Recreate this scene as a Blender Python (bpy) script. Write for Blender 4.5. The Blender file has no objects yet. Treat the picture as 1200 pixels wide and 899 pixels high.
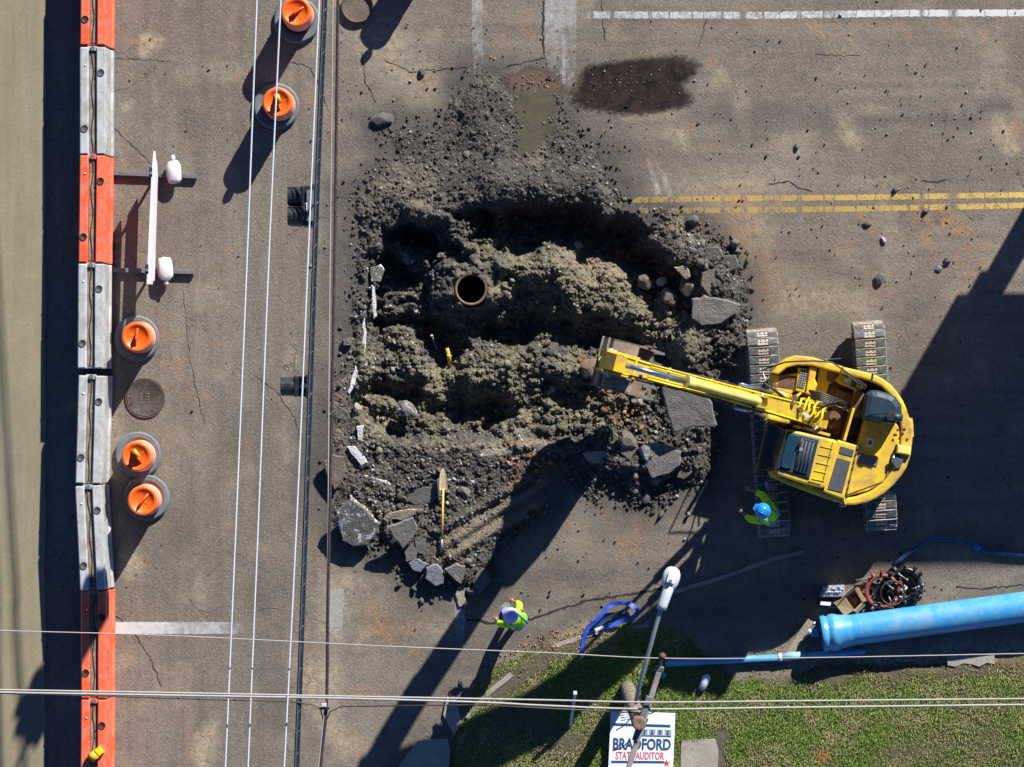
import bpy, math, random
import numpy as np
from mathutils import Vector, Matrix

random.seed(7)
rng = np.random.default_rng(7)
SC = bpy.context.scene
COL = SC.collection

# ------------------------------------------------------------------ camera, sky, sun
S = 54.0            # picture pixels (1200 wide) per metre on the ground
H = 85.0            # height of the drone camera
cam = bpy.data.cameras.new('camera')
cam.sensor_fit = 'HORIZONTAL'
cam.angle = 2 * math.atan((600.0 / S) / H)
cam.clip_start = 1.0
cam.clip_end = 5000.0
cam_o = bpy.data.objects.new('camera', cam)
cam_o.location = (0, 0, H)
COL.objects.link(cam_o)
SC.camera = cam_o

SUN_EL = math.radians(28.6)
SUN_AZ = math.radians(30.0)      # clockwise from +Y
world = bpy.data.worlds.new('World')
SC.world = world
world.use_nodes = True
wn = world.node_tree
wn.nodes.clear()
wo = wn.nodes.new('ShaderNodeOutputWorld')
wb = wn.nodes.new('ShaderNodeBackground')
ws = wn.nodes.new('ShaderNodeTexSky')
ws.sky_type = 'NISHITA'
ws.sun_disc = False
ws.sun_elevation = SUN_EL
ws.sun_rotation = SUN_AZ
ws.altitude = 2500
ws.air_density = 0.75
ws.dust_density = 0.0
ws.ozone_density = 9.0
wb.inputs['Strength'].default_value = 0.065
wn.links.new(ws.outputs[0], wb.inputs[0])
wn.links.new(wb.outputs[0], wo.inputs[0])
sl = bpy.data.lights.new('sun', 'SUN')
sl.energy = 5.0
sl.angle = math.radians(0.53)
sl.color = (1.0, 0.95, 0.87)
so = bpy.data.objects.new('sun', sl)
COL.objects.link(so)
sdir = Vector((math.sin(SUN_AZ) * math.cos(SUN_EL), math.cos(SUN_AZ) * math.cos(SUN_EL), math.sin(SUN_EL)))
so.rotation_euler = sdir.to_track_quat('Z', 'Y').to_euler()
so.location = sdir * 60
SC.view_settings.view_transform = 'Standard'
SC.view_settings.look = 'None'
SC.view_settings.gamma = 1.0
SC.view_settings.exposure = 0.95

def W(px, py, z=0.0):
    """ground-plan survey point read off the aerial photo, for something standing z metres up"""
    s = (H - z) / H / S
    return Vector(((px - 600.0) * s, (449.5 - py) * s, z))

# ------------------------------------------------------------------ tagging
def tag(o, label=None, cat=None, group=None, kind=None):
    if label: o['label'] = label
    if cat: o['category'] = cat
    if group: o['group'] = group
    if kind: o['kind'] = kind
    return o

def empty(name, loc, label, cat, group=None, rz=0.0):
    o = bpy.data.objects.new(name, None)
    o.empty_display_size = 0.2
    o.location = loc
    o.rotation_euler = (0, 0, rz)
    COL.objects.link(o)
    return tag(o, label, cat, group)

def children(o):
    return [c for c in bpy.data.objects if c.parent == o]

def copy_tree(o, parent=None):
    c = o.copy()
    COL.objects.link(c)
    c.parent = parent
    for ch in children(o):
        copy_tree(ch, c)
    return c

# ------------------------------------------------------------------ mesh builder
class MB:
    def __init__(self):
        self.v = []; self.f = []; self.sm = []
    def add(self, vs, fs, smooth=False):
        n = len(self.v)
        self.v.extend([tuple(p) for p in vs])
        for f in fs:
            self.f.append(tuple(i + n for i in f)); self.sm.append(smooth)
        return self
    def box(self, c, s, rz=0.0, M=None):
        hx, hy, hz = s[0] / 2, s[1] / 2, s[2] / 2
        b = min(hx, hy, hz) * 0.18
        vs = []
        for z, k in ((-hz, b), (-hz + b, 0), (hz - b, 0), (hz, b)):
            for x, y in ((-1, -1), (1, -1), (1, 1), (-1, 1)):
                vs.append(Vector((x * (hx - k), y * (hy - k), z)))
        R = M if M is not None else Matrix.Rotation(rz, 3, 'Z')
        vs = [R @ p + Vector(c) for p in vs]
        fs = [(3, 2, 1, 0), (12, 13, 14, 15)]
        for l in range(3):
            for i in range(4):
                j = (i + 1) % 4
                fs.append((l * 4 + i, l * 4 + j, l * 4 + 4 + j, l * 4 + 4 + i))
        return self.add(vs, fs)
    def bar(self, a, b, w, h, up=(0, 0, 1)):
        a, b = Vector(a), Vector(b)
        d = (b - a); L = d.length; d.normalize()
        u = Vector(up)
        if abs(d.dot(u)) > 0.98: u = Vector((1, 0, 0))
        sd = d.cross(u).normalized(); u2 = sd.cross(d).normalized()
        M = Matrix((d, -sd, u2)).transposed()
        return self.box((a + b) / 2, (L, w, h), M=M)
    def cyl(self, a, b, r0, r1=None, n=20, smooth=True, caps=True):
        return self.tube([a, b], [r0, r0 if r1 is None else r1], n, smooth, caps)
    def tube(self, path, r, n=8, smooth=True, caps=True):
        path = [Vector(p) for p in path]
        m = len(path)
        rs = r if isinstance(r, (list, tuple)) else [r] * m
        vs = []; fs = []
        prev = None
        for i, p in enumerate(path):
            d = (path[min(i + 1, m - 1)] - path[max(i - 1, 0)])
            d = d.normalized() if d.length > 1e-9 else Vector((0, 0, 1))
            if prev is None:
                ref = Vector((0, 0, 1)) if abs(d.z) < 0.95 else Vector((1, 0, 0))
                x = d.cross(ref).normalized()
            else:
                x = (prev - d * prev.dot(d)).normalized()
            prev = x
            y = d.cross(x)
            for k in range(n):
                a = 2 * math.pi * k / n
                vs.append(p + (x * math.cos(a) + y * math.sin(a)) * rs[i])
        for i in range(m - 1):
            for k in range(n):
                k2 = (k + 1) % n
                fs.append((i * n + k, i * n + k2, (i + 1) * n + k2, (i + 1) * n + k))
        self.add(vs, fs, smooth)
        if caps:
            q = len(self.v) - m * n
            self.f.append(tuple(q + k for k in reversed(range(n)))); self.sm.append(False)
            self.f.append(tuple(q + (m - 1) * n + k for k in range(n))); self.sm.append(False)
        return self
    def lathe(self, prof, c=(0, 0, 0), n=32, smooth=True):
        vs = []; fs = []
        c = Vector(c)
        for r, z in prof:
            for k in range(n):
                a = 2 * math.pi * k / n
                vs.append(c + Vector((r * math.cos(a), r * math.sin(a), z)))
        for i in range(len(prof) - 1):
            for k in range(n):
                k2 = (k + 1) % n
                fs.append((i * n + k, i * n + k2, (i + 1) * n + k2, (i + 1) * n + k))
        return self.add(vs, fs, smooth)
    def prism(self, pts, z0, z1, ch=0.0):
        """pts: world xy outline"""
        P = [Vector((p[0], p[1])) for p in pts]
        A = sum(P[i].x * P[(i + 1) % len(P)].y - P[(i + 1) % len(P)].x * P[i].y for i in range(len(P)))
        if A < 0: P.reverse()
        n = len(P)
        def inset(k):
            out = []
            for i in range(n):
                a, b, c = P[i - 1], P[i], P[(i + 1) % n]
                e1 = (b - a).normalized(); e2 = (c - b).normalized()
                n1 = Vector((-e1.y, e1.x)); n2 = Vector((-e2.y, e2.x))
                m = n1 + n2
                if m.length < 1e-6: m = n1
                m.normalize()
                out.append(b + m * k / max(0.5, m.dot(n1)))
            return out
        rings = [(P, z0), (P, z1 - ch)]
        if ch > 0:
            rings += [(inset(ch * 0.3), z1 - ch * 0.3), (inset(ch), z1)]
        vs = []; fs = []
        for R, z in rings:
            vs += [Vector((p.x, p.y, z)) for p in R]
        for l in range(len(rings) - 1):
            for i in range(n):
                j = (i + 1) % n
                fs.append((l * n + i, l * n + j, (l + 1) * n + j, (l + 1) * n + i))
        fs.append(tuple(range(n - 1, -1, -1)))
        l = len(rings) - 1
        fs.append(tuple(l * n + i for i in range(n)))
        return self.add(vs, fs)
    def pprism(self, pix, z0, z1, ch=0.0):
        return self.prism([W(a, b, z1)[:2] for a, b in pix], z0, z1, ch)
    def loft(self, rings, smooth=False, caps=True):
        n = len(rings[0]); vs = []; fs = []
        for R in rings: vs += R
        for l in range(len(rings) - 1):
            for i in range(n):
                j = (i + 1) % n
                fs.append((l * n + i, l * n + j, (l + 1) * n + j, (l + 1) * n + i))
        if caps:
            fs.append(tuple(range(n - 1, -1, -1)))
            fs.append(tuple((len(rings) - 1) * n + i for i in range(n)))
        return self.add(vs, fs, smooth)
    def ball(self, c, r, sz=1.0, n=12, m=8, M=None):
        vs = []; fs = []
        for i in range(m + 1):
            t = math.pi * i / m
            for k in range(n):
                a = 2 * math.pi * k / n
                p = Vector((r * math.sin(t) * math.cos(a), r * math.sin(t) * math.sin(a), r * sz * math.cos(t)))
                if M is not None: p = M @ p
                vs.append(p + Vector(c))
        for i in range(m):
            for k in range(n):
                k2 = (k + 1) % n
                fs.append((i * n + k, (i + 1) * n + k, (i + 1) * n + k2, i * n + k2))
        return self.add(vs, fs, True)
    def mesh(self, name, off=Vector((0, 0, 0))):
        me = bpy.data.meshes.new(name)
        me.from_pydata([(p[0] - off[0], p[1] - off[1], p[2] - off[2]) for p in self.v], [], self.f)
        me.polygons.foreach_set('use_smooth', self.sm)
        me.update()
        return me
    def build(self, name, mat, parent=None, local=False):
        """vertices are in world coordinates unless local"""
        off = Vector((0, 0, 0))
        if parent is not None and not local:
            p = parent
            while p is not None:
                off += Vector(p.location); p = p.parent
        o = bpy.data.objects.new(name, self.mesh(name, off))
        o.data.materials.append(mat)
        COL.objects.link(o)
        if parent is not None: o.parent = parent
        return o
    def thing(self, name, mat, base, label, cat, group=None):
        """a top-level thing of one mesh, origin at its base; vertices in world coordinates"""
        base = Vector(base)
        o = bpy.data.objects.new(name, self.mesh(name, base))
        o.data.materials.append(mat)
        o.location = base
        COL.objects.link(o)
        return tag(o, label, cat, group)

# ------------------------------------------------------------------ numpy noise
def _hash(ix, iy, seed):
    h = (ix.astype(np.int64) * 374761393 + iy.astype(np.int64) * 668265263 + seed * 974711) & 0xFFFFFFFF
    h = ((h ^ (h >> 13)) * 1274126177) & 0xFFFFFFFF
    h = ((h ^ (h >> 16)) * 2246822519) & 0xFFFFFFFF
    return ((h ^ (h >> 15)) & 0xFFFFFF) / float(0xFFFFFF)
def vnoise(x, y, sc, seed=0):
    x = x * sc; y = y * sc
    ix = np.floor(x); iy = np.floor(y)
    fx = x - ix; fy = y - iy
    fx = fx * fx * (3 - 2 * fx); fy = fy * fy * (3 - 2 * fy)
    a = _hash(ix, iy, seed); b = _hash(ix + 1, iy, seed); c = _hash(ix, iy + 1, seed); d = _hash(ix + 1, iy + 1, seed)
    return (a * (1 - fx) + b * fx) * (1 - fy) + (c * (1 - fx) + d * fx) * fy
def fbm(x, y, sc, oct=4, seed=0):
    s = 0; a = 0.5; t = 0
    for i in range(oct):
        s = s + a * vnoise(x, y, sc, seed + i * 17); t += a; a *= 0.5; sc *= 2.03
    return s / t
def clods(x, y, sc, seed=0):
    """rounded lumps of random height, 0..1"""
    x = x * sc; y = y * sc
    ix = np.floor(x); iy = np.floor(y)
    best = np.zeros_like(x)
    for dx in (-1, 0, 1):
        for dy in (-1, 0, 1):
            cx = ix + dx; cy = iy + dy
            jx = cx + 0.15 + 0.7 * _hash(cx, cy, seed); jy = cy + 0.15 + 0.7 * _hash(cx, cy, seed + 5)
            hh = _hash(cx, cy, seed + 9); rr = 0.35 + 0.5 * _hash(cx, cy, seed + 13)
            an = _hash(cx, cy, seed + 21) * 3.14; ca = np.cos(an); sa = np.sin(an)
            ux = ((x - jx) * ca + (y - jy) * sa); uy = (-(x - jx) * sa + (y - jy) * ca) * 1.35
            d2 = (np.maximum(np.abs(ux), np.abs(uy)) * 0.45 + np.sqrt(ux ** 2 + uy ** 2) * 0.55) / rr
            b = np.clip(1 - d2 ** 2.5, 0, 1) ** 0.6 * (0.25 + 0.75 * hh) * rr
            best = np.maximum(best, b)
    return best
def sdist(px, py, poly):
    """signed distance in px, positive inside"""
    P = np.array(poly, float); n = len(P)
    d = np.full(px.shape, 1e9); inside = np.zeros(px.shape, bool)
    for i in range(n):
        a = P[i]; b = P[(i + 1) % n]; e = b - a
        t = np.clip(((px - a[0]) * e[0] + (py - a[1]) * e[1]) / (e @ e + 1e-9), 0, 1)
        d = np.minimum(d, (px - a[0] - t * e[0]) ** 2 + (py - a[1] - t * e[1]) ** 2)
        if abs(e[1]) > 1e-9:
            c = ((a[1] > py) != (b[1] > py)) & (px < e[0] * (py - a[1]) / e[1] + a[0])
            inside ^= c
    d = np.sqrt(d)
    return np.where(inside, d, -d)
def linefall(px, py, pts, r):
    """1 on the polyline falling to 0 at distance r (smooth)"""
    d = np.full(px.shape, 1e9)
    if len(pts) == 1: pts = [pts[0], (pts[0][0] + 0.1, pts[0][1])]
    for i in range(len(pts) - 1):
        a = np.array(pts[i], float); b = np.array(pts[i + 1], float); e = b - a
        t = np.clip(((px - a[0]) * e[0] + (py - a[1]) * e[1]) / (e @ e + 1e-9), 0, 1)
        d = np.minimum(d, (px - a[0] - t * e[0]) ** 2 + (py - a[1] - t * e[1]) ** 2)
    t = np.clip(1 - np.sqrt(d) / r, 0, 1)
    return t * t * (3 - 2 * t)
def sstep(a, b, x):
    t = np.clip((x - a) / (b - a), 0, 1)
    return t * t * (3 - 2 * t)

# ------------------------------------------------------------------ materials
def newmat(name):
    m = bpy.data.materials.new(name); m.use_nodes = True
    nt = m.node_tree; nt.nodes.clear()
    out = nt.nodes.new('ShaderNodeOutputMaterial')
    bs = nt.nodes.new('ShaderNodeBsdfPrincipled')
    nt.links.new(bs.outputs[0], out.inputs[0])
    return m, nt, bs, out
class NT:
    def __init__(s, nt): s.nt = nt
    def n(s, t, **k):
        x = s.nt.nodes.new('ShaderNode' + t)
        for a, b in k.items(): setattr(x, a, b)
        return x
    def l(s, a, b): s.nt.links.new(a, b)
    def coord(s, geo=False):
        if geo: return s.n('NewGeometry').outputs['Position']
        return s.n('TexCoord').outputs['Object']
    def noise(s, co, sc, det=4, rough=0.6, dist=0.0):
        x = s.n('TexNoise'); s.l(co, x.inputs['Vector'])
        x.inputs['Scale'].default_value = sc; x.inputs['Detail'].default_value = det
        x.inputs['Roughness'].default_value = rough; x.inputs['Distortion'].default_value = dist
        return x.outputs['Fac']
    def vor(s, co, sc, feat='F1', out='Distance'):
        x = s.n('TexVoronoi'); x.feature = feat; s.l(co, x.inputs['Vector']); x.inputs['Scale'].default_value = sc
        return x.outputs[out]
    def ramp(s, f, a, b, lo=0.0, hi=1.0):
        x = s.n('MapRange'); s.l(f, x.inputs[0])
        x.inputs[1].default_value = a; x.inputs[2].default_value = b; x.inputs[3].default_value = lo; x.inputs[4].default_value = hi
        return x.outputs[0]
    def math(s, op, a, b=0.0):
        x = s.n('Math'); x.operation = op
        for i, q in enumerate((a, b)):
            if isinstance(q, (int, float)): x.inputs[i].default_value = q
            else: s.l(q, x.inputs[i])
        return x.outputs[0]
    def mix(s, f, a, b, mode='MIX'):
        x = s.n('Mix'); x.data_type = 'RGBA'; x.blend_type = mode
        for i, q in ((0, f), (6, a), (7, b)):
            if isinstance(q, (int, float)): x.inputs[i].default_value = q
            elif isinstance(q, (tuple, list)): x.inputs[i].default_value = (q[0], q[1], q[2], 1)
            else: s.l(q, x.inputs[i])
        return x.outputs[2]
    def bump(s, h, strength, dist, bs):
        x = s.n('Bump'); x.inputs['Strength'].default_value = strength; x.inputs['Distance'].default_value = dist
        s.l(h, x.inputs['Height']); s.l(x.outputs[0], bs.inputs['Normal'])
    def attr(s, name):
        x = s.n('Attribute'); x.attribute_name = name
        return x.outputs['Color']
    def sep(s, c):
        x = s.n('SeparateColor'); s.l(c, x.inputs[0]); return x.outputs

def dirty(name, base, dirt, amount=0.35, sc=3.0, rough=0.5, metal=0.0, bump=0.0, coat=0.0, sc2=None, spec=0.5):
    """painted / bare surface with blotchy dirt and grain"""
    m, nt, bs, out = newmat(name); t = NT(nt); co = t.coord()
    n1 = t.noise(co, sc, 6, 0.65, 0.4); n2 = t.noise(co, sc2 or sc * 9, 4, 0.6)
    f = t.ramp(t.math('ADD', n1, t.math('MULTIPLY', n2, 0.35)), 0.9 - amount * 0.75, 1.12 - amount * 0.5)
    b2 = tuple(min(1, c * 0.82) for c in base)
    c = t.mix(t.ramp(n2, 0.3, 0.7), b2, base)
    c = t.mix(f, c, dirt)
    t.l(c, bs.inputs['Base Color'])
    t.l(t.ramp(f, 0, 1, rough, min(1, rough + 0.35)), bs.inputs['Roughness'])
    bs.inputs['Metallic'].default_value = metal
    bs.inputs['Coat Weight'].default_value = coat
    bs.inputs['Specular IOR Level'].default_value = spec
    if bump > 0: t.bump(n2, 0.5, bump, bs)
    return m

M = {}
M['yellow'] = dirty('machine_yellow_paint', (0.78, 0.52, 0.010), (0.30, 0.20, 0.07), 0.46, 2.6, 0.5, bump=0.003)
M['yellow_clean'] = dirty('yellow_paint_clean', (0.84, 0.62, 0.01), (0.36, 0.24, 0.04), 0.2, 3, 0.35)
M['yellow_pale'] = dirty('pale_yellow_cylinder', (0.85, 0.68, 0.16), (0.4, 0.28, 0.08), 0.25, 4, 0.4)
M['grease'] = dirty('greasy_deck', (0.24, 0.145, 0.025), (0.05, 0.03, 0.018), 0.5, 3, 0.5, bump=0.006)
M['black'] = dirty('black_rubber', (0.02, 0.02, 0.022), (0.07, 0.06, 0.05), 0.3, 6, 0.5)
M['slate'] = dirty('slate_hood_paint', (0.022, 0.042, 0.065), (0.07, 0.07, 0.065), 0.22, 4, 0.42, spec=0.3)
M['groove'] = dirty('dirt_stained_groove', (0.33, 0.27, 0.20), (0.12, 0.09, 0.06), 0.5, 5, 0.85)
M['slate_mat'] = dirty('slate_tread_plate', (0.05, 0.065, 0.08), (0.10, 0.09, 0.07), 0.35, 6, 0.7, bump=0.004)
M['glass'] = dirty('cab_glass', (0.012, 0.03, 0.045), (0.03, 0.04, 0.045), 0.2, 4, 0.12)
M['skylight'] = dirty('tinted_skylight', (0.012, 0.045, 0.075), (0.04, 0.06, 0.07), 0.3, 3, 0.2)
M['chrome'] = dirty('chrome_rod', (0.35, 0.5, 0.75), (0.2, 0.22, 0.25), 0.1, 5, 0.22, metal=0.9)  # blue reflection put into the base colour of the chrome
M['bucket'] = dirty('worn_bucket_steel', (0.30, 0.26, 0.215), (0.18, 0.105, 0.065), 0.5, 4, 0.6, bump=0.008)
M['track'] = dirty('muddy_track_steel', (0.42, 0.39, 0.33), (0.17, 0.11, 0.07), 0.42, 7, 0.75, bump=0.01)
M['track_dark'] = dirty('dark_track_pad', (0.045, 0.065, 0.08), (0.20, 0.17, 0.13), 0.32, 9, 0.65, bump=0.006)
M['rust'] = dirty('rusty_iron', (0.17, 0.085, 0.045), (0.06, 0.045, 0.04), 0.5, 6, 0.8, bump=0.006)
M['darkiron'] = dirty('cast_iron', (0.055, 0.043, 0.04), (0.10, 0.075, 0.055), 0.4, 5, 0.6, bump=0.004)
M['orange_barrier'] = dirty('faded_orange_plastic', (0.82, 0.105, 0.035), (0.50, 0.20, 0.13), 0.42, 2.0, 0.5, bump=0.002)
M['white_barrier'] = dirty('scuffed_white_plastic', (0.50, 0.52, 0.535), (0.20, 0.19, 0.16), 0.45, 2.2, 0.5, bump=0.002)
M['orange_drum'] = dirty('orange_drum_plastic', (0.88, 0.135, 0.010), (0.5, 0.13, 0.03), 0.3, 3, 0.4)
M['reflective_white'] = dirty('reflective_white', (0.75, 0.75, 0.73), (0.4, 0.36, 0.3), 0.25, 5, 0.4)
M['rubber_base'] = dirty('grey_rubber', (0.125, 0.15, 0.165), (0.19, 0.19, 0.18), 0.3, 4, 0.75, bump=0.004)
M['lamp_yellow'] = dirty('amber_lens', (0.85, 0.42, 0.01), (0.5, 0.22, 0.02), 0.2, 8, 0.25)
M['hole'] = dirty('dark_hole_and_rim', (0.05, 0.012, 0.008), (0.03, 0.01, 0.008), 0.2, 8, 0.7)
M['hole_grey'] = dirty('dark_grey_hole_and_bracket', (0.07, 0.068, 0.06), (0.03, 0.03, 0.03), 0.3, 8, 0.7)
M['wire_white'] = dirty('bright_aluminium_wire', (0.72, 0.76, 0.82), (0.5, 0.52, 0.55), 0.2, 8, 0.4, metal=0.2)
M['wire_grey'] = dirty('grey_wire', (0.38, 0.36, 0.34), (0.25, 0.24, 0.22), 0.3, 8, 0.5)
M['cable_dark'] = dirty('dark_blue_cable', (0.02, 0.03, 0.045), (0.05, 0.06, 0.07), 0.3, 8, 0.35)
M['cable_brown'] = dirty('dark_brown_cable', (0.045, 0.03, 0.032), (0.09, 0.07, 0.06), 0.3, 8, 0.5)
M['steel'] = dirty('galvanised_steel', (0.35, 0.36, 0.37), (0.2, 0.18, 0.16), 0.3, 6, 0.45, metal=0.5)
M['steel_dark'] = dirty('grey_bar_steel', (0.13, 0.145, 0.16), (0.06, 0.06, 0.06), 0.3, 8, 0.55)
M['wood'] = dirty('weathered_timber', (0.31, 0.285, 0.27), (0.12, 0.095, 0.08), 0.45, 5, 0.85, bump=0.01)
M['wood_pole'] = dirty('weathered_pole', (0.24, 0.20, 0.16), (0.07, 0.05, 0.04), 0.5, 7, 0.9, bump=0.02)
M['lampgrey'] = dirty('pale_lamp_housing', (0.52, 0.58, 0.62), (0.3, 0.32, 0.32), 0.2, 6, 0.35)
M['lamparm'] = dirty('grey_lamp_arm', (0.25, 0.33, 0.38), (0.16, 0.2, 0.22), 0.2, 6, 0.4, metal=0.4)
M['bluepipe'] = dirty('blue_pvc', (0.05, 0.31, 0.62), (0.17, 0.32, 0.43), 0.38, 2.4, 0.4, coat=0.15)
M['bluepipe_light'] = dirty('light_blue_pvc', (0.25, 0.52, 0.68), (0.2, 0.35, 0.4), 0.2, 4, 0.35)
M['strap'] = dirty('royal_blue_strap', (0.03, 0.10, 0.60), (0.02, 0.04, 0.18), 0.4, 12, 0.4)
M['hose'] = dirty('navy_hose', (0.02, 0.055, 0.14), (0.03, 0.05, 0.08), 0.3, 6, 0.2)
M['white_sign'] = dirty('white_corrugated_board', (0.72, 0.78, 0.84), (0.5, 0.52, 0.55), 0.2, 3, 0.6)
M['navy_ink'] = dirty('navy_print', (0.015, 0.055, 0.16), (0.03, 0.07, 0.15), 0.2, 8, 0.6)
M['red_ink'] = dirty('red_print', (0.62, 0.05, 0.06), (0.5, 0.07, 0.07), 0.2, 8, 0.6)
M['blue_ink'] = dirty('blue_grey_print', (0.12, 0.2, 0.36), (0.35, 0.42, 0.5), 0.5, 20, 0.6)
M['bag'] = dirty('white_woven_bag', (0.66, 0.66, 0.69), (0.42, 0.41, 0.42), 0.3, 9, 0.7, bump=0.01)
M['board_white'] = dirty('white_barricade_board', (0.80, 0.74, 0.77), (0.5, 0.42, 0.42), 0.25, 5, 0.5)
M['lime'] = dirty('lime_vest', (0.42, 0.85, 0.02), (0.25, 0.55, 0.03), 0.2, 9, 0.6, bump=0.006)
M['tape'] = dirty('silver_tape', (0.05, 0.33, 0.36), (0.12, 0.3, 0.3), 0.3, 9, 0.4)
M['skin'] = dirty('skin', (0.34, 0.17, 0.10), (0.28, 0.13, 0.08), 0.3, 9, 0.55)
M['denim'] = dirty('dark_work_trousers', (0.03, 0.035, 0.055), (0.07, 0.06, 0.05), 0.3, 8, 0.8)
M['shirt'] = dirty('navy_shirt', (0.03, 0.05, 0.09), (0.05, 0.06, 0.08), 0.3, 9, 0.8)
M['boot'] = dirty('tan_boots', (0.13, 0.08, 0.045), (0.07, 0.05, 0.04), 0.3, 8, 0.7)
M['hat_blue'] = dirty('blue_hard_hat', (0.015, 0.25, 0.72), (0.02, 0.18, 0.5), 0.15, 6, 0.25)
M['hat_pale'] = dirty('pale_violet_hard_hat', (0.42, 0.42, 0.88), (0.4, 0.4, 0.7), 0.15, 6, 0.3)
M['cardboard'] = dirty('cardboard', (0.50, 0.35, 0.19), (0.33, 0.23, 0.13), 0.3, 6, 0.8)
M['plastic_wrap'] = dirty('silver_wrap', (0.38, 0.40, 0.45), (0.10, 0.11, 0.17), 0.5, 14, 0.2, bump=0.02)
M['redring'] = dirty('red_brown_casting', (0.27, 0.055, 0.04), (0.06, 0.03, 0.03), 0.4, 9, 0.45)
M['blackring'] = dirty('black_casting', (0.015, 0.018, 0.022), (0.06, 0.05, 0.05), 0.3, 9, 0.3)
M['handle_yellow'] = dirty('yellow_fibreglass', (0.70, 0.45, 0.10), (0.45, 0.3, 0.1), 0.2, 6, 0.45)
M['blade'] = dirty('sandy_shovel_blade', (0.42, 0.33, 0.22), (0.27, 0.22, 0.16), 0.4, 8, 0.7)
M['signal_black'] = dirty('black_signal_housing', (0.018, 0.022, 0.026), (0.04, 0.05, 0.055), 0.3, 7, 0.35)
M['brick'] = dirty('reddish_rubble', (0.23, 0.125, 0.075), (0.15, 0.115, 0.085), 0.6, 8, 0.9, bump=0.02)
M['bottle'] = dirty('white_bottle', (0.62, 0.66, 0.74), (0.5, 0.52, 0.6), 0.2, 8, 0.35)
M['leaf'] = dirty('dry_leaf', (0.46, 0.29, 0.13), (0.32, 0.16, 0.06), 0.4, 30, 0.8)

def chunk_mat(name, a, b, edge=None, amount=0.4):
    m, nt, bs, out = newmat(name); t = NT(nt); co = t.coord()
    n1 = t.noise(co, 3, 6, 0.7, 0.3); v = t.vor(co, 38); n2 = t.noise(co, 30, 4, 0.7)
    c = t.mix(t.ramp(n1, 0.4, 0.62), a, b)
    c = t.mix(t.ramp(v, 0.12, 0.3, 0.55, 0.0), c, tuple(min(1, x * 2.2 + 0.03) for x in a))
    c = t.mix(t.ramp(n2, 0.5, 0.7, 0, 0.5), c, tuple(x * 0.4 for x in a))
    if edge is not None:
        c = t.mix(t.ramp(t.noise(co, 5, 6, 0.75, 1.2), 0.62 - amount * 0.25, 0.66 - amount * 0.2), c, edge)
    t.l(c, bs.inputs['Base Color']); bs.inputs['Roughness'].default_value = 0.92
    h = t.math('ADD', t.math('MULTIPLY', v, 0.6), n2)
    t.bump(h, 0.8, 0.02, bs)
    return m
M['ch_dark'] = chunk_mat('broken_asphalt_dark', (0.085, 0.082, 0.08), (0.12, 0.115, 0.105))
M['ch_grey'] = chunk_mat('broken_asphalt_grey', (0.17, 0.16, 0.155), (0.13, 0.12, 0.115))
M['ch_brown'] = chunk_mat('broken_asphalt_brown', (0.155, 0.125, 0.10), (0.10, 0.085, 0.07))
M['ch_white'] = chunk_mat('painted_asphalt_chunk', (0.11, 0.105, 0.09), (0.15, 0.14, 0.12), (0.55, 0.57, 0.59), 0.38)
M['ch_paint'] = chunk_mat('white_painted_fragment', (0.48, 0.50, 0.50), (0.6, 0.6, 0.6), (0.2, 0.2, 0.2), 0.1)
M['ch_blue'] = chunk_mat('blue_grey_asphalt_lump', (0.14, 0.155, 0.18), (0.20, 0.21, 0.23))
M['ch_conc'] = chunk_mat('old_concrete', (0.30, 0.26, 0.20), (0.22, 0.19, 0.15))
# ================================================================== SETTING
def grid_mesh(name, px0, py0, px1, py1, step, zfun, mat, keep=None, attrs=None, kind='structure', smooth=True):
    nx = int(round((px1 - px0) / step)) + 1; ny = int(round((py1 - py0) / step)) + 1
    gx, gy = np.meshgrid(np.linspace(px0, px1, nx), np.linspace(py0, py1, ny))
    z = zfun(gx, gy)
    co = np.stack([(gx - 600) / S, (449.5 - gy) / S, z], -1).reshape(-1, 3)
    idx = np.arange(nx * ny).reshape(ny, nx)
    q = np.stack([idx[:-1, :-1], idx[1:, :-1], idx[1:, 1:], idx[:-1, 1:]], -1).reshape(-1, 4)
    if keep is not None:
        k = keep(gx, gy, z).reshape(-1)
        q = q[k[q].all(1)]
    used = np.unique(q); remap = np.full(nx * ny, -1); remap[used] = np.arange(len(used))
    q = remap[q]; co = co[used]
    me = bpy.data.meshes.new(name)
    me.vertices.add(len(co)); me.vertices.foreach_set('co', co.ravel())
    me.loops.add(q.size); me.loops.foreach_set('vertex_index', q.ravel().astype(np.int32))
    me.polygons.add(len(q)); me.polygons.foreach_set('loop_start', np.arange(0, q.size, 4, dtype=np.int32))
    me.polygons.foreach_set('loop_total', np.full(len(q), 4, np.int32))
    me.polygons.foreach_set('use_smooth', np.full(len(q), smooth))
    me.update(calc_edges=True)
    if attrs:
        for an, fn in attrs.items():
            arr = fn(gx, gy, z).reshape(-1, 3)[used]
            a = me.attributes.new(an, 'FLOAT_COLOR', 'POINT')
            a.data.foreach_set('color', np.concatenate([arr, np.ones((len(arr), 1))], 1).astype(np.float32).ravel())
    me.materials.append(mat)
    o = bpy.data.objects.new(name, me); COL.objects.link(o)
    return tag(o, kind=kind)

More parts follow.
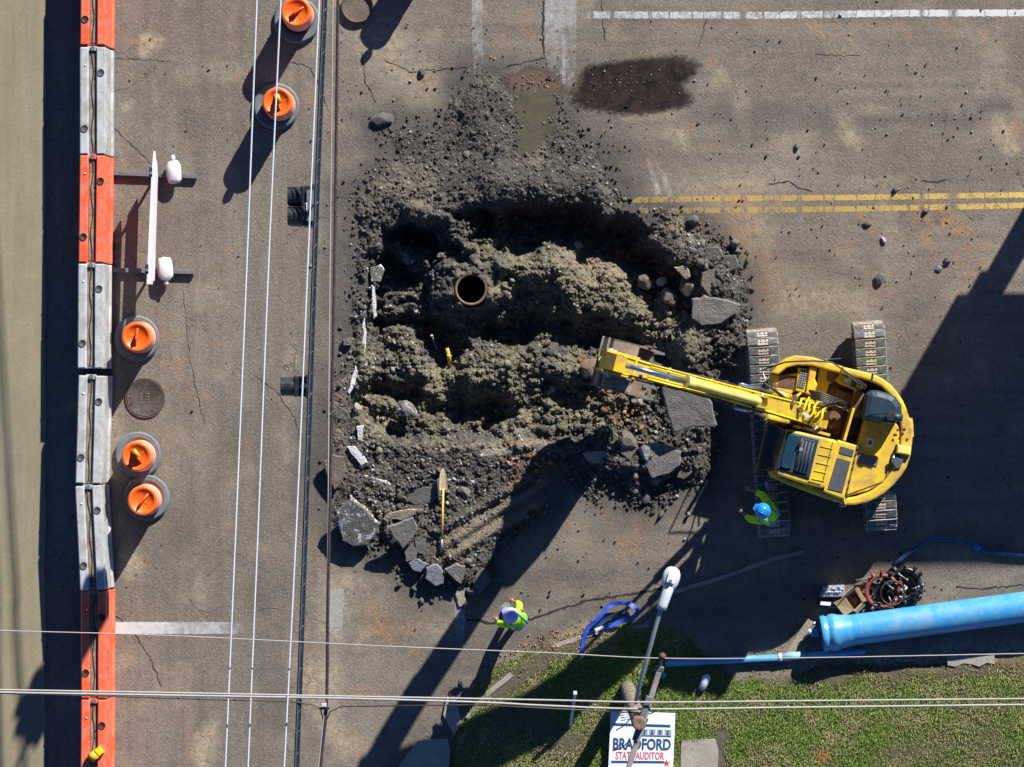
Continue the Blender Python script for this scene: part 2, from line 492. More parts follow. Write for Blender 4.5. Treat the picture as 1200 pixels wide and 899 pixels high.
# ---- outlines surveyed from the photo (picture pixels at ground level)
DIRT = [(418,250),(404,225),(428,196),(452,180),(436,150),(462,128),(500,148),(528,112),(555,80),(592,84),(600,98),(648,92),(664,128),
        (690,160),(712,180),(722,214),(738,246),(782,248),(812,262),(838,272),(866,300),(876,340),(874,380),(862,415),(842,440),(838,490),(836,530),
        (830,562),(795,572),(762,600),(735,588),(716,560),(700,590),(672,570),(652,560),(640,598),(612,622),(585,650),(568,690),(540,690),
        (515,690),(482,672),(450,640),(428,650),(398,636),(386,600),(376,556),(388,500),(388,450),(402,412),(396,372),(414,330),(412,300)]
PIT = [(440,270),(462,250),(500,248),(540,240),(590,238),(640,236),(700,240),(745,244),(776,272),(800,312),(812,350),(816,392),(800,430),
       (770,452),(742,470),(716,500),(694,530),(640,528),(580,524),(520,524),(470,520),(430,500),(410,468),(420,430),(426,384),(424,340),(432,300)]
LAWN = [(520,920),(536,862),(556,812),(590,780),(640,752),(690,742),(745,736),(800,742),(850,790),(880,796),(940,790),(1000,781),(1080,778),(1200,770),
        (1300,762),(1300,960),(520,960)]
CONC = [(445,960),(455,915),(490,868),(524,866),(528,880),(520,960)]
PAD = [(798,868),(838,866),(842,880),(838,960),(796,960)]

def soil_z(px, py):
    x = px / S; y = py / S
    wx = px + 17 * (fbm(x, y, 1.5, 4, 3) - .5) * 2 ; wy = py + 17 * (fbm(x, y, 1.5, 4, 8) - .5) * 2
    wx += 5 * (vnoise(x, y, 7, 31) - .5); wy += 5 * (vnoise(x, y, 7, 37) - .5)
    dd = sdist(wx, wy, DIRT); dp = sdist(wx, wy, PIT)
    cover = sstep(-6, 22, dd)
    z = -0.07 + cover * 0.09
    pitm = sstep(-3, 20, dp)
    z = z - 0.56 * pitm
    F = lambda pts, r: linefall(wx, wy, pts, r)
    # deep trench along the north wall
    z -= 0.58 * F([(610,266),(660,262),(716,268),(752,296),(776,322)], 46) * sstep(0, 14, dp)
    z += 0.30 * F([(446,282),(470,290),(500,304)], 16)
    z -= 0.34 * F([(468,260),(492,276),(512,290)], 20) * sstep(0, 9, dp)
    z += 0.50 * F([(505,254),(535,268),(556,288)], 20) + 0.35 * F([(470,244),(520,242)], 14)
    z -= 0.3 * F([(530,246),(556,256),(572,280)], 12)
    z -= 0.35 * F([(560,252),(575,285),(583,300)], 18)
    z -= 0.36 * F([(452,302),(466,315),(480,328)], 22)
    # ridge of olive fill across the middle
    z += 0.32 * F([(640,325),(700,345),(770,372),(800,410)], 46)
    z += 0.25 * F([(590,300),(640,322)], 34)
    # shaft mound
    sh = np.sqrt((px - 552) ** 2 + (py - 340) ** 2)
    z = np.where(sh < 74, np.maximum(z, -0.02 - 0.16 * sstep(20, 40, sh) - 1.0 * sstep(38, 74, sh + 0.12 * (py - 340) + 20 * (vnoise(x, y, 3.3, 55) - .5))), z)
    # hollow south of the shaft + second trench
    z -= 0.75 * F([(512,392),(522,425)], 34)
    z -= 0.50 * F([(560,385),(610,392)], 34)
    z -= 0.42 * F([(432,384),(480,376),(500,378)], 15)
    z -= 0.42 * F([(630,384),(690,392),(740,398)], 28)
    # second ridge
    z += 0.30 * F([(570,440),(610,425),(680,432),(730,450)], 34)
    z += 0.22 * F([(450,430),(500,425)], 40)
    # third trench
    z -= 0.48 * F([(505,476),(545,480),(590,484)], 24)
    z -= 0.28 * F([(435,452),(480,458)], 14)
    z += 0.22 * F([(600,505),(680,500)], 30)
    # loose heaps over the road at the sides
    z += 0.34 * F([(812,300),(838,330),(835,372),(812,405)], 44) * cover
    z += 0.30 * F([(725,545),(770,545),(815,525)], 40) * cover
    z += 0.14 * F([(560,120),(570,190),(600,220)], 50) * cover
    z += 0.12 * F([(470,225),(540,215),(700,220)], 36) * cover
    z += 0.12 * F([(440,580),(520,620),(545,660)], 60) * cover
    z -= 0.16 * F([(470,590),(505,575),(500,600)], 26)
    z -= 0.40 * F([(748,488),(770,522),(806,512)], 26)
    # worn bucket grooves in the south ramp
    for k, (a, b) in enumerate((((520,640),(640,562)), ((528,652),(645,582)), ((512,622),(620,560)))):
        z += 0.13 * linefall(px, py, [a, b], 9) * cover
    rough = sstep(-6, 10, dd) * (1 - 0.62 * sstep(245, 215, py)) * (1 - 0.55 * sstep(428, 405, px)) * (1 - 0.55 * F([(470,150),(470,215)], 40)) * (1 - 0.8 * F([(530,640),(640,570)], 30)) * (1 - 0.75 * F([(485,590)], 34)) * (1-0.85*F([(625,130),(622,175)],26))
    pit2 = 0.4 + 0.6 * sstep(-10, 14, dp)
    pit2 = np.maximum(pit2, 0.9 * F([(820,300),(840,380),(780,540),(720,560)], 60))
    z += rough * pit2 * (0.26 * (fbm(x, y, 3.2, 3, 11) - .5) + 0.40 * (fbm(x, y, 1.9, 3, 12) - .5) * sstep(0, 14, dp))
    z += rough * 0.10 * sstep(0, 14, dp) * (np.abs(vnoise(x + .3 * y, y * 2.2, 2.2, 66) - .5) * 2 - .5)
    z += rough * pit2 * (0.19 * clods(x, y, 3.4, 21) * (vnoise(x, y, 1.8, 44) ** 1.0) + 0.13 * clods(x, y, 7.0, 22) + 0.07 * clods(x, y, 15, 23))
    z += rough * 0.035 * (fbm(x, y, 14, 3, 19) - .5)
    # inside of the brick shaft
    z = np.where(sh < 19.5, -2.0, z)
    return z

def soil_attr(px, py, z):
    x = px / S; y = py / S
    wx = px + 16 * (fbm(x, y, 1.3, 4, 71) - .5) * 2; wy = py + 16 * (fbm(x, y, 1.3, 4, 78) - .5) * 2
    F = lambda pts, r: linefall(wx, wy, pts, r)
    ol = np.maximum.reduce([F([(600,330),(700,345),(770,390),(720,460),(620,460),(520,450)], 85), 0.8 * F([(470,400),(430,440),(450,500)], 50), 0.6 * F([(440,590)], 40), 0.5*F([(760,330),(800,480)],50)])
    ta = np.maximum.reduce([1.0 * F([(670,300),(720,320),(770,345)], 46), F([(520,645),(645,572)], 24), 0.6 * F([(490,225),(450,215)], 40), F([(520,524),(650,526)], 10),
                            0.5 * F([(545,345)], 40), 0.9 * F([(835,270),(800,260)], 30), 0.6*F([(625,130),(622,175)],30), 0.45 * F([(400,400),(395,560)], 30)])
    og = np.maximum.reduce([F([(600,548),(640,552)], 30), 0.7 * F([(740,300)], 24), 0.8 * F([(735,480),(750,520),(690,432)], 26), 0.6*F([(640,100)],30)])
    nz = fbm(x, y, 5, 4, 90)
    nb = fbm(x, y, 1.7, 3, 93); ol = np.clip(ol * 1.1 + ((nz - .5) * 1.1 + (nb - .52) * 1.5) * (ol > 0.02), 0, 1); ta = np.clip(ta * 1.15 + ((nz - .55) * 1.1) * (ta > 0.02) + 0.9 * sstep(.56, .72, fbm(x, y, 2.6, 4, 97)) * (ol > .15), 0, 1); ta = np.maximum(ta, linefall(px, py, [(520, 645), (640, 570)], 30)); og = np.clip(og * 1.3 * (fbm(x, y, 8, 3, 95) > 0.48), 0, 1)
    return np.stack([ol, ta, og], -1)

m, nt, bs, out = newmat('excavated_soil'); t = NT(nt); co = t.coord()
a = t.sep(t.attr('mixc'))
n1 = t.noise(co, 6, 6, 0.7); n2 = t.noise(co, 40, 4, 0.7); v = t.vor(co, 22); v2 = t.vor(co, 9)
c = t.mix(t.ramp(n1, 0.35, 0.65), (0.062, 0.057, 0.052), (0.14, 0.128, 0.11))
c = t.mix(a[0], c, t.mix(t.ramp(n1, 0.35, 0.65), (0.11, 0.104, 0.066), (0.25, 0.228, 0.15)))
c = t.mix(t.math('MULTIPLY', a[1], 0.8), c, t.mix(n1, (0.33, 0.28, 0.21), (0.22, 0.175, 0.125)))
c = t.mix(t.math('MULTIPLY', a[2], 0.75), c, t.mix(n2, (0.30, 0.13, 0.045), (0.16, 0.10, 0.05)))
c = t.mix(t.ramp(n2, 0.3, 0.75, 0.45, 0.0), c, (0.02, 0.02, 0.02))
vc = t.n('TexVoronoi'); t.l(co, vc.inputs['Vector']); vc.inputs['Scale'].default_value = 17
vs_ = t.sep(vc.outputs['Color'])
spk = t.math('MULTIPLY', t.ramp(vc.outputs['Distance'], 0.2, 0.32, 1, 0), t.ramp(vs_[0], 0.86, 0.9))
c = t.mix(t.math('MULTIPLY', spk, 0.7), c, (0.42, 0.43, 0.42))
t.l(c, bs.inputs['Base Color']); bs.inputs['Roughness'].default_value = 0.95; bs.inputs['Specular IOR Level'].default_value = 0.2
h = t.math('ADD', t.math('MULTIPLY', t.vor(co, 30), -0.8), t.math('ADD', n2, t.math('MULTIPLY', t.vor(co, 13), -1.2)))
t.bump(h, 0.9, 0.03, bs)
M['soil'] = m

soil = grid_mesh('excavated_soil', 366, 62, 892, 712, 1.15, soil_z, M['soil'], attrs={'mixc': soil_attr}, smooth=True)
SOIL_NX = int(round((892 - 366) / 1.15)) + 1; SOIL_NY = int(round((712 - 62) / 1.15)) + 1
def soil_at(px, py):
    a = np.atleast_1d(np.asarray(px, float)); b = np.atleast_1d(np.asarray(py, float))
    r = soil_z(a, b)
    return r if r.size > 1 else float(r[0])
def surf(px, py):
    z = soil_at(px, py)
    return np.maximum(z, 0.0) if not isinstance(z, float) else (z if (z < -0.07 and sdist(np.array([px * 1.0]), np.array([py * 1.0]), PIT)[0] > 4) else max(z, 0.0))

# ---- asphalt road
def road_attr(px, py, z):
    x = px / S; y = py / S
    wx = px + 22 * (fbm(x, y, 1.1, 5, 171) - .5) * 2; wy = py + 22 * (fbm(x, y, 1.1, 5, 178) - .5) * 2
    F = lambda pts, r: linefall(wx, wy, pts, r)
    dark = np.zeros_like(px)                                           # R: dark ground-in soil
    dd = sdist(wx, wy, DIRT)
    dark = np.maximum(dark, 0.95 * sstep(-42, 4, dd))
    for pts, r, k in (([(640,160),(560,120)], 90, .6), ([(560,200),(700,190)], 70, .9), ([(430,230),(400,330)], 45, .8), ([(400,450),(395,520)], 30, .7), ([(870,150),(1010,150),(1180,130)], 16, .45), ([(820,130),(960,142)], 20, .5),
                      ([(880,160),(850,110)], 30, .3), ([(690,80),(800,100)], 30, .3), ([(720,590),(700,650),(610,700)], 40, .4), ([(215,110),(235,200)], 26, .35),
                      ([(1060,440),(1080,360)], 40, .35), ([(930,300),(990,330)], 50, .3), ([(560,760),(480,880)], 60, .3), ([(300,700),(320,860)], 40, .3),
                      ([(900,700),(1100,690)], 50, .35), ([(200,640),(280,520)], 60, .25), ([(600,745),(700,715),(900,705),(1200,690)], 26, .55)):
        dark = np.maximum(dark, k * F(pts, r))
    tan = np.zeros_like(px)                                            # G: tan dust, sand
    for pts, r, k in (([(155,660)], 26, .9), ([(245,860),(240,885)], 22, .8), ([(300,820)], 18, .4), ([(178,45),(175,60)], 14, .8), ([(150,120)], 14, .6), ([(150,780)], 20, .5),
                      ([(850,95)], 22, .7), ([(990,150),(1000,165)], 22, .7), ([(1185,175),(1170,160)], 22, .7), ([(440,50),(480,110)], 60, .55), ([(500,110)], 50, .5), ([(390,740),(400,690)], 30, .6),
                      ([(420,660)], 16, .9), ([(520,740)], 30, .3), ([(690,640)], 40, .35), ([(880,280),(840,300)], 50, .6), ([(900,220),(780,230)], 40, .4), ([(1000,60),(960,40)], 30, .3),
                      ([(800,160)], 24, .6), ([(370,790),(400,880)], 36, .6), ([(620,780),(560,860)], 30, .5), ([(930,345),(1000,360)], 40, .4), ([(1180,720),(1100,700)], 40, .5), ([(945,765),(1200,770)], 26, .8),
                      ([(1060,780),(1200,775)], 24, .6), ([(120,800),(136,380)], 12, .35), ([(600,800),(680,742),(740,728)], 26, .8)):
        tan = np.maximum(tan, k * F(pts, r))
    org = np.zeros_like(px)                                            # B: orange grit
    for pts, r, k in (([(1115,265),(1100,262)], 32, .8), ([(490,85),(488,105)], 12, .7), ([(440,725),(445,740)], 30, .5), ([(490,730)], 20, .4), ([(1130,310)], 55, .35), ([(1010,250),(1020,262)], 12, .5),
                      ([(760,600),(745,640)], 26, .45), ([(800,640)], 26, .3), ([(270,620)], 14, .6), ([(245,400)], 10, .7), ([(870,250),(880,330)], 50, .5), ([(640,95)], 30, .7), ([(560,690)], 20, .4), ([(1190,160)], 22, .6), ([(950,30),(970,60)], 24, .3),
                      ([(620,770),(660,755),(720,735)], 22, .7), ([(650,690)], 16, .4)):
        org = np.maximum(org, k * F(pts, r))
    g = fbm(x, y, 6, 3, 191)
    org = np.clip(org * (0.3 + 1.4 * (g > 0.5)), 0, 1)
    tan = np.maximum(tan, 0.26 * sstep(.60, .76, fbm(x, y, 1.25, 5, 221))); org = np.maximum(org, 0.35 * sstep(.66, .78, fbm(x, y, 2.2, 5, 231)))
    tan = np.clip(tan * (0.55 + 1.1 * g), 0, 1)
    return np.stack([np.clip(dark, 0, 1), tan, org], -1)

m, nt, bs, out = newmat('worn_asphalt'); t = NT(nt); co = t.coord(True)
a = t.sep(t.attr('mixc'))
big = t.noise(co, 0.35, 5, 0.6, 0.5); mid = t.noise(co, 2.3, 5, 0.65); fine = t.noise(co, 26, 4, 0.75); grit = t.vor(co, 55, 'F1', 'Color'); gr = t.sep(grit)
grit2 = t.vor(co, 24)
c = t.mix(t.ramp(big, 0.36, 0.64), (0.155, 0.129, 0.101), (0.232, 0.200, 0.163))
c = t.mix(t.ramp(mid, 0.35, 0.7, 0, 0.6), c, (0.265, 0.226, 0.182))
c = t.mix(t.ramp(t.noise(co, 5.5, 5, 0.7, 0.6), 0.50, 0.72, 0, 0.6), c, (0.105, 0.092, 0.080))
sx = t.n('SeparateXYZ'); t.l(co, sx.inputs[0])
m1 = t.n('Mapping'); t.l(co, m1.inputs[0]); m1.inputs['Scale'].default_value = (0.25, 3.2, 1)
m2 = t.n('Mapping'); t.l(co, m2.inputs[0]); m2.inputs['Scale'].default_value = (3.2, 0.25, 1)
lane = t.mix(t.ramp(sx.outputs[0], -4.2, -3.4), t.noise(m2.outputs[0], 1, 4, 0.6), t.noise(m1.outputs[0], 1, 4, 0.6))
c = t.mix(t.ramp(lane, 0.40, 0.68, 0, 0.6), c, (0.12, 0.10, 0.088))
c = t.mix(t.ramp(fine, 0.3, 0.7, 0.48, 0.0), c, (0.06, 0.052, 0.046))
c = t.mix(t.ramp(gr[0], 0.78, 1.0, 0.0, 0.40), c, (0.36, 0.33, 0.29))
c = t.mix(t.ramp(gr[1], 0.8, 1.0, 0.0, 0.45), c, (0.05, 0.045, 0.045))
nd = t.noise(co, 7, 6, 0.75)
c = t.mix(t.math('MULTIPLY', a[1], t.ramp(nd, 0.34, 0.6)), c, (0.40, 0.335, 0.23))
c = t.mix(t.math('MULTIPLY', a[2], t.ramp(nd, 0.42, 0.62)), c, (0.34, 0.17, 0.075))
c = t.mix(t.math('MULTIPLY', a[0], t.ramp(nd, 0.25, 0.55, 0.35, 0.95)), c, (0.062, 0.058, 0.054))
# hairline cracks
warp = t.n('VectorMath'); warp.operation = 'ADD'
nz = t.n('TexNoise'); t.l(co, nz.inputs['Vector']); nz.inputs['Scale'].default_value = 1.7; nz.inputs['Detail'].default_value = 6
sc_ = t.n('VectorMath'); sc_.operation = 'SCALE'; t.l(nz.outputs['Color'], sc_.inputs[0]); sc_.inputs['Scale'].default_value = 0.9
t.l(co, warp.inputs[0]); t.l(sc_.outputs[0], warp.inputs[1])
cr = t.vor(warp.outputs[0], 0.42, 'DISTANCE_TO_EDGE')
crm = t.math('MULTIPLY', t.ramp(cr, 0.0, 0.006, 0.8, 0), t.ramp(t.noise(co, 0.5, 3, 0.5), 0.55, 0.66))
cr2 = t.vor(warp.outputs[0], 3.2, 'DISTANCE_TO_EDGE')
crm2 = t.math('MULTIPLY', t.ramp(cr2, 0.0, 0.05, 1, 0), t.ramp(t.noise(co, 0.62, 3, 0.5), 0.57, 0.66))
crk = t.math('MAXIMUM', crm, t.math('MULTIPLY', crm2, 0.4))
c = t.mix(t.math('MULTIPLY', crk, 0.8), c, (0.03, 0.027, 0.026))
t.l(c, bs.inputs['Base Color']); bs.inputs['Roughness'].default_value = 0.9; bs.inputs['Specular IOR Level'].default_value = 0.25
h = t.math('ADD', t.math('MULTIPLY', fine, 1.0), t.math('SUBTRACT', t.math('MULTIPLY', grit2, 0.8), t.math('MULTIPLY', crk, 1.6)))
t.bump(h, 0.6, 0.011, bs)
M['asphalt'] = m

def road_z(px, py):
    x = px / S; y = py / S
    return 0.018 * (fbm(x, y, 0.6, 3, 201) - .5) * 2 - 0.012 + 0.0 * px
def road_keep(px, py, z):
    d_ = sdist(px, py, PIT)
    return ~(((d_ > -14) & (soil_z(px, py) < -0.10)) | (d_ > 7))
X0, Y0, X1, Y1 = -60, -60, 1260, 960
road = grid_mesh('road', X0, Y0, X1, Y1, 2.6, road_z, M['asphalt'], keep=road_keep, attrs={'mixc': road_attr})

# surroundings out to the horizon, a ring of sheets round the modelled street
m, nt, bs, out = newmat('surroundings'); t = NT(nt); co = t.coord(True)
c = t.mix(t.ramp(t.noise(co, 0.03, 6, 0.6), 0.4, 0.6), (0.19, 0.163, 0.135), (0.155, 0.14, 0.105))
c = t.mix(t.ramp(t.noise(co, 8, 4, 0.7), 0.3, 0.7, 0.3, 0), c, (0.05, 0.045, 0.04))
t.l(c, bs.inputs['Base Color']); bs.inputs['Roughness'].default_value = 0.95
gx0, gy1 = W(X0, Y0)[:2]; gx1, gy0 = W(X1, Y1)[:2]
R = 1500.0
g = MB()
for (a, b, c_, d) in ((-R, -R, R, gy0), (-R, gy1, R, R), (-R, gy0, gx0, gy1), (gx1, gy0, R, gy1)):
    g.add([(a, b, -0.012), (c_, b, -0.012), (c_, d, -0.012), (a, d, -0.012)], [(0, 1, 2, 3)])
o = g.build('ground', m); tag(o, kind='structure')

# concrete lane on the far side of the barrier
m, nt, bs, out = newmat('concrete_lane'); t = NT(nt); co = t.coord(True)
m2 = t.n('Mapping'); t.l(co, m2.inputs[0]); m2.inputs['Scale'].default_value = (3.5, 0.2, 1)
c = t.mix(t.ramp(t.noise(m2.outputs[0], 1, 5, 0.6), 0.3, 0.7), (0.23, 0.195, 0.125), (0.31, 0.27, 0.18))
c = t.mix(t.ramp(t.noise(co, 24, 4, 0.75), 0.3, 0.7, 0.4, 0), c, (0.08, 0.075, 0.05))
c = t.mix(t.ramp(t.noise(co, 1.2, 5, 0.65), 0.45, 0.7, 0, 0.35), c, (0.15, 0.14, 0.10))
t.l(c, bs.inputs['Base Color']); bs.inputs['Roughness'].default_value = 0.9
c = t.mix(t.ramp(t.vor(co, 3.1), 0.0, 0.05, 0.8, 0), c, (0.09, 0.07, 0.05))
t.l(c, bs.inputs['Base Color'])
t.bump(t.noise(co, 40, 3, 0.7), 0.5, 0.008, bs)
M['conc_lane'] = m
g = MB(); n = 24; L = []
for i in range(n + 1):
    py = Y0 + (Y1 - Y0) * i / n
    L.append((W(X0, py), W(53 + 1.2 * math.sin(i * 2.1), py)))
vs = []
for a_, b_ in L: vs += [(a_.x, a_.y, 0.012), (b_.x, b_.y, 0.012), (b_.x, b_.y, -0.03)]
fs = []
for i in range(n): fs += [(i*3, i*3+3, i*3+4, i*3+1), (i*3+1, i*3+4, i*3+5, i*3+2)]
o = g.add(vs, fs).build('concrete_lane', m); tag(o, kind='structure')

# ---- paint
def paint_mat(name, col, lo, hi, crack=True, ext=None):
    m, nt, bs, out = newmat(name); t = NT(nt); co = t.coord(True)
    n1 = t.noise(co, 9, 6, 0.8, 0.3); n2 = t.noise(co, 1.3, 3, 0.5); n3 = t.noise(co, 45, 3, 0.8)
    f = t.math('ADD', t.math('ADD', t.math('MULTIPLY', n1, 0.55), t.math('MULTIPLY', n2, 0.35)), t.math('MULTIPLY', n3, 0.25))
    al = t.ramp(f, lo, hi)
    u = t.attr('wear'); al = t.math('SUBTRACT', al, t.sep(u)[0])
    if crack:
        sx = t.n('SeparateXYZ'); t.l(co, sx.inputs[0])
        cb = t.n('CombineXYZ'); t.l(t.math('ADD', sx.outputs[0], t.math('MULTIPLY', t.noise(co, 6, 3, 0.6), 0.12)), cb.inputs[0])
        d = t.vor(cb.outputs[0], 2.1, 'DISTANCE_TO_EDGE')
        al = t.math('SUBTRACT', al, t.ramp(d, 0.0, 0.035, 1, 0))
    al = t.ramp(al, 0.0, 1.0)
    c = t.mix(n3, col, tuple(x * 0.7 for x in col))
    t.l(c, bs.inputs['Base Color']); t.l(al, bs.inputs['Alpha']); bs.inputs['Roughness'].default_value = 0.7
    return m
M['p_white'] = paint_mat('worn_white_paint', (0.60, 0.61, 0.62), 0.44, 0.60)
M['p_white2'] = paint_mat('very_worn_white_paint', (0.56, 0.57, 0.58), 0.40, 0.70, crack=False)
M['p_yellow'] = paint_mat('worn_yellow_paint', (0.66, 0.45, 0.12), 0.42, 0.56)
def stripe(name, pts, w, mat, wear0=0.0, wear1=0.0, nseg=24, z=0.014):
    """painted stripe along pts (px) of width w px, wear rising from wear0 to wear1"""
    P = [Vector((a, b)) for a, b in pts]
    L = [0]
    for i in range(1, len(P)): L.append(L[-1] + (P[i] - P[i - 1]).length)
    vs = []; wr = []
    for k in range(nseg + 1):
        s_ = L[-1] * k / nseg
        i = 1
        while i < len(P) - 1 and L[i] < s_: i += 1
        tt = (s_ - L[i - 1]) / (L[i] - L[i - 1])
        p = P[i - 1].lerp(P[i], tt); d = (P[i] - P[i - 1]).normalized(); nn = Vector((-d.y, d.x))
        for q in (-1, 1):
            u = p + nn * (w / 2 + 0.35 * math.sin(k * 1.7 + q)) * q
            ww = W(u.x, u.y)
            zz = float(road_z(np.array([u.x]), np.array([u.y]))[0])
            vs.append((ww.x, ww.y, zz + 0.004)); wr.append(wear0 + (wear1 - wear0) * k / nseg)
    fs = [(2*k, 2*k+1, 2*k+3, 2*k+2) for k in range(nseg)]
    o = MB().add(vs, fs).build(name, mat)
    at = o.data.attributes.new('wear', 'FLOAT_COLOR', 'POINT')
    at.data.foreach_set('color', np.array([[w_, w_, w_, 1] for w_ in wr], np.float32).ravel())
    return tag(o, kind='structure')
stripe('edge_line', [(682,17.5),(900,18),(1060,15.5),(1260,15)], 8, M['p_white'], 0.25, -0.3, 200)
stripe('lane_line', [(559,-60),(559,40),(562,100)], 12, M['p_white2'], 0.0, 0.6, 40)
stripe('stop_line', [(657,-60),(657,40),(655,118)], 37, M['p_white2'], -0.25, 0.75, 60)
stripe('turn_line', [(661,40),(660,150)], 4, M['p_white2'], 0.15, 0.6, 30)
stripe('crossing_line', [(133,736),(285,736)], 14, M['p_white2'], -0.65, 0.35, 60)
stripe('crossing_line', [(540,690),(538,770)], 12, M['p_white2'], 0.0, 0.5, 30)
stripe('crossing_line', [(395,690),(393,750)], 16, M['p_white2'], 0.25, 0.5, 30)
stripe('centre_line', [(700,235),(800,233.5),(1000,231.5),(1260,227.5)], 6.5, M['p_yellow'], 0.65, -0.1, 220)
stripe('centre_line', [(748,246.5),(800,247),(1000,245),(1260,239.5)], 6.5, M['p_yellow'], 0.7, 0.0, 220)
for k_, (a, b) in enumerate((((759,186),(772,228)), ((771,190),(787,232)))):
    stripe('scrape_mark', [a, b], 6, M['p_white2'], 0.5, 0.35, 20)

# ---- wet patches
def blob(cx, cy, rx, ry, n=40, seed=1, amp=0.16):
    r_ = random.Random(seed); ph = [r_.random() * 6.28 for _ in range(5)]; out = []
    for k in range(n):
        a = 2 * math.pi * k / n
        q = 1 + amp * sum(math.sin(a * (j + 2) + ph[j]) / (j + 1.3) for j in range(5))
        ca, sa = math.cos(a), math.sin(a)
        e = (abs(ca) ** 3.2 + abs(sa) ** 3.2) ** (-1 / 3.2)
        out.append((cx + rx * e * ca * q, cy + ry * e * sa * q))
    return out
def sheet(name, rings, mat, kind='structure', dz=0.005):
    """concentric outlines (px) -> a thin sheet with 'wear' 1 at the rim and 0 inside"""
    vs = []; wr = []; n = len(rings[0])
    for i, R_ in enumerate(rings):
        for (a, b) in R_:
            p = W(a, b); zz = max(float(road_z(np.array([a]), np.array([b]))[0]), float(soil_z(np.array([a * 1.0]), np.array([b * 1.0]))[0]) if name == 'puddle' else -1)
            vs.append((p.x, p.y, zz + dz)); wr.append(1.0 - i / (len(rings) - 1))
    fs = []
    for l in range(len(rings) - 1):
        for i in range(n):
            j = (i + 1) % n
            fs.append((l*n+i, l*n+j, (l+1)*n+j, (l+1)*n+i))
    fs.append(tuple((len(rings) - 1) * n + i for i in range(n)))
    o = MB().add(vs, fs).build(name, mat)
    at = o.data.attributes.new('wear', 'FLOAT_COLOR', 'POINT')
    at.data.foreach_set('color', np.array([[w_, w_, w_, 1] for w_ in wr], np.float32).ravel())
    return tag(o, kind=kind)
def wet_mat(name, a, b, rough, amax=1.0):
    m, nt, bs, out = newmat(name); t = NT(nt); co = t.coord(True)
    n = t.noise(co, 3.5, 6, 0.7, 0.5)
    c = t.mix(t.ramp(n, 0.4, 0.62), a, b); t.l(c, bs.inputs['Base Color']); bs.inputs['Roughness'].default_value = rough
    w_ = t.sep(t.attr('wear'))[0]
    t.l(t.math('MULTIPLY', amax, t.ramp(t.math('SUBTRACT', t.math('ADD', t.math('MULTIPLY', t.noise(co, 7, 6, 0.8), 1.3), 0.35), w_), 0.0, 0.62)), bs.inputs['Alpha'])
    t.bump(t.noise(co, 20, 3, 0.7), 0.3, 0.01, bs)
    return m
M['wet_brown'] = wet_mat('wet_brown_stain', (0.014, 0.011, 0.009), (0.040, 0.027, 0.020), 0.28)
M['mud_puddle'] = wet_mat('muddy_water', (0.125, 0.112, 0.074), (0.095, 0.085, 0.06), 0.25, 0.72)
M['rusty_wet'] = wet_mat('rusty_wet', (0.11, 0.068, 0.045), (0.08, 0.06, 0.045), 0.6)
def scaled(R_, cx, cy, k): return [(cx + (a - cx) * k, cy + (b - cy) * k) for a, b in R_]
b1 = blob(744, 101, 68, 29, 48, 5, 0.14); sheet('wet_stain', [scaled(b1, 742, 101, k) for k in (1.16, 1.0, 0.85, 0.5)], M['wet_brown'])
b2 = blob(625, 98, 24, 18, 36, 8, 0.25); sheet('rust_stain', [scaled(b2, 625, 98, k) for k in (1.3, 1.05, 0.8, 0.4)], M['rusty_wet'], dz=0.006)
b3 = blob(624, 140, 24, 37, 36, 9, 0.2)
o = sheet('puddle', [scaled(b3, 624, 140, k) for k in (1.2, 1.0, 0.85, 0.5)], M['mud_puddle'], dz=0.0)
for v_ in o.data.vertices: v_.co.z = 0.05

# ---- lawn, concrete pads, gutter seam
def lawn_z(px, py):
    x = px / S; y = py / S
    wx = px + 10 * (fbm(x, y, 2.2, 4, 301) - .5) * 2; wy = py + 10 * (fbm(x, y, 2.2, 4, 305) - .5) * 2
    d = sdist(wx, wy, LAWN)
    return -0.06 + 0.12 * sstep(-10, 10, d) + 0.05 * (fbm(x, y, 1.2, 3, 311) - .5) + 0.03 * (fbm(x, y, 9, 2, 315) - .5)
def lawn_attr(px, py, z):
    x = px / S; y = py / S
    wx = px + 14 * (fbm(x, y, 1.6, 4, 321) - .5) * 2; wy = py + 14 * (fbm(x, y, 1.6, 4, 325) - .5) * 2
    F = lambda pts, r: linefall(wx, wy, pts, r)
    bare = np.maximum.reduce([0.75 * F([(600,850),(660,870)], 40), 0.8 * F([(880,782),(960,786),(1060,784),(1160,778),(1260,774)], 22), 0.8 * F([(590,800),(640,760),(700,748)], 24), 0.8 * F([(850,870),(848,899)], 20),
                              0.7 * F([(960,885)], 16), 0.5 * F([(1150,850)], 40), 0.5*F([(560,860)],20), 0.4*F([(1060,880),(1180,890)],30)])
    bare = np.clip(bare * (0.5 + fbm(x, y, 4, 4, 331)), 0, 1)
    org = 0.9 * F([(962,886)], 14)
    return np.stack([bare, fbm(x, y, 2.5, 4, 335), org], -1)
m, nt, bs, out = newmat('lawn_earth'); t = NT(nt); co = t.coord(True); a = t.sep(t.attr('mixc'))
n1 = t.noise(co, 14, 5, 0.75); n2 = t.noise(co, 2, 4, 0.6)
c = t.mix(t.ramp(n1, 0.35, 0.65), (0.06, 0.09, 0.02), (0.14, 0.165, 0.045))
c = t.mix(t.math('MULTIPLY', a[0], t.ramp(n1, 0.25, 0.5)), c, (0.20, 0.16, 0.115))
c = t.mix(t.ramp(t.noise(co, 34, 4, 0.8), 0.42, 0.62, 0.75, 0.0), c, (0.055, 0.05, 0.03))
c = t.mix(a[2], c, (0.45, 0.14, 0.04))
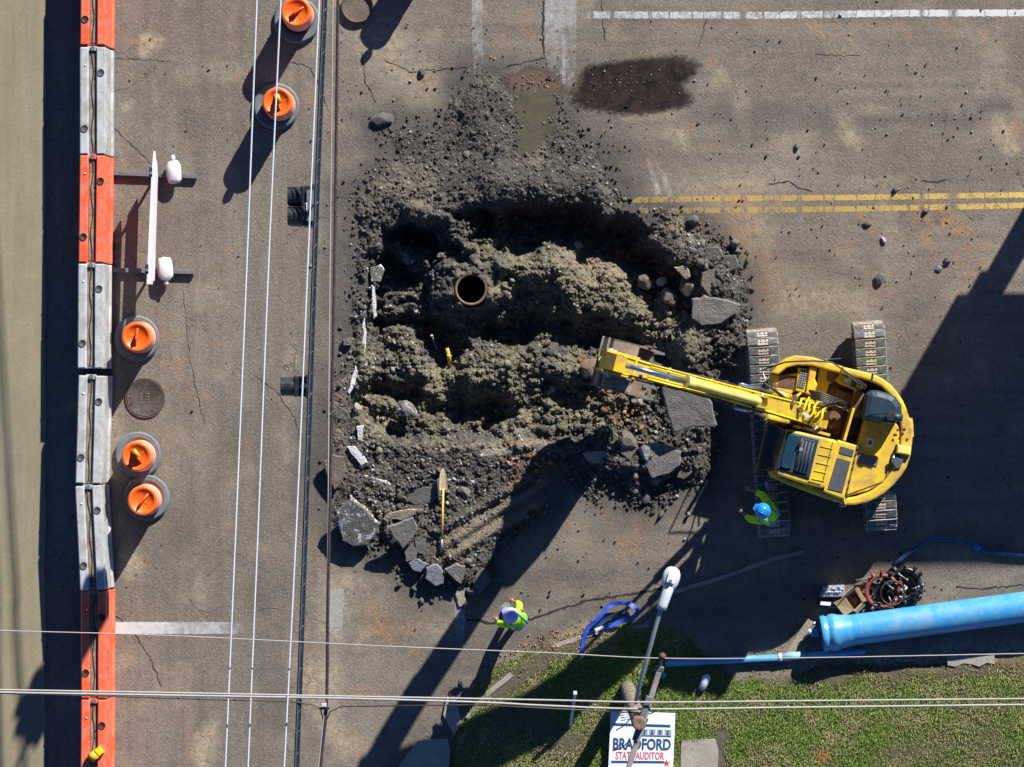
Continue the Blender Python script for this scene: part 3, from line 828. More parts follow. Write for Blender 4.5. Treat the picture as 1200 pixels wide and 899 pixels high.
t.l(c, bs.inputs['Base Color']); bs.inputs['Roughness'].default_value = 0.95; t.bump(t.noise(co, 30, 5, 0.8), 1.0, 0.05, bs)
lawn = grid_mesh('lawn', 500, 700, 1260, 960, 3.0, lawn_z, m, keep=lambda a_, b_, z: z > -0.055, attrs={'mixc': lawn_attr})

m, nt, bs, out = newmat('pale_concrete'); t = NT(nt); co = t.coord(True)
c = t.mix(t.ramp(t.noise(co, 5, 6, 0.7), 0.35, 0.65), (0.27, 0.25, 0.22), (0.38, 0.35, 0.30))
c = t.mix(t.ramp(t.noise(co, 40, 4, 0.8), 0.35, 0.6, 0.5, 0), c, (0.12, 0.10, 0.08))
t.l(c, bs.inputs['Base Color']); bs.inputs['Roughness'].default_value = 0.9; t.bump(t.noise(co, 40, 3, .7), 0.5, 0.006, bs)
M['conc'] = m
o = MB().prism([W(a, b, 0.1)[:2] for a, b in CONC], -0.05, 0.10, 0.01).build('sidewalk', m); tag(o, kind='structure')
o = MB().prism([W(a, b, 0.1)[:2] for a, b in [(524,815),(519,838),(532,862),(541,848),(536,828)]], -0.05, 0.06, 0.01).build('sidewalk', m); tag(o, kind='structure')
o = MB().prism([W(a, b, 0.1)[:2] for a, b in PAD], -0.05, 0.085, 0.01).build('concrete_pad', m); tag(o, kind='structure')
# curb remains along the road edge and the strip of concrete gutter
def ribbon_prism(name, pts, w, z0, z1, mat, jit=0.6, seed=3, kind='structure'):
    r_ = random.Random(seed); P = []
    for i in range(len(pts) - 1):
        a, b = Vector(pts[i]), Vector(pts[i + 1]); k = max(1, int((b - a).length / 9))
        for j in range(k): P.append(a.lerp(b, j / k))
    P.append(Vector(pts[-1])); rings = []
    for i, p in enumerate(P):
        d = (P[min(i + 1, len(P) - 1)] - P[max(i - 1, 0)]).normalized(); nn = Vector((-d.y, d.x))
        a = p + nn * (w / 2 + r_.uniform(-jit, jit)); b = p - nn * (w / 2 + r_.uniform(-jit, jit))
        A, B = W(a.x, a.y), W(b.x, b.y); dz = r_.uniform(-.006, .006)
        rings.append([Vector((A.x, A.y, z0)), Vector((A.x, A.y, z1 + dz)), Vector((B.x, B.y, z1 + dz)), Vector((B.x, B.y, z0))])
    o = MB().loft(rings).build(name, mat)
    return tag(o, kind=kind)
ribbon_prism('gutter_seam', [(790,694),(850,676),(905,655),(942,647)], 4.5, -0.03, 0.022, M['conc'])
ribbon_prism('curb', [(548,842),(572,812),(600,790)], 6, -0.03, 0.07, M['conc'])
ribbon_prism('curb', [(618,776),(650,757),(700,741),(760,733)], 5, -0.03, 0.05, M['conc'], 1.4)
ribbon_prism('curb', [(1110,775),(1165,772)], 12, -0.03, 0.075, M['conc'], 3.0)
M['crack'] = dirty('dark_crack_filler', (0.015, 0.013, 0.012), (0.04, 0.03, 0.025), 0.3, 12, 0.9)
def crack(pts, w=1.6, seed=1):
    """an open crack in the asphalt edge, filled with black grit"""
    r_ = random.Random(seed); P = []
    for i in range(len(pts) - 1):
        a, b = Vector(pts[i]), Vector(pts[i + 1]); k = max(1, int((b - a).length / 4))
        for j in range(k): P.append(a.lerp(b, j / k) + Vector((r_.uniform(-1, 1), r_.uniform(-1, 1))) * 1.1)
    P.append(Vector(pts[-1])); vs = []
    for i, p in enumerate(P):
        d = (P[min(i + 1, len(P) - 1)] - P[max(i - 1, 0)]).normalized(); nn = Vector((-d.y, d.x)); q = w * r_.uniform(0.25, 0.75) * (0.3 if i in (0, len(P) - 1) else 1)
        for sg in (1, -1):
            u = p + nn * q * sg; A = W(u.x, u.y); vs.append((A.x, A.y, float(road_z(np.array([u.x]), np.array([u.y]))[0]) + 0.003))
    return MB().add(vs, [(2*i, 2*i+1, 2*i+3, 2*i+2) for i in range(len(P) - 1)])
cm = MB()
for i, (pts, w) in enumerate((([(540,690),(545,725),(575,730),(615,728),(645,718),(690,703),(730,698),(760,693),(790,688)], 2.6),
        ([(637,0),(636,40),(640,80)], 2.0), ([(640,68),(610,74),(590,80)], 1.4), ([(550,79),(480,84),(450,70)], 1.0), ([(705,0),(707,30),(709,50)], 1.2),
        ([(900,215),(925,213),(940,222),(952,225)], 1.3), ([(1078,212),(1100,213),(1112,209)], 1.4), ([(955,64),(1010,66)], 0.8),
        ([(132,718),(160,745),(175,770),(190,805)], 1.2), ([(830,10),(824,40),(818,55)], 1.0), ([(340,73),(360,77),(372,95),(385,130)], 1.1), ([(134,68),(200,72)], 0.6), ([(1120,688),(1150,690),(1200,686)], 1.5),
        ([(424,60),(428,95),(441,120)], 1.0), ([(300,440),(325,460),(345,490),(355,520)], 0.9), ([(132,150),(165,180),(180,195)], .8), ([(215,340),(222,420),(240,500)], .7))):
    s = crack(pts, w, i); cm.add(s.v, s.f)
o = cm.build('road_cracks', M['crack']); tag(o, kind='structure')

# grass blades
def scatter_blades():
    N = 130000
    px = rng.uniform(515, 1240, N * 2); py = rng.uniform(725, 955, N * 2)
    x = px / S; y = py / S
    z = lawn_z(px, py); at = lawn_attr(px, py, z)
    k = (z > -0.02) & (rng.random(N * 2) > at[:, 0] * 1.5) & (sdist(px, py, PAD) < -1) & (sdist(px, py, CONC) < -1)
    px, py, z, at = px[k][:N], py[k][:N], z[k][:N], at[k][:N]; n = len(px)
    wx = (px - 600) / S; wy = (449.5 - py) / S
    tall = 0.022 + 0.045 * vnoise(px / S, py / S, 2.2, 402) * (0.5 + rng.random(n)) 
    an = rng.uniform(0, 6.28, n); w = rng.uniform(0.003, 0.006, n); ln = tall * rng.uniform(0.5, 1.5, n)
    dx, dy = np.cos(an), np.sin(an)
    b0 = np.stack([wx - dy * w, wy + dx * w, z - 0.005], -1); b1_ = np.stack([wx + dy * w, wy - dx * w, z - 0.005], -1)
    m0 = np.stack([wx + dx * ln * .4 - dy * w * .8, wy + dy * ln * .4 + dx * w * .8, z + tall * .75], -1); m1_ = np.stack([wx + dx * ln * .4 + dy * w * .8, wy + dy * ln * .4 - dx * w * .8, z + tall * .75], -1)
    tp = np.stack([wx + dx * ln, wy + dy * ln, z + tall], -1)
    co = np.stack([b0, b1_, m0, m1_, tp], 1).reshape(-1, 3)
    base = np.arange(n) * 5
    tr = np.concatenate([np.stack([base, base + 1, base + 3], -1), np.stack([base, base + 3, base + 2], -1), np.stack([base + 2, base + 3, base + 4], -1)])
    me = bpy.data.meshes.new('grass')
    me.vertices.add(len(co)); me.vertices.foreach_set('co', co.ravel())
    me.loops.add(tr.size); me.loops.foreach_set('vertex_index', tr.ravel().astype(np.int32))
    me.polygons.add(len(tr)); me.polygons.foreach_set('loop_start', np.arange(0, tr.size, 3, dtype=np.int32)); me.polygons.foreach_set('loop_total', np.full(len(tr), 3, np.int32))
    me.update(calc_edges=True)
    dry = np.clip(at[:, 1] * 2.4 - 0.85 + rng.normal(0, .25, n) + at[:, 0] * .6, 0, 1)
    g = np.array([0.10, 0.19, 0.018]); g2 = np.array([0.20, 0.30, 0.034]); d = np.array([0.36, 0.30, 0.14])
    r1 = rng.random(n)[:, None]
    c = (g * r1 + g2 * (1 - r1)) * (1 - dry[:, None]) + d * dry[:, None]
    c = np.repeat(c, 5, 0)
    a = me.attributes.new('mixc', 'FLOAT_COLOR', 'POINT'); a.data.foreach_set('color', np.concatenate([c, np.ones((len(c), 1))], 1).astype(np.float32).ravel())
    m, nt, bs, out = newmat('grass_blade'); t = NT(nt)
    t.l(t.attr('mixc'), bs.inputs['Base Color']); bs.inputs['Roughness'].default_value = 0.6
    me.materials.append(m)
    o = bpy.data.objects.new('grass', me); COL.objects.link(o)
    tag(o, 'short green and straw coloured grass on the verge below the blue pipe', 'grass', kind='stuff')
scatter_blades()

# loose clods and pebbles
def ico():
    p = (1 + 5 ** .5) / 2
    v = np.array([(-1,p,0),(1,p,0),(-1,-p,0),(1,-p,0),(0,-1,p),(0,1,p),(0,-1,-p),(0,1,-p),(p,0,-1),(p,0,1),(-p,0,-1),(-p,0,1)], float); v /= np.linalg.norm(v[0])
    f = np.array([(0,11,5),(0,5,1),(0,1,7),(0,7,10),(0,10,11),(1,5,9),(5,11,4),(11,10,2),(10,7,6),(7,1,8),(3,9,4),(3,4,2),(3,2,6),(3,6,8),(3,8,9),(4,9,5),(2,4,11),(6,2,10),(8,6,7),(9,8,1)])
    return v, f
IV, IF = ico()
def scatter_rocks(name, px, py, z, size, col, label, cat, flat=0.65):
    n = len(px)
    a = rng.uniform(0, 6.28, n); b = rng.uniform(-.6, .6, n)
    v = IV[None] * rng.uniform(0.5, 1.35, (n, 12, 1)) * np.stack([np.ones(n), rng.uniform(.5, 1, n), np.full(n, flat) * rng.uniform(.7, 1.2, n)], -1)[:, None] * size[:, None, None]
    ca, sa, cb, sb = np.cos(a)[:, None], np.sin(a)[:, None], np.cos(b)[:, None], np.sin(b)[:, None]
    x, y, zz = v[..., 0], v[..., 1], v[..., 2]
    x, zz = x * cb - zz * sb, x * sb + zz * cb
    x, y = x * ca - y * sa, x * sa + y * ca
    co = np.stack([x + ((px - 600) / S)[:, None], y + ((449.5 - py) / S)[:, None], zz + (z + size * .2)[:, None]], -1).reshape(-1, 3)
    tr = (IF[None] + (np.arange(n) * 12)[:, None, None]).reshape(-1, 3)
    me = bpy.data.meshes.new(name)
    me.vertices.add(len(co)); me.vertices.foreach_set('co', co.ravel())
    me.loops.add(tr.size); me.loops.foreach_set('vertex_index', tr.ravel().astype(np.int32))
    me.polygons.add(len(tr)); me.polygons.foreach_set('loop_start', np.arange(0, tr.size, 3, dtype=np.int32)); me.polygons.foreach_set('loop_total', np.full(len(tr), 3, np.int32))
    me.update(calc_edges=True)
    c = np.repeat(col, 12, 0)
    at = me.attributes.new('mixc', 'FLOAT_COLOR', 'POINT'); at.data.foreach_set('color', np.concatenate([c, np.ones((len(c), 1))], 1).astype(np.float32).ravel())
    me.materials.append(M['rocks'])
    o = bpy.data.objects.new(name, me); COL.objects.link(o)
    return tag(o, label, cat, kind='stuff')
m, nt, bs, out = newmat('loose_clods'); t = NT(nt); co_ = t.coord()
n_ = t.noise(co_, 45, 4, 0.75)
t.l(t.mix(t.ramp(n_, 0.3, 0.7, 0.55, 0.0), t.attr('mixc'), (0.02, 0.018, 0.016)), bs.inputs['Base Color']); bs.inputs['Roughness'].default_value = 0.95; bs.inputs['Specular IOR Level'].default_value = 0.2
t.bump(n_, 0.8, 0.012, bs)
M['rocks'] = m
def soil_cols(px, py, jitter=0.25):
    a = soil_attr(px, py, None); n = len(px); r = rng.random((n, 1))
    c = np.array([0.056, 0.052, 0.050]) * (1 - r) + np.array([0.16, 0.148, 0.132]) * r ** 1.4
    ol = np.array([0.11, 0.10, 0.062]) * (1 - r) + np.array([0.27, 0.245, 0.16]) * r
    c = c * (1 - a[:, :1]) + ol * a[:, :1]
    k = a[:, 1:2] * .7; c = c * (1 - k) + np.array([0.26, 0.21, 0.15]) * k
    k = a[:, 2:3] * .8 * (rng.random((n, 1)) < .6); c = c * (1 - k) + np.array([0.34, 0.15, 0.05]) * k
    w = rng.random((n, 1)); c = np.where(w > 0.965, np.array([[0.40, 0.40, 0.39]]) * (0.55 + 0.6 * rng.random((n, 1))), c)
    return c * rng.uniform(1 - jitter, 1 + jitter, (n, 1))
def rocks_in_dirt(N, smin, smax, name, label, power=2.6, edge=0):
    px = rng.uniform(372, 888, N * 3); py = rng.uniform(70, 706, N * 3)
    dd = sdist(px, py, DIRT); sh = np.hypot(px - 552, py - 340)
    fl = linefall(px, py, [(530,640),(640,570)], 34) + linefall(px, py, [(485,590)], 30) + 1.2*linefall(px, py, [(624,122),(624,158)], 24)
    thin = np.maximum(sstep(250, 215, py) * .72, sstep(440, 405, px) * .85)
    k = (rng.random(N * 3) > thin) & (dd > edge - 16 * rng.random(N * 3) ** 4) & (sh > 44) & (rng.random(N * 3) > fl)
    for sl_ in SL: k &= sdist(px, py, sl_[0]) < 0.5
    px, py = px[k][:N], py[k][:N]; n = len(px)
    u = rng.random(n); s = smin + (smax - smin) * u ** power
    z = np.maximum(soil_z(px, py), np.where(sdist(px, py, PIT) < 0, 0.0, -9))
    return scatter_rocks(name, px, py, z, s, soil_cols(px, py), label, 'clods')
ROCKS = lambda: (rocks_in_dirt(21000, 0.010, 0.055, 'loose_clods', 'loose dark and olive clods of earth strewn over the dug up ground', 2.2),
   fragments(),
   rocks_in_dirt(900, 0.040, 0.11, 'lumps_of_soil', 'fist sized to football sized lumps of soil and rubble in and round the pit', 3.0, 16))
def fragments():
    # whitish broken paint and concrete bits along the left rim, dark angular asphalt bits on the right heap
    P = [(432,320),(440,372),(455,405),(430,430),(415,470),(425,530),(450,565),(430,600),(470,440),(500,560),(545,560),(560,600),(470,310),(600,520),(480,390),(440,500)]
    k = rng.integers(0, len(P), 330); a = np.array(P, float)[k]; px = a[:, 0] + rng.normal(0, 13, 330); py = a[:, 1] + rng.normal(0, 15, 330)
    sz = 0.018 + 0.055 * rng.random(330) ** 2.5
    col = np.array([[.46, .47, .47]]) * rng.uniform(.35, 1.1, (330, 1))
    kk = np.hypot(px - 552, py - 340) > 46; px, py, sz, col = px[kk], py[kk], sz[kk], col[kk]
    scatter_rocks('pale_fragments', px, py, np.where(sdist(px, py, PIT) < 0, np.maximum(soil_z(px, py), 0), soil_z(px, py)), sz, col, 'small whitish fragments of painted road along the left rim of the dig', 'fragments', flat=.5)
    P = [(830,300),(850,310),(815,335),(800,360),(840,395),(800,410),(760,560),(740,530),(790,540),(720,545),(770,580),(520,640),(490,610),(460,590),(500,690),(800,290),(780,345)]
    k = rng.integers(0, len(P), 420); a = np.array(P, float)[k]; px = a[:, 0] + rng.normal(0, 15, 420); py = a[:, 1] + rng.normal(0, 12, 420)
    sz = 0.03 + 0.09 * rng.random(420) ** 2.2; r = rng.random((420, 1))
    col = np.array([[.06, .058, .057]]) * (1 - r) + np.array([[.19, .175, .16]]) * r
    kk = np.ones(len(px), bool)
    for sl_ in SL: kk &= sdist(px, py, sl_[0]) < 1
    px, py, sz, col = px[kk], py[kk], sz[kk], col[kk]
    scatter_rocks('asphalt_fragments', px, py, np.where(sdist(px, py, PIT) < 0, np.maximum(soil_z(px, py), 0), soil_z(px, py)), sz, col, 'dark angular fragments of broken asphalt heaped right of and below the pit', 'fragments', flat=.42)
# grit and stones thrown over the road
N = 2300
cx = rng.choice([640, 560, 470, 840, 1115, 1120, 700, 560, 1040, 1000], N); cy = rng.choice([150, 120, 200, 260, 270, 320, 640, 700, 240, 120], N)
px = cx + rng.normal(0, 75, N); py = cy + rng.normal(0, 38, N)
k2 = 900; px[:k2] = rng.uniform(135, 1200, k2); py[:k2] = rng.uniform(0, 700, k2)
k = (sdist(px, py, PIT) < -4) & (px > 135) & (py < 760); px, py = px[k], py[k]; n = len(px)
tone = rng.random((n, 1)); col = np.where(tone < .55, np.array([[.045, .042, .045]]), np.where(tone < .8, np.array([[.34, .20, .10]]), np.array([[.32, .31, .30]])))
scatter_rocks('road_grit', px, py, np.maximum(soil_z(px, py), 0.0), 0.007 + 0.03 * rng.random(n) ** 3.5, col * rng.uniform(.7, 1.3, (n, 1)), 'dark and tan grit and small stones scattered over the asphalt', 'grit')
# dry leaves in the gutter and in the wet stain
N = 1500
px = np.concatenate([rng.normal(650, 45, 500), rng.uniform(560, 760, 350), rng.uniform(880, 1200, 700), rng.normal(742, 28, 45), rng.uniform(610, 645, 40), rng.uniform(400, 800, 130)])
py = np.concatenate([rng.normal(752, 12, 500), rng.uniform(735, 800, 350), rng.normal(779, 9, 700), rng.normal(100, 11, 45), rng.uniform(86, 110, 40), rng.uniform(20, 120, 130)])
k = np.concatenate([np.abs((449.5 - 0) * 0 + py[:850] - (742 + (700 - px[:850]) * .42)) < 26, np.ones(len(px) - 850, bool)]); px, py = px[k], py[k]; n = len(px)
col = np.array([[.48, .33, .19]]) * rng.uniform(.6, 1.35, (n, 1)) + np.array([[.08, -.04, -.05]]) * (rng.random((n, 1)) < .25)
scatter_rocks('dry_leaves', px, py, np.maximum(np.maximum(lawn_z(px, py), 0.0), 0.004), np.where((px > 660) & (py < 140), rng.uniform(.006, .020, n), rng.uniform(.010, .030, n)), np.clip(col * rng.uniform(.35, 1.0, (n, 1)), .02, 1), 'dry tan and orange leaves littering the road edge', 'leaves', flat=0.18)
from mathutils import noise as mnoise
# ================================================================== THINGS
def V2(px, py, z):
    return W(px, py, z)

# ---------------- plastic barriers
BARW = 0.30
def barrier(x0, y0, x1, y1, colour, label, lamp=False):
    z1 = 1.04
    A = W(x0, y0, z1); B = W(x1, y1, z1); c = (A + B) / 2; c.z = 0; d = (B - A); L = d.length; ang = math.atan2(d.y, d.x)
    root = empty('traffic_barrier', (c.x, c.y, 0), label, 'barrier', 'water filled barriers along the left side of the road', 0)
    mat = M['orange_barrier'] if colour == 'orange' else M['white_barrier']
    prof = [(-.335, 0), (-.335, .16), (-.315, .24), (-.300, .97), (-.272, 1.04), (-.125, 1.045), (-.105, 1.02), (-.095, .955), (.055, .955), (.065, 1.02), (.085, 1.045), (.235, 1.04), (.262, .97), (.30, .24), (.345, .20), (.345, 0)]
    u = Vector((math.cos(ang), math.sin(ang), 0)); v = Vector((-u.y, u.x, 0))
    sgn = 1 if v.x > 0 else -1
    rings = []
    hl = L / 2
    for s, ksh in ((-hl + .005, .985), (-hl + .03, 1.0), (-hl + .2, 1.0), (-hl*.33, .997), (hl*.33, .997), (hl - .2, 1.0), (hl - .03, 1.0), (hl - .005, .985)):
        rings.append([c + u * s + v * sgn * (a * ksh) + Vector((0, 0, b * (1 if ksh > .99 else .985))) for a, b in prof])
    MB().loft(rings).build('body', mat, root)
    # fork lift rib mouldings on the near shoulder
    hm = M['hole'] if colour == 'orange' else M['hole_grey']
    for s, off in ((-.26 * L, -.19), (.26 * L, .16)):
        p = c + u * (-s if u.y < 0 else s) + v * sgn * off
        MB().lathe([(0.0, 1.052), (.068, 1.052), (.072, 1.058), (.078, 1.058), (.080, 1.03)], (p.x, p.y, 0), 20).build('fill_hole', hm, root)  # dark disc on the shoulder, the shade inside a filler hole put into colour
    p = c + u * (-.33 * L if u.y < 0 else .33 * L) + v * sgn * -.17
    MB().lathe([(0.0, 1.058), (.018, 1.058), (.022, 1.04)], (p.x, p.y, 0), 10).build('drain_plug', M['board_white'], root)
    MB().bar(c + u * (-hl + .06) + v * sgn * -.02 + Vector((0, 0, .962)), c + u * (hl - .06) + v * sgn * -.02 + Vector((0, 0, .962)), .125, .018).build('groove_dirt', M['groove'], root)
    # end knuckle with steel pin
    for s in (-hl + .03,):
        q = c + u * s + v * sgn * -.02
        MB().cyl((q.x, q.y, .3), (q.x, q.y, 1.03), .05, n=12).build('hinge_pin', M['steel_dark'], root)
        MB().bar(q + v * .11 + Vector((0, 0, .99)), q - v * .11 + Vector((0, 0, .99)), .10, .05).build('hinge_knuckle', mat, root)
    # steel cable lying in the groove
    r_ = random.Random(int(y0) + 5); path = []
    for k in range(15):
        s = -hl + .05 + (L - .1) * k / 14
        path.append(c + u * s + v * sgn * (-.02 + .022 * math.sin(k * 1.1 + y0) + r_.uniform(-.008, .008)) + Vector((0, 0, .985)))
    MB().tube(path, .009, 6).build('cable', M['cable_brown'], root)
    # long moulded rib along the right hand side
    rr = [c + u * s + v * sgn * .268 + Vector((0, 0, .90)) for s in (-hl + .1, hl - .1)]
    MB().bar(rr[0], rr[1], .035, .05).build('side_rib', mat, root)
    # mud and rainwater staining pooled in the groove
    return root
barrier(114,-200,114,-75,'white','white plastic barrier beyond the top edge, past the topmost orange one')
barrier(110.8,-73,109.8,53,'orange','orange barrier at the top of the row, cut by the picture edge')
barrier(109.3,55,109.3,181,'white','scuffed white plastic barrier level with the second orange drum, topmost of the white ones')
barrier(109.3,182,107.8,308,'orange','orange plastic barrier beside the striped barricade and its sandbags')
barrier(107.3,309,106.8,432,'white','white plastic barrier beside the upper left drum, ending at the open gap')
barrier(107.8,440,104.3,567,'white','white plastic barrier beside the manhole cover, just below the open gap')
barrier(103.8,569,109.8,692,'white','white barrier set at a slight angle just above the lower orange run')
barrier(110.8,693,110.8,819,'orange','orange plastic barrier beside the faded white stop line, upper part in shade')
barrier(110.8,820,109.8,946,'orange','orange plastic barrier at the bottom of the row with an amber lamp lying on it')
# amber lamp lying on the last barrier
p = W(112, 884, 1.1)
r = empty('warning_lamp', (p.x, p.y, 1.045), 'amber warning lamp on its side on the bottom orange barrier', 'warning lamp')
d = Vector((.75, .62, 0)).normalized()
MB().cyl(p - d * .14 + Vector((0,0,.03)), p + d * .02 + Vector((0,0,.03)), .10, .095, 18).build('lens', M['lamp_yellow'], r)
MB().box(p + d * .11, (.14, .17, .13), rz=math.atan2(d.y, d.x)).build('battery_case', M['yellow_clean'], r)
MB().cyl(p - d * .15 + Vector((0,0,.03)), p - d * .14 + Vector((0,0,.03)), .07, .07, 14).build('lens_rim', M['hole'], r)

# ---------------- traffic drums
def drum(px, py, label, rot=0.0, lamp=False, bright=False, dx=0, dy=0):
    dx -= 5; dy += 1
    c = W(px, py, 1.0)
    root = empty('traffic_drum', (c.x, c.y, 0), label, 'traffic drum', 'orange traffic drums on the left lane', rot)
    def L(mb, name, mat): return mb.build(name, mat, root, local=True)
    ox, oy = dx / S, dy / S
    Rm = Matrix.Rotation(-rot, 3, 'Z'); o2 = Rm @ Vector((ox, oy, 0))
    L(MB().lathe([(.30, .0), (.48, .0), (.503, .03), (.503, .075), (.475, .10), (.42, .115), (.36, .10), (.33, .07), (.30, .07)], (o2.x, o2.y, 0), 48), 'rubber_base', M['rubber_base'])
    L(MB().lathe([(.44, .112), (.455, .122), (.47, .112)], (o2.x, o2.y, 0), 48), 'base_ridge', M['rubber_base'])
    zs = [(.375, .07), (.37, .20), (.362, .205)]
    L(MB().lathe([(.345, .05), (.342, .22), (.335, .23)], n=40), 'lower_body', M['orange_drum'])
    L(MB().lathe([(.338, .23), (.335, .37), (.330, .38)], n=40), 'white_band', M['reflective_white'])
    L(MB().lathe([(.336, .38), (.333, .53), (.328, .54)], n=40), 'middle_band', M['orange_drum'])
    L(MB().lathe([(.331, .54), (.328, .68), (.324, .69)], n=40), 'white_band', M['reflective_white'])
    L(MB().lathe([(.332, .69), (.330, .80), (.322, .83), (.322, .96), (.314, .99), (.29, 1.003), (.245, .995), (.225, .965), (0, .96)], n=48), 'top_body', M['orange_drum'])
    L(MB().lathe([(.324, .86), (.327, .87), (.327, .93), (.324, .94)], n=40), 'top_band', M['reflective_white'])
    # carrying handle moulded across the top
    hb = MB(); hb.loft([[Vector((-.20, -.02, .955)), Vector((-.20, .02, .955)), Vector((-.14, .012, 1.02)), Vector((-.14, -.012, 1.02))],
                        [Vector((-.05, -.03, .955)), Vector((-.05, .03, .955)), Vector((-.05, .014, 1.12)), Vector((-.05, -.014, 1.12))],
                        [Vector((.07, -.03, .955)), Vector((.07, .03, .955)), Vector((.07, .014, 1.12)), Vector((.07, -.014, 1.12))],
                        [Vector((.20, -.02, .955)), Vector((.20, .02, .955)), Vector((.14, .012, 1.02)), Vector((.14, -.012, 1.02))]])
    L(hb, 'handle', M['orange_drum'])
    L(MB().box((.0, .0, .960), (.015, .42, .016)), 'cross_rib', M['orange_drum'])
    if lamp:
        L(MB().box((.05, -.06, 1.06), (.09, .06, .24)).cyl((.05, -.06, 1.16), (.05, -.06, 1.18), .03), 'lamp_bracket', M['hole_grey'])
        L(MB().cyl((.05, -.10, 1.26), (.05, -.02, 1.26), .095, .095, 16), 'lamp_lens', M['lamp_yellow'])
    return root
drum(347, 14, 'orange traffic drum at the top of the picture, nearest the dark overhead cable', 0.6, dx=3, dy=-6)
drum(325, 120, 'orange traffic drum with a small amber lamp, second from the top', 1.9, True, dx=1, dy=-2)
drum(160, 395, 'orange traffic drum by the barrier just above the round manhole cover', 1.45, dx=0, dy=-2)
drum(160, 535, 'orange traffic drum between the manhole cover and the lowest drum', 2.2, True, dx=2, dy=0)
drum(167, 587, 'lowest orange traffic drum, its base tucked against the drum above', 0.9, dx=5, dy=1)
drum(487, -50, 'orange traffic drum just beyond the top edge that throws a shadow on the road', 0.4, True)

# ---------------- barricade with sandbags
c = W(178, 255, 0)
bar_ = empty('barricade', (c.x, c.y, 0), 'white board barricade seen edge on, standing on two grey bar feet by the barrier', 'barricade')
P0 = W(180.5, 177, 1.15); P1 = W(174.5, 333, 1.15)
for k, (zc, hgt, a, b) in enumerate(((1.02, .26, 0, 1), (.60, .22, .06, .97))):
    A = Vector((P0.x, P0.y, zc)).lerp(Vector((P1.x, P1.y, zc)), a); B = Vector((P0.x, P0.y, zc)).lerp(Vector((P1.x, P1.y, zc)), b)
    d = (B - A).normalized(); n_ = Vector((-d.y, d.x, 0)); w = .045
    rr = []
    for s, zz in ((0, .01), (.14, .0), (.2, .0), (.98, 0), (1, .02)):
        q = A.lerp(B, s); ww = w * (1.0 if s < .3 else 1.35)
        if s == 0: ww = .012
        rr.append([q + n_ * ww + Vector((0, 0, -hgt/2)), q - n_ * ww + Vector((0, 0, -hgt/2)), q - n_ * ww * .8 + Vector((0, 0, hgt/2)), q + n_ * ww * .8 + Vector((0, 0, hgt/2))])
    MB().loft(rr).build('board', M['board_white'], bar_)
for (x0, y0, x1, y1, xp) in ((133.5, 203, 231.5, 207, 180), (132.5, 316.5, 228, 319, 175.5)):
    a, b = W(x0, y0, .06), W(x1, y1, .06)
    MB().bar(a, b, .095, .10).build('foot', M['steel_dark'], bar_)
    q = W(xp, (y0 + y1) / 2, .5)
    MB().box((q.x, q.y, .62), (.045, .05, 1.12)).build('post', M['steel'], bar_)
    MB().box((q.x, q.y + .02, 1.10), (.075, .22, .10)).build('bracket', M['hose'], bar_)
def sandbag(px, py, ang, label):
    c = W(px, py, .15); root = empty('sandbag', (c.x, c.y, .09), label, 'sandbag', 'sandbags on the barricade feet', ang)
    rings = []
    r_ = random.Random(int(px * 7 + py))
    for s, w, h in ((-.27, .02, .02), (-.25, .12, .05), (-.18, .155, .09), (0, .165, .115), (.14, .16, .10), (.21, .11, .07), (.25, .035, .035), (.30, .05, .03), (.35, .035, .015)):
        rings.append([Vector((math.cos(a) * w * r_.uniform(.93, 1.07), s + r_.uniform(-.008, .008), .11 + math.sin(a) * h * r_.uniform(.9, 1.1))) for a in [2 * math.pi * k / 14 for k in range(14)]])
    MB().loft(rings, True).build('bag', M['bag'], root, local=True)
    MB().tube([Vector((math.cos(a) * .045, .245, .11 + math.sin(a) * .045)) for a in [2 * math.pi * k / 12 for k in range(13)]], .01, 6).build('tie', M['cable_dark'], root, local=True)
sandbag(204, 201, 0.05, 'white sandbag tied at the top, on the upper foot of the barricade')
sandbag(194, 316, math.pi + .08, 'white sandbag tied at the bottom, on the lower foot of the barricade')

# ---------------- manhole cover, ring, brick shaft
c = W(170, 466.5, 0)
mc = empty('manhole_cover', (c.x, c.y, 0), 'round dark iron manhole cover set in the left lane between the drums', 'manhole cover')
MB().lathe([(.0, .012), (.375, .012), (.385, .018), (.40, .018), (.405, .0)], c, 48).build('cover', M['darkiron'], mc)
MB().lathe([(.408, -.01), (.412, .020), (.435, .020), (.44, .0)], c, 48).build('frame', M['rust'], mc)
M['castmark'] = dirty('worn_raised_casting', (0.17, 0.145, 0.115), (0.10, 0.08, 0.07), 0.4, 14, 0.6)
for i in range(3):
    for j in range(4):
        if i == 1: MB().box((c.x + .045 + .0 * j, c.y - .10 + j * .065, .016), (.06, .018, .012)).build('raised_letter', M['castmark'], mc)
        else: MB().box((c.x - .08 + i * .08, c.y - .10 + j * .065, .016), (.035, .045, .012)).build('raised_letter', M['castmark'], mc)
for k in range(18):
    a = 2 * math.pi * k / 18
    MB().box((c.x + .31 * math.cos(a), c.y + .31 * math.sin(a), .016), (.045, .02, .010), rz=a).build('raised_stud', M['darkiron'] if k % 4 else M['castmark'], mc)
for a in (.6, 3.6): MB().lathe([(0, .0135), (.02, .0135), (.022, .019), (.028, .019), (.03, .012)], (c.x + .34 * math.cos(a), c.y + .34 * math.sin(a), 0), 12).build('pick_hole', M['hole'], mc)

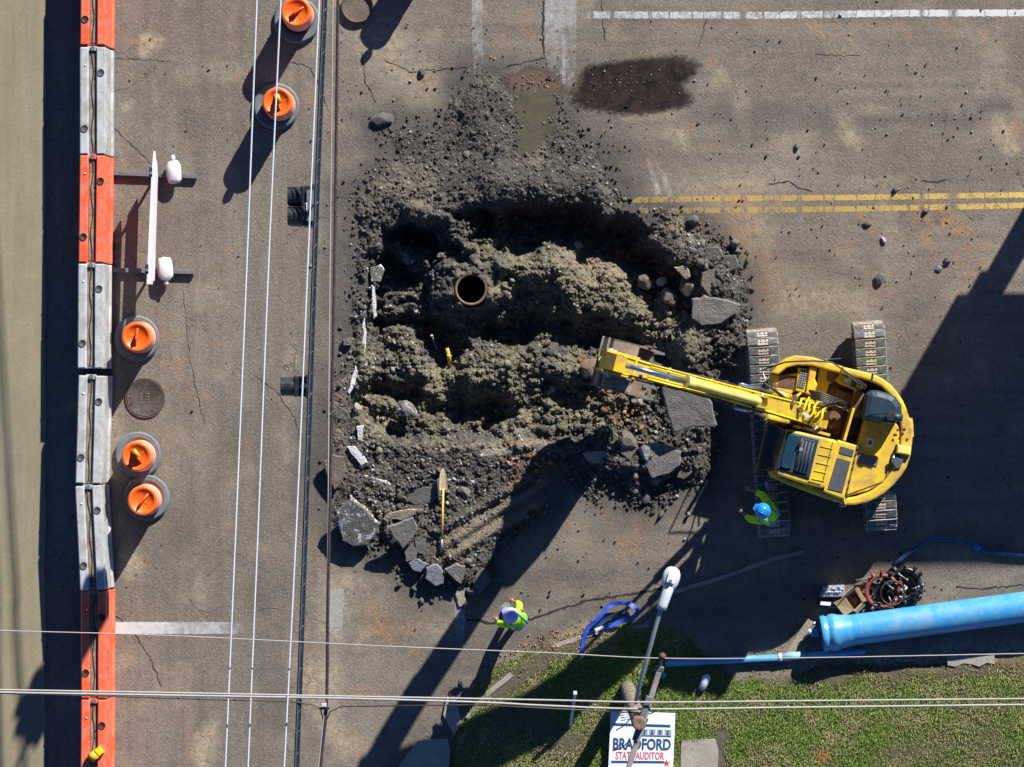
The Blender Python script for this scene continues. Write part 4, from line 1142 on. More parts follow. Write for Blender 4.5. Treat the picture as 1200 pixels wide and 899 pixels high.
c = W(419, 8, 0)
rg = empty('valve_ring', (c.x, c.y, 0), 'round rusty rimmed lid at the top of the picture right of the cables', 'ring')
MB().lathe([(.30, .0), (.34, .0), (.355, .09), (.35, .10), (.325, .10), (.31, .03)], c, 40).build('rim', M['rust'], rg)
MB().lathe([(0, .03), (.2, .025), (.315, .03)], c, 40).build('plate', M['ch_brown'], rg)

c = W(552, 339, 0.0)
sh = empty('manhole_shaft', (c.x, c.y, -1.6), 'exposed round manhole shaft with rusty rim standing in the dug out pit', 'manhole shaft')
MB().lathe([(.315, -2.9), (.315, .045), (.325, .055), (.352, .055), (.360, .04), (.360, -.9)], (c.x, c.y, 0), 48).build('frame_ring', M['rust'], sh)
MB().lathe([(.30, .0), (.312, .015), (.335, .02)], (c.x, c.y, .04), 48).build('rim_lip', M['brick'], sh)
MB().lathe([(0, -2.85), (.318, -2.85)], (c.x, c.y, 0), 32).build('shaft_floor', M['black'], sh)

# ---------------- rubble slabs that can be told apart
def sub_outline(pix, r_, jit, step=5):
    out = []
    n = len(pix)
    for i in range(n):
        a, b = Vector(pix[i]), Vector(pix[(i + 1) % n]); k = max(1, int((b - a).length / step))
        nn = Vector((-(b - a).y, (b - a).x)).normalized()
        for j in range(k):
            out.append(a.lerp(b, j / k) + nn * r_.uniform(-jit, jit) + (b - a).normalized() * r_.uniform(-jit, jit) * .6)
    return out
def slab(pix, z, th, tx, ty, mat, label, cat='asphalt slab', seed=1, jit=1.0, rough=.012, group=None, name='asphalt_slab'):
    """pix: outline of the top face as seen; z: mean height of the top; tx,ty: tilt (rise per metre)"""
    r_ = random.Random(seed * 131 + 7); P = sub_outline(pix, r_, jit)
    cx = sum(p.x for p in P) / len(P); cy = sum(p.y for p in P) / len(P)
    c0 = W(cx, cy, z)
    T = []
    for p in P:
        q = W(p.x, p.y, z); T.append(Vector((q.x, q.y, z + (q.x - c0.x) * tx + (q.y - c0.y) * ty)))
    rings = []
    n = len(T); up = Vector((-tx, -ty, 1)).normalized()
    for f, sc, dj in ((1.0, 1.0, .3), (.72, 1.035, 1), (.4, 1.02, 1), (0.12, .99, 1), (0, .94, .6)):
        R_ = []
        for i, q in enumerate(T):
            d = q - c0
            v = c0 + d * sc - up * th * (1 - f) + Vector((r_.uniform(-1, 1), r_.uniform(-1, 1), r_.uniform(-1, 1))) * rough * dj
            R_.append(v)
        rings.append(R_)
    rings.reverse()
    hn_ = lambda q: Vector((0, 0, .9 * rough * mnoise.noise(Vector((q.x * 5, q.y * 5, seed * 3.3))) + .5 * rough * mnoise.noise(Vector((q.x * 16, q.y * 16, seed)))))
    for k_ in (.955, .82, .66, .5, .34, .18): rings.append([c0 + (q - c0) * k_ + up * .013 + hn_(c0 + (q - c0) * k_) for q in T])
    base = Vector((c0.x, c0.y, min(v.z for v in rings[0])))
    mb = MB().loft(rings)
    return mb.thing(name, mat, base, label, cat, group)
def boulder(px, py, z, rx, ry, rz_, ang, mat, label, seed=1, amp=.22, name='rubble_lump', cat='rubble', group=None):
    import bmesh
    bm = bmesh.new(); bmesh.ops.create_icosphere(bm, subdivisions=3, radius=1)
    off = Vector((seed * 13.7, seed * 3.1, seed * 7.7)); c = W(px, py, z); Rm = Matrix.Rotation(ang, 3, 'Z')
    vs = []
    for v in bm.verts:
        p = v.co.normalized()
        # blocky: push towards a few cutting planes
        k = 1 + amp * mnoise.noise(p * 1.4 + off) * 1.6 + amp * .35 * mnoise.noise(p * 4 + off) + .05 * mnoise.noise(p * 11 + off)
        r_ = random.Random(seed)
        for _ in range(7):
            nrm = Vector((r_.uniform(-1, 1), r_.uniform(-1, 1), r_.uniform(-.6, 1))).normalized(); lim = r_.uniform(.62, .85)
            dd = p.dot(nrm) * k
            if dd > lim: k *= lim / dd * .98 + .02
        q = p * k
        vs.append(Rm @ Vector((q.x * rx / S, q.y * ry / S, q.z * rz_)) + c)
    fs = [tuple(v.index for v in f.verts) for f in bm.faces]; bm.free()
    return MB().add(vs, fs).thing(name, mat, (c.x, c.y, c.z - rz_ * .7), label, cat, group)

SL = [
 # left edge and the south rim
 ([(395,600),(411,584),(424,593),(444,614),(443,624),(430,638),(414,641),(402,634),(397,617)], .42, .16, .05, .30, 'ch_white', 'large tilted asphalt slab with white painted edges at the lower left of the dig'),
 ([(379,541),(390,533),(402,536),(405,552),(398,570),(392,575),(386,560)], .22, .12, -.1, .1, 'ch_brown', 'flat brown asphalt piece standing just right of the dark cable above the white edged slab'),
 ([(455,618),(484,607),(490,622),(482,634),(472,643),(464,632)], .46, .09, -.25, .35, 'ch_grey', 'smooth grey pointed asphalt slab propped up over its own shadow'),
 ([(479,660),(489,655),(502,662),(493,670),(484,669)], .2, .14, .1, .1, 'ch_blue', 'small speckled grey lump in the row below the propped pointed slab'),
 ([(500,666),(512,662),(520,672),(519,684),(510,687),(498,678)], .24, .16, 0, .15, 'ch_blue', 'dark blue speckled asphalt lump directly below the long shovel'),
 ([(522,668),(534,661),(545,664),(544,675),(540,685),(530,676)], .28, .12, -.1, .2, 'ch_grey', 'pale grey pointed asphalt lump right of the speckled ones below the shovel'),
 ([(473,645),(484,635),(492,640),(486,656),(476,658)], .16, .12, .1, -.1, 'ch_dark', 'dark broken asphalt piece wedged under the tip of the propped slab'),
 ([(486,632),(500,622),(504,640),(500,652),(488,648)], .14, .12, -.2, .1, 'ch_dark', 'blackish broken asphalt block right of the propped slab'),
 ([(500,645),(508,638),(512,646),(508,656),(501,658)], .12, .10, .2, .1, 'ch_brown', 'small brown block between the black block and the speckled lumps'),
 ([(447,603),(468,599),(488,597),(486,603),(470,609),(452,608)], .16, .07, .05, .2, 'ch_conc', 'long flat tan strip of asphalt above the propped slab'),
 ([(475,578),(492,572),(510,570),(514,560),(518,565),(517,582),(506,588),(488,592),(478,588)], .03, .08, .04, .04, 'ch_dark', 'flat smooth dark plate of old road just left of the shovel blade'),
 ([(427,557),(432,556),(457,566),(458,570),(450,570),(430,561)], .14, .10, 0, .1, 'ch_paint', 'narrow white painted strip of asphalt above the white edged slab'),
 ([(418,500),(426,499),(424,514),(421,517)], .1, .1, 0, .1, 'ch_paint', 'small white painted wedge between the brown fill and the dark cable'),
 ([(407,523),(415,524),(427,534),(430,542),(424,545),(412,532)], .12, .1, .1, 0, 'ch_paint', 'white painted fragment just below the small white wedge'),
 ([(417,428),(419,437),(416,452),(409,462),(407,459),(412,446)], .04, .12, 0, 0, 'ch_paint', 'white painted rim piece on the left wall of the pit beside the cable, middle of the wall'),
 ([(426,368),(429,390),(428,424),(425,425),(424,392)], -.02, .1, 0, 0, 'ch_paint', 'thin white painted edge piece on the upper left wall of the pit'),
 ([(436,334),(439,337),(441,370),(438,373),(436,350)], -.02, .1, 0, 0, 'ch_paint', 'thin upright white painted edge piece left of the manhole shaft'),
 ([(434,314),(446,310),(450,316),(446,330),(434,330)], 0.0, .12, 0, 0, 'ch_white', 'broken road edge with white paint at the upper left corner of the pit'),
 ([(498,522),(520,528),(545,530),(543,535),(515,537),(500,530)], -.03, .1, 0, .1, 'ch_white', 'ledge of paint marked road above the shovel blade'),
 ([(541,534),(556,528),(600,526),(636,528),(640,533),(600,533),(560,535)], .04, .1, 0, .1, 'ch_conc', 'long thin tan concrete ledge along the lower rim of the pit'),
 ([(402,398),(412,396),(411,404),(403,405)], .1, .1, 0, 0, 'ch_brown', 'small brown block on the left rim of the pit beside the cable'),
 # right side heap
 ([(811,352),(826,347),(850,352),(867,357),(864,366),(845,379),(822,381),(811,372)], .52, .22, .05, .10, 'ch_grey', 'largest grey boulder of asphalt on the heap right of the pit'),
 ([(823,320),(842,313),(845,326),(838,346),(829,345),(822,334)], .42, .10, -.15, .1, 'ch_brown', 'flat brown grey slab just above the largest boulder on the right heap'),
 ([(790,313),(806,312),(809,325),(804,328),(796,318)], .3, .08, .1, .2, 'ch_conc', 'pale bent slab on the rim at the upper right of the pit'),
 ([(829,290),(842,290),(848,301),(838,305),(825,300)], .36, .12, .1, .1, 'ch_dark', 'dark slab at the top of the heap right of the pit'),
 ([(846,300),(862,300),(866,312),(856,318),(847,310)], .3, .14, .1, .1, 'ch_dark', 'dark lump right of the dark slab at the top of the right heap'),
 ([(773,446),(800,452),(826,459),(834,474),(840,498),(838,500),(812,500),(790,507),(783,485)], .88, .13, -.08, .24, 'ch_grey', 'biggest flat grey road slab tilted under the yellow boom'),
 ([(752,524),(770,520),(786,524),(797,530),(796,545),(783,555),(764,561),(757,546)], .42, .2, .08, .1, 'ch_grey', 'rounded grey rubble block with a dimpled top below the biggest slab'),
 ([(728,512),(742,508),(748,525),(738,540),(728,532)], .34, .18, .1, 0, 'ch_brown', 'brownish rubble block left of the dimpled grey block'),
 ([(722,538),(734,532),(740,552),(726,556)], .22, .16, .1, 0, 'ch_dark', 'dark block at the lower left of the dimpled grey block'),
 ([(794,549),(806,546),(812,553),(802,561),(794,559)], .2, .12, .1, .1, 'ch_brown', 'small brown stone right below the dimpled grey block'),
 ([(682,531),(705,528),(715,536),(706,545),(690,540)], .16, .1, .05, 0, 'ch_conc', 'pale flat stone beside the long shadow of the bucket'),
 ([(538,684),(546,686),(545,708),(538,712),(534,697)], .02, .05, 0, 0, 'ch_conc', 'flat pale concrete scrap on the road below the shovel'),
]
for i, (pix, z, th, tx, ty, mt, lb) in enumerate(SL):
    slab(pix, z, th, tx, ty, M[mt], lb, seed=i + 3, jit=.9 if 'thin' not in lb else .5)
BD = [
 (477,479,-.15,12,13,.20,'ch_white','pale lump of painted asphalt sitting in the lower left of the pit',.5),
 (546,578,.05,7,9,.12,'ch_white','small white spotted stone right of the shovel blade',.3),
 (540,543,.0,5,6,.08,'ch_white','tiny white spotted stone above the shovel blade',.1),
 (419,479,.03,6,7,.12,'ch_conc','rounded tan stone on the left rim of the pit',.2),
 (476,300,-.3,6,9,.12,'ch_white','white flecked stone in the upper left hollow of the pit',.1),
 (519,300,-.25,8,6,.12,'ch_grey','grey stone in the shadow above and left of the manhole shaft',.4),
 (604,322,-.45,6,9,.15,'ch_grey','grey stone right of the manhole shaft',.9),
 (678,287,-.55,5,5,.10,'ch_blue','small rounded blue grey stone at the edge of the deepest shadow',.0),
 (758,330,-.35,11,10,.16,'ch_brown','brown rounded lump at the right end of the deepest shadow',.0),
 (783,348,-.1,10,13,.2,'ch_brown','greenish brown lump left of the largest boulder',.3),
 (805,335,.05,12,12,.2,'ch_brown','jagged brown lump on the rim above the largest boulder',.5),
 (776,330,-.15,7,6,.1,'ch_conc','small tan lump between the two brown lumps at the right of the pit',.5),
 (812,258,.06,8,6,.1,'ch_dark','dark stone just below the left end of the yellow lines',.2),
 (862,285,.1,7,6,.14,'ch_dark','round black stone above the heap right of the pit',.2),
 (830,328,.2,8,9,.14,'ch_conc','pale tan lump beside the flat slab on the right heap',.8),
 (850,372,.3,6,5,.08,'ch_conc','small pale stone on the lower edge of the largest boulder',.8),
 (735,518,.3,12,14,.2,'ch_brown','brown rubble lump below the bucket at the left of the rubble heap',.8),
 (757,530,.35,9,13,.16,'ch_blue','blue grey rubble lump against the dimpled block',.4),
 (692,432,-.05,14,12,.16,'brick','reddish brown clod just left of the bucket',.1),
 (742,452,.0,9,7,.12,'brick','orange stained clod below the bucket',.6),
 (748,470,.0,7,8,.12,'ch_conc','tan clod in the shade left of the biggest slab',.6),
 (806,545,.15,9,8,.12,'brick','orange brick rubble at the lower right of the rubble heap',.6),
 (700,540,.05,12,6,.1,'ch_brown','brown stone on the edge of the bucket shadow',.2),
 (745,574,.04,9,8,.12,'ch_dark','black stone in the small heap at the bottom of the rubble',.2),
 (757,583,.04,7,8,.1,'ch_dark','small black stone lowest of the rubble heap',.2),
 (563,678,.05,12,14,.14,'ch_dark','dark crumbled lump at the lower tip of the dig',.2),
 (552,692,.04,8,6,.08,'ch_dark','small dark crumbled lump just above the pale concrete scrap',.2),
 (466,552,.02,6,8,.12,'ch_brown','brown lump left of the smooth dark plate',.2),
 (1031,327,.04,6,8,.07,'ch_dark','lone dark grey stone on the clean road above the right hand track',2.6),
 (1100,315,.02,4.5,4,.03,'ch_blue','flat grey green stone on the orange grit right of the machine',.2),
 (1111,306,.03,5,4.5,.06,'ch_dark','black stone beside the flat grey green stone',.4),
 (1017,262,.03,5,4,.05,'ch_dark','dark broken stone just under the yellow double line',.4),
 (934,172,.02,3,4.5,.05,'ch_dark','small black stone alone in the middle of the upper road',.2),
 (1085,247,.03,4,3.5,.05,'ch_dark','round black stone sitting on the yellow double line',.2),
 (1049,222,.03,3.5,3.5,.05,'ch_dark','round black stone just above the yellow double line',.2),
 (448,140,.07,14,8,.07,'ch_dark','little heap of black crumbled asphalt alone on the upper left road',.2),
 (495,84,.03,4,6,.05,'ch_dark','small black stone with orange rust beside it near the thin white line',.2),
 (553,160,.07,5,5,.05,'ch_white','white stone on the dark spoil left of the muddy puddle',.2),
 (547,182,.08,6,5,.06,'ch_white','blue white stone on the dark spoil below the white stone',.6),
]
for i, (px, py, z, rx, ry, rz_, mt, lb, ang) in enumerate(BD):
    boulder(px, py, z, rx, ry, rz_, ang, M[mt], lb, seed=i + 2)

ROCKS()
# ---------------- long shovel, yellow handled tools in the pit, stake
def polething(name, a, b, r0, mat, label, cat, extra=None, r1=None):
    base = a if a.z < b.z else b
    root = empty(name, base, label, cat)
    MB().cyl(a, b, r0, r1 or r0, 10).build('handle', mat, root)
    return root
a, b = W(519.5, 573, .26), W(517.8, 632, .26)
r = polething('shovel', a, b, .024, M['handle_yellow'], 'long shovel with yellow handle and sandy blade lying on the lower rim of the pit', 'shovel')
MB().cyl(b, W(517.3, 647, .22), .020, .024, 10).build('grip', M['steel'], r)
R_ = []
for (py, w, zz) in ((549, 1.4, .23), (551, 2.6, .24), (556, 4.0, .245), (566, 4.7, .25), (572, 4.9, .255), (574.5, 4.2, .26)):
    q = W(519.5 + (py - 560) * .01, py, zz); ww = w / S
    R_.append([q + Vector((-ww, 0, .02)), q + Vector((-ww * .5, 0, .003)), q + Vector((ww * .5, 0, .003)), q + Vector((ww, 0, .02)), q + Vector((ww * .5, 0, -.004)), q + Vector((-ww * .5, 0, -.004))])
MB().loft(R_).build('blade', M['blade'], r)
a, b = W(524, 407.5, -.55), W(527.5, 427, -.75)
r = empty('digging_tool', b, 'bright yellow tool handle standing in the dark hollow below the manhole shaft', 'tool')
MB().cyl(b, a, .045, .045, 12).build('handle', M['handle_yellow'], r)
MB().cyl(b, b + Vector((.03, -.12, -.5)), .02, .02, 8).build('shaft', M['steel'], r)
MB().bar(a + Vector((.1, -.18, -.02)), a + Vector((.0, -.17, -.02)), .03, .03).build('trigger', M['yellow_clean'], r)
a, b = W(506.5, 394.5, -.45), W(514, 415, -1.0)
r = empty('timber_stick', b, 'thin brown stick with a yellow tip leaning left of the yellow tool handle', 'stick')
MB().cyl(b, a, .02, .02, 8).build('shaft', M['wood'], r)
MB().cyl(a, a + (a - b).normalized() * .05, .026, .026, 8).build('yellow_tip', M['handle_yellow'], r)
r = empty('timber_stake', W(807, 604, .0), 'thin wooden stake lying on the road at the edge of the machine shadow', 'stake')
MB().bar(W(807, 604, .06), W(829, 563, .26), .05, .05).build('stake', M['wood'], r)
MB().cyl(W(806, 605, .05), W(808, 601, .08), .04, .04, 8).build('pointed_end', M['wood'], r)

M['rope'] = dirty('pale_wrapped_rope', (.33, .28, .22), (.10, .08, .06), .5, 12, .9, bump=.01)
# ---------------- utility pole, crossarm, street lamp
pb = W(735, 805, 0); ptop = 9.0
pole = empty('utility_pole', pb, 'weathered round wooden utility pole leaning over the campaign sign', 'utility pole')
path = []; rad = []
pt = W(749, 848, ptop)
prof = []
for k in range(46):
    f = k / 45; q = pb.lerp(Vector((pt.x, pt.y, ptop)), f)
    path.append(q); rad.append((.150 - .015 * f) * (1 + .025 * math.sin(k * 2.3) + .02 * math.sin(k * 5.1)))
MB().tube(path, rad, 24, True).build('shaft', M['wood_pole'], pole)
MB().lathe([(.10, 0), (.133, .0), (.134, .02), (.11, .035), (.05, .02), (0, .01)], (pt.x, pt.y, ptop), 24).build('pole_top', M['brick'], pole)
for k in range(30):
    q = pb.lerp(pt, .06 + k * .031)
    rr_ = .148 - .015 * (.06 + k * .031)
    MB().lathe([(rr_ * 1.0, 0), (rr_ * 1.06, .015), (rr_ * 1.06, .05), (rr_ * 1.0, .06)], q, 24).build('steel_band' if k == 24 else 'rope_turn', M['steel_dark'] if k == 24 else M['rope'] if k % 3 else M['wood_pole'], pole)
za = 8.75
a, b = W(773.5, 783, za), W(726, 934, za)
MB().bar(a, b, .105, .12).build('crossarm', M['wood'], pole)
MB().bar(W(761, 816, za + .03), W(744, 868, za + .03), .118, .125).build('arm_gain_plate', M['steel_dark'], pole)
for (px, py) in ((776, 769), (729, 925)):
    q = W(px, py, za + .05)
    MB().lathe([(.03, -.05), (.03, .05), (.07, .07), (.075, .09), (.045, .12), (.06, .15), (.035, .19), (0, .20)], q, 16).build('insulator', M['rust'], pole)
MB().cyl(a, W(775.5, 772, za + .06), .02, .016, 8).build('insulator_pin', M['steel'], pole)
MB().bar(W(772.5, 786, za + .02), W(773.5, 781, za + .04), .16, .1).build('end_fitting', M['steel_dark'], pole)
for (p, q) in (((744, 842), (772, 806)), ((756, 838), (775, 826)), ((738, 868), (718, 880)), ((742, 838), (722, 856))):
    MB().tube([W(p[0], p[1], 8.5), W((p[0]+q[0])/2, (p[1]+q[1])/2 + 3, 8.35), W(q[0], q[1], 8.5)], .012, 6).build('jumper_wire', M['cable_dark'], pole)
MB().box(W(752, 846, 8.62), (.2, .2, .1), rz=1.2).build('bracket', M['steel_dark'], pole)
for k in range(4):
    q = pb.lerp(pt, .86 - k * .06)
    MB().cyl(q + Vector((-.16, -.02, 0)), q + Vector((-.32, -.05, 0)), .012, .012, 6).build('climbing_step', M['steel'], pole)

# street lamp on its mast arm, bolted to the pole
zl = 8.3
lroot = empty('street_lamp', W(746, 822, zl - .4), 'pale grey cobra head street lamp on a thin arm reaching over the road', 'street lamp')
MB().tube([W(745, 824, zl - .6), W(748.5, 806, zl - .35), W(760, 765, zl - .1), W(772, 722, zl + .02), W(777, 707, zl + .03)], .042, 12).build('arm', M['lamparm'], lroot)
MB().tube([W(775, 714.5, zl + .05), W(776.5, 709, zl + .05), W(783, 691, zl + .07), W(784, 688, zl + .06)], [.095, .10, .105, .09], 16).build('sleeve', M['lampgrey'], lroot)
ax = (W(788.5, 668, zl) - W(783, 690, zl)).normalized(); sd = Vector((-ax.y, ax.x, 0)); o0 = W(783, 691, zl + .05)
R_ = []
for s, w, h in ((0, .07, .06), (.05, .13, .08), (.14, .165, .10), (.25, .175, .11), (.34, .165, .10), (.42, .12, .075), (.455, .06, .04), (.46, .01, .01)):
    R_.append([o0 + ax * s + sd * w * math.cos(t_) + Vector((0, 0, h * math.sin(t_))) for t_ in [2 * math.pi * k / 18 for k in range(18)]])
MB().loft(R_, True).build('head', M['lampgrey'], lroot)
q = o0 + ax * .24
MB().box(q + Vector((0, 0, .115)), (.15, .20, .045), rz=math.atan2(ax.y, ax.x) - math.pi / 2).build('hatch', M['reflective_white'], lroot)
MB().cyl(q + ax * -.06 + Vector((0, 0, .10)), q + ax * -.06 + Vector((0, 0, .19)), .04, .035, 12).build('photocell', M['lamparm'], lroot)
MB().box(o0 + ax * .02 + Vector((0, 0, .07)), (.03, .15, .05), rz=math.atan2(ax.y, ax.x)).build('clamp', M['reflective_white'], lroot)

# ---------------- overhead wires
def wire(name, pts, r0, mat, label, cat='overhead wire', n=8, group=None, seg=10, spiral=None):
    P = [W(*p) for p in pts]; path = []
    def cr(p0, p1, p2, p3, t_): return 0.5 * ((2 * p1) + (p2 - p0) * t_ + (2 * p0 - 5 * p1 + 4 * p2 - p3) * t_ ** 2 + (3 * p1 - p0 - 3 * p2 + p3) * t_ ** 3)
    for i in range(len(P) - 1):
        p0 = P[max(i - 1, 0)]; p3 = P[min(i + 2, len(P) - 1)]
        for k in range(seg): path.append(cr(p0, P[i], P[i + 1], p3, k / seg))
    path.append(P[-1])
    # carry the line on past the picture
    d0 = (P[1] - P[2]).normalized(); d1 = (P[-2] - P[-3]).normalized()
    path = [path[0] + d0 * 30] + path + [path[-1] + d1 * 30]
    if spiral is None:
        return MB().tube(path, r0, n).thing(name, mat, path[0], label, cat, group)
    root = empty(name, path[0], label, cat, group)
    MB().tube(path, r0, n).build('sheath', mat, root)
    # lashing wire wound round the bundle
    L = [0]
    for i in range(1, len(path)): L.append(L[-1] + (path[i] - path[i - 1]).length)
    sp = []; s_ = 24.0; i = 1
    while s_ < L[-1] - 24:
        while L[i] < s_: i += 1
        q = path[i - 1].lerp(path[i], (s_ - L[i - 1]) / (L[i] - L[i - 1])); a_ = s_ * 2 * math.pi / spiral
        sp.append(q + Vector((math.cos(a_) * (r0 + .003), 0, math.sin(a_) * (r0 + .003)))); s_ += spiral / 7
    MB().tube([q + Vector((.045, 0, .02)) for q in path], r0 * .45, 8).build('second_strand', M['cable_dark'], root)
    MB().tube([q + Vector((-.012, 0, r0)) for q in path], .008, 6).build('messenger_wire', M['steel_dark'], root)
    MB().tube(sp, .0045, 4, False).build('lashing_wire', M['steel'], root)
    return root
wire('overhead_wire', [(302,-20,9.3),(301,0,9.3),(289.5,300,9.0),(277,600,8.8),(264,899,8.6),(263,920,8.6)], .017, M['wire_white'], 'leftmost of the bright overhead wires running down the picture', n=8)
wire('overhead_wire', [(329.5,-20,9.3),(329,0,9.3),(315,300,9.0),(303,600,8.8),(290.5,899,8.6),(289.5,920,8.6)], .017, M['wire_white'], 'second bright overhead wire from the left running down the picture', n=8)
wire('overhead_wire', [(374.5,-20,9.3),(374,0,9.3),(361,300,9.0),(348,600,8.8),(333,899,8.6),(332,920,8.6)], .017, M['wire_white'], 'bright overhead wire running close along the left of the thick dark cable', n=8)
wire('lashed_cable', [(380.5,-20,8.2),(380,0,8.2),(370,250,7.9),(358,600,7.5),(347,899,7.2),(346,920,7.2)], 0.045, M['cable_dark'], 'thick dark blue cable bundle wound with pale lashing wire running down the picture', 'overhead cable', n=12, spiral=.42)
wire('overhead_wire', [(391,-20,8.0),(390,0,8.0),(387.5,240,7.7),(385.5,425,7.6),(384.5,600,7.5),(383,700,7.4),(382,820,7.3),(381,826,7.3),(373,899,7.2),(371,920,7.2)], .014, M['wire_grey'], 'thin grey overhead wire between the thick cable and the brown cable')
wire('overhead_cable', [(397,-20,8.0),(396,0,8.0),(393,240,7.7),(390,425,7.6),(386.5,600,7.5),(384.5,700,7.4),(383,820,7.3),(378,875,7.2),(376,899,7.2),(375,920,7.2)], .030, M['cable_brown'], 'dark brown overhead cable bordering the left edge of the dig', 'overhead cable')
wire('overhead_wire', [(-20,738,9.2),(0,739,9.2),(200,745,9.1),(445,757,9.0),(640,765,8.9),(776,771.5,8.9),(940,771,8.85),(1200,766,8.8),(1220,766,8.8)], .011, M['wire_grey'], 'topmost thin grey wire running across the picture to the pole insulator')
wire('overhead_wire', [(-20,808,9.2),(0,808.5,9.2),(200,812,9.1),(400,816,9.0),(640,820.5,8.9),(760,823,8.9),(940,821.5,8.9),(1200,819,8.9),(1220,819,8.9)], .019, M['wire_grey'], 'upper one of the pair of pale wires crossing above the grass')
wire('overhead_wire', [(-20,811,8.8),(0,811.5,8.8),(200,815,8.7),(400,818.5,8.6),(560,823,8.5),(640,827,8.5),(760,831,8.5),(940,829,8.5),(1200,826,8.5),(1220,826,8.5)], .021, M['wire_grey'], 'lower one of the pair of pale wires crossing above the grass')
def short_wire(pts, r0, mat, label):
    P = [W(*p) for p in pts]
    return MB().tube(P, r0, 8).thing('drop_wire', mat, P[0], label, 'overhead wire')
short_wire([(-20,812,7.6),(130,816,7.5),(250,820,7.4),(340,822,7.35),(368,826,7.3),(376,832,7.3),(379,846,7.25),(378,875,7.2)], .014, M['cable_brown'], 'dark wire bending down into the joint on the brown cable')
short_wire([(378,875,7.2),(381,848,7.25),(387,834,7.3),(400,828,7.4),(560,826,7.8),(760,836,8.3)], .013, M['cable_brown'], 'dark wire leaving the joint on the brown cable towards the pole')
c = W(380, 829, 7.35)
r = empty('cable_joint', c, 'small pale splice clamp where the wires meet on the brown cable', 'cable joint')
MB().box(c + Vector((0, .05, .03)), (.09, .07, .06)).build('clamp', M['lampgrey'], r)
MB().bar(c + Vector((-.1, -.02, 0)), c + Vector((.1, -.02, 0)), .05, .05).build('bolt_bar', M['cable_dark'], r)

# ---------------- traffic signals hung from the cable
def signal(px, py, z, heads, label):
    c = W(px, py, z); root = empty('traffic_signal', (c.x, c.y, z - 1.05), label, 'traffic signal')
    for (dx, dy, face) in heads:
        cx, cy = c.x + dx, c.y + dy
        ux = Vector((math.cos(face), math.sin(face), 0)); vx = Vector((-ux.y, ux.x, 0))
        q = Vector((cx, cy, z - .52))
        MB().box(q, (.24, .40, 1.05), rz=face).build('housing', M['signal_black'], root)
        MB().box(q - ux * .115, (.02, .46, 1.16), rz=face).build('backplate', M['signal_black'], root)
        for k, colm in enumerate(('red_ink', 'lamp_yellow', 'hose')):
            zz = z - .18 - .34 * k; f0 = q + ux * .10
            f0.z = zz
            R1 = []
            for s in (0, .15, .30):
                R1.append([f0 + ux * s + vx * math.cos(t_) * (.185 if s < .2 else .18) + Vector((0, 0, math.sin(t_) * .165)) for t_ in [math.radians(-40 + 260 * j / 14) for j in range(15)]] +
                          [f0 + ux * s + vx * math.cos(t_) * .165 + Vector((0, 0, math.sin(t_) * .15)) for t_ in [math.radians(220 - 260 * j / 14) for j in range(15)]])
            MB().loft(R1).build('visor', M['signal_black'], root)
            MB().cyl(f0, f0 + ux * .02, .14, .13, 18).build('lens', M[colm], root)
    return root, c
r, c = signal(360, 241, 6.95, [(0, .20, math.pi), (0, -.20, math.pi), (-.02, .20, 0) , (-.02,-.20,0)][:2], 'pair of black traffic signal heads hung side by side under the thick dark cable')
MB().box(c + Vector((.06, 0, .03)), (.14, .62, .07)).build('hanger_bar', M['steel_dark'], r)
for k in range(3): MB().lathe([(.012, 0), (.03, .0), (.034, .02), (.02, .035)], c + Vector((-.03, -.03 - .05 * k + .05, .07)), 10).build('bolt', M['reflective_white'], r)
MB().bar(c + Vector((.10, 0, .05)), W(368.5, 241, 7.85), .05, .05).build('hanger', M['steel_dark'], r)
r, c = signal(352, 453, 7.5, [(0, 0, math.pi)], 'single black traffic signal head hung under the thick dark cable halfway down the picture')
for k in range(2): MB().lathe([(.012, 0), (.03, .0), (.034, .02), (.02, .035)], c + Vector((.06, .05 - .07 * k, .03)), 10).build('bolt', M['reflective_white'], r)
MB().bar(c + Vector((.02, 0, .03)), W(362, 453, 7.68), .06, .06).build('hanger', M['steel_dark'], r)

# ---------------- campaign sign on the grass
sroot = empty('campaign_sign', W(752, 868, .12), 'white campaign sign board with navy and red lettering lying under the utility pole', 'sign')
zt = .30
A, B, C_, D_ = W(716, 833, zt), W(791.5, 836, zt), W(788.5, 906, zt), W(712.5, 906, zt)
MB().prism([A[:2], B[:2], C_[:2], D_[:2]], zt - .03, zt, .004).build('board', M['white_sign'], sroot)
def sp(u, v): # board coordinates 0..1 -> world
    return (A.lerp(B, u)).lerp(D_.lerp(C_, u), v)
def text(name, body, u0, u1, v0, v1, mat, bold=0.0):
    cu = bpy.data.curves.new(name, 'FONT'); cu.body = body; cu.size = 1; cu.offset = bold; cu.extrude = 0.0; cu.resolution_u = 3
    o = bpy.data.objects.new('tmp', cu); COL.objects.link(o)
    bpy.context.view_layer.update()
    me = bpy.data.meshes.new_from_object(o.evaluated_get(bpy.context.evaluated_depsgraph_get()))
    bpy.data.objects.remove(o); 
    co = np.zeros(len(me.vertices) * 3); me.vertices.foreach_get('co', co); co = co.reshape(-1, 3)
    mn, mx = co.min(0), co.max(0)
    off = Vector(sroot.location)
    for v in me.vertices:
        a = (v.co.x - mn[0]) / (mx[0] - mn[0]); b = (v.co.y - mn[1]) / (mx[1] - mn[1])
        q = sp(u0 + (u1 - u0) * a, v1 + (v0 - v1) * b)
        v.co = Vector((q.x, q.y, zt + .004)) - off
    me.materials.append(mat); me.name = name
    oo = bpy.data.objects.new(name, me); COL.objects.link(oo); oo.parent = sroot
    return oo
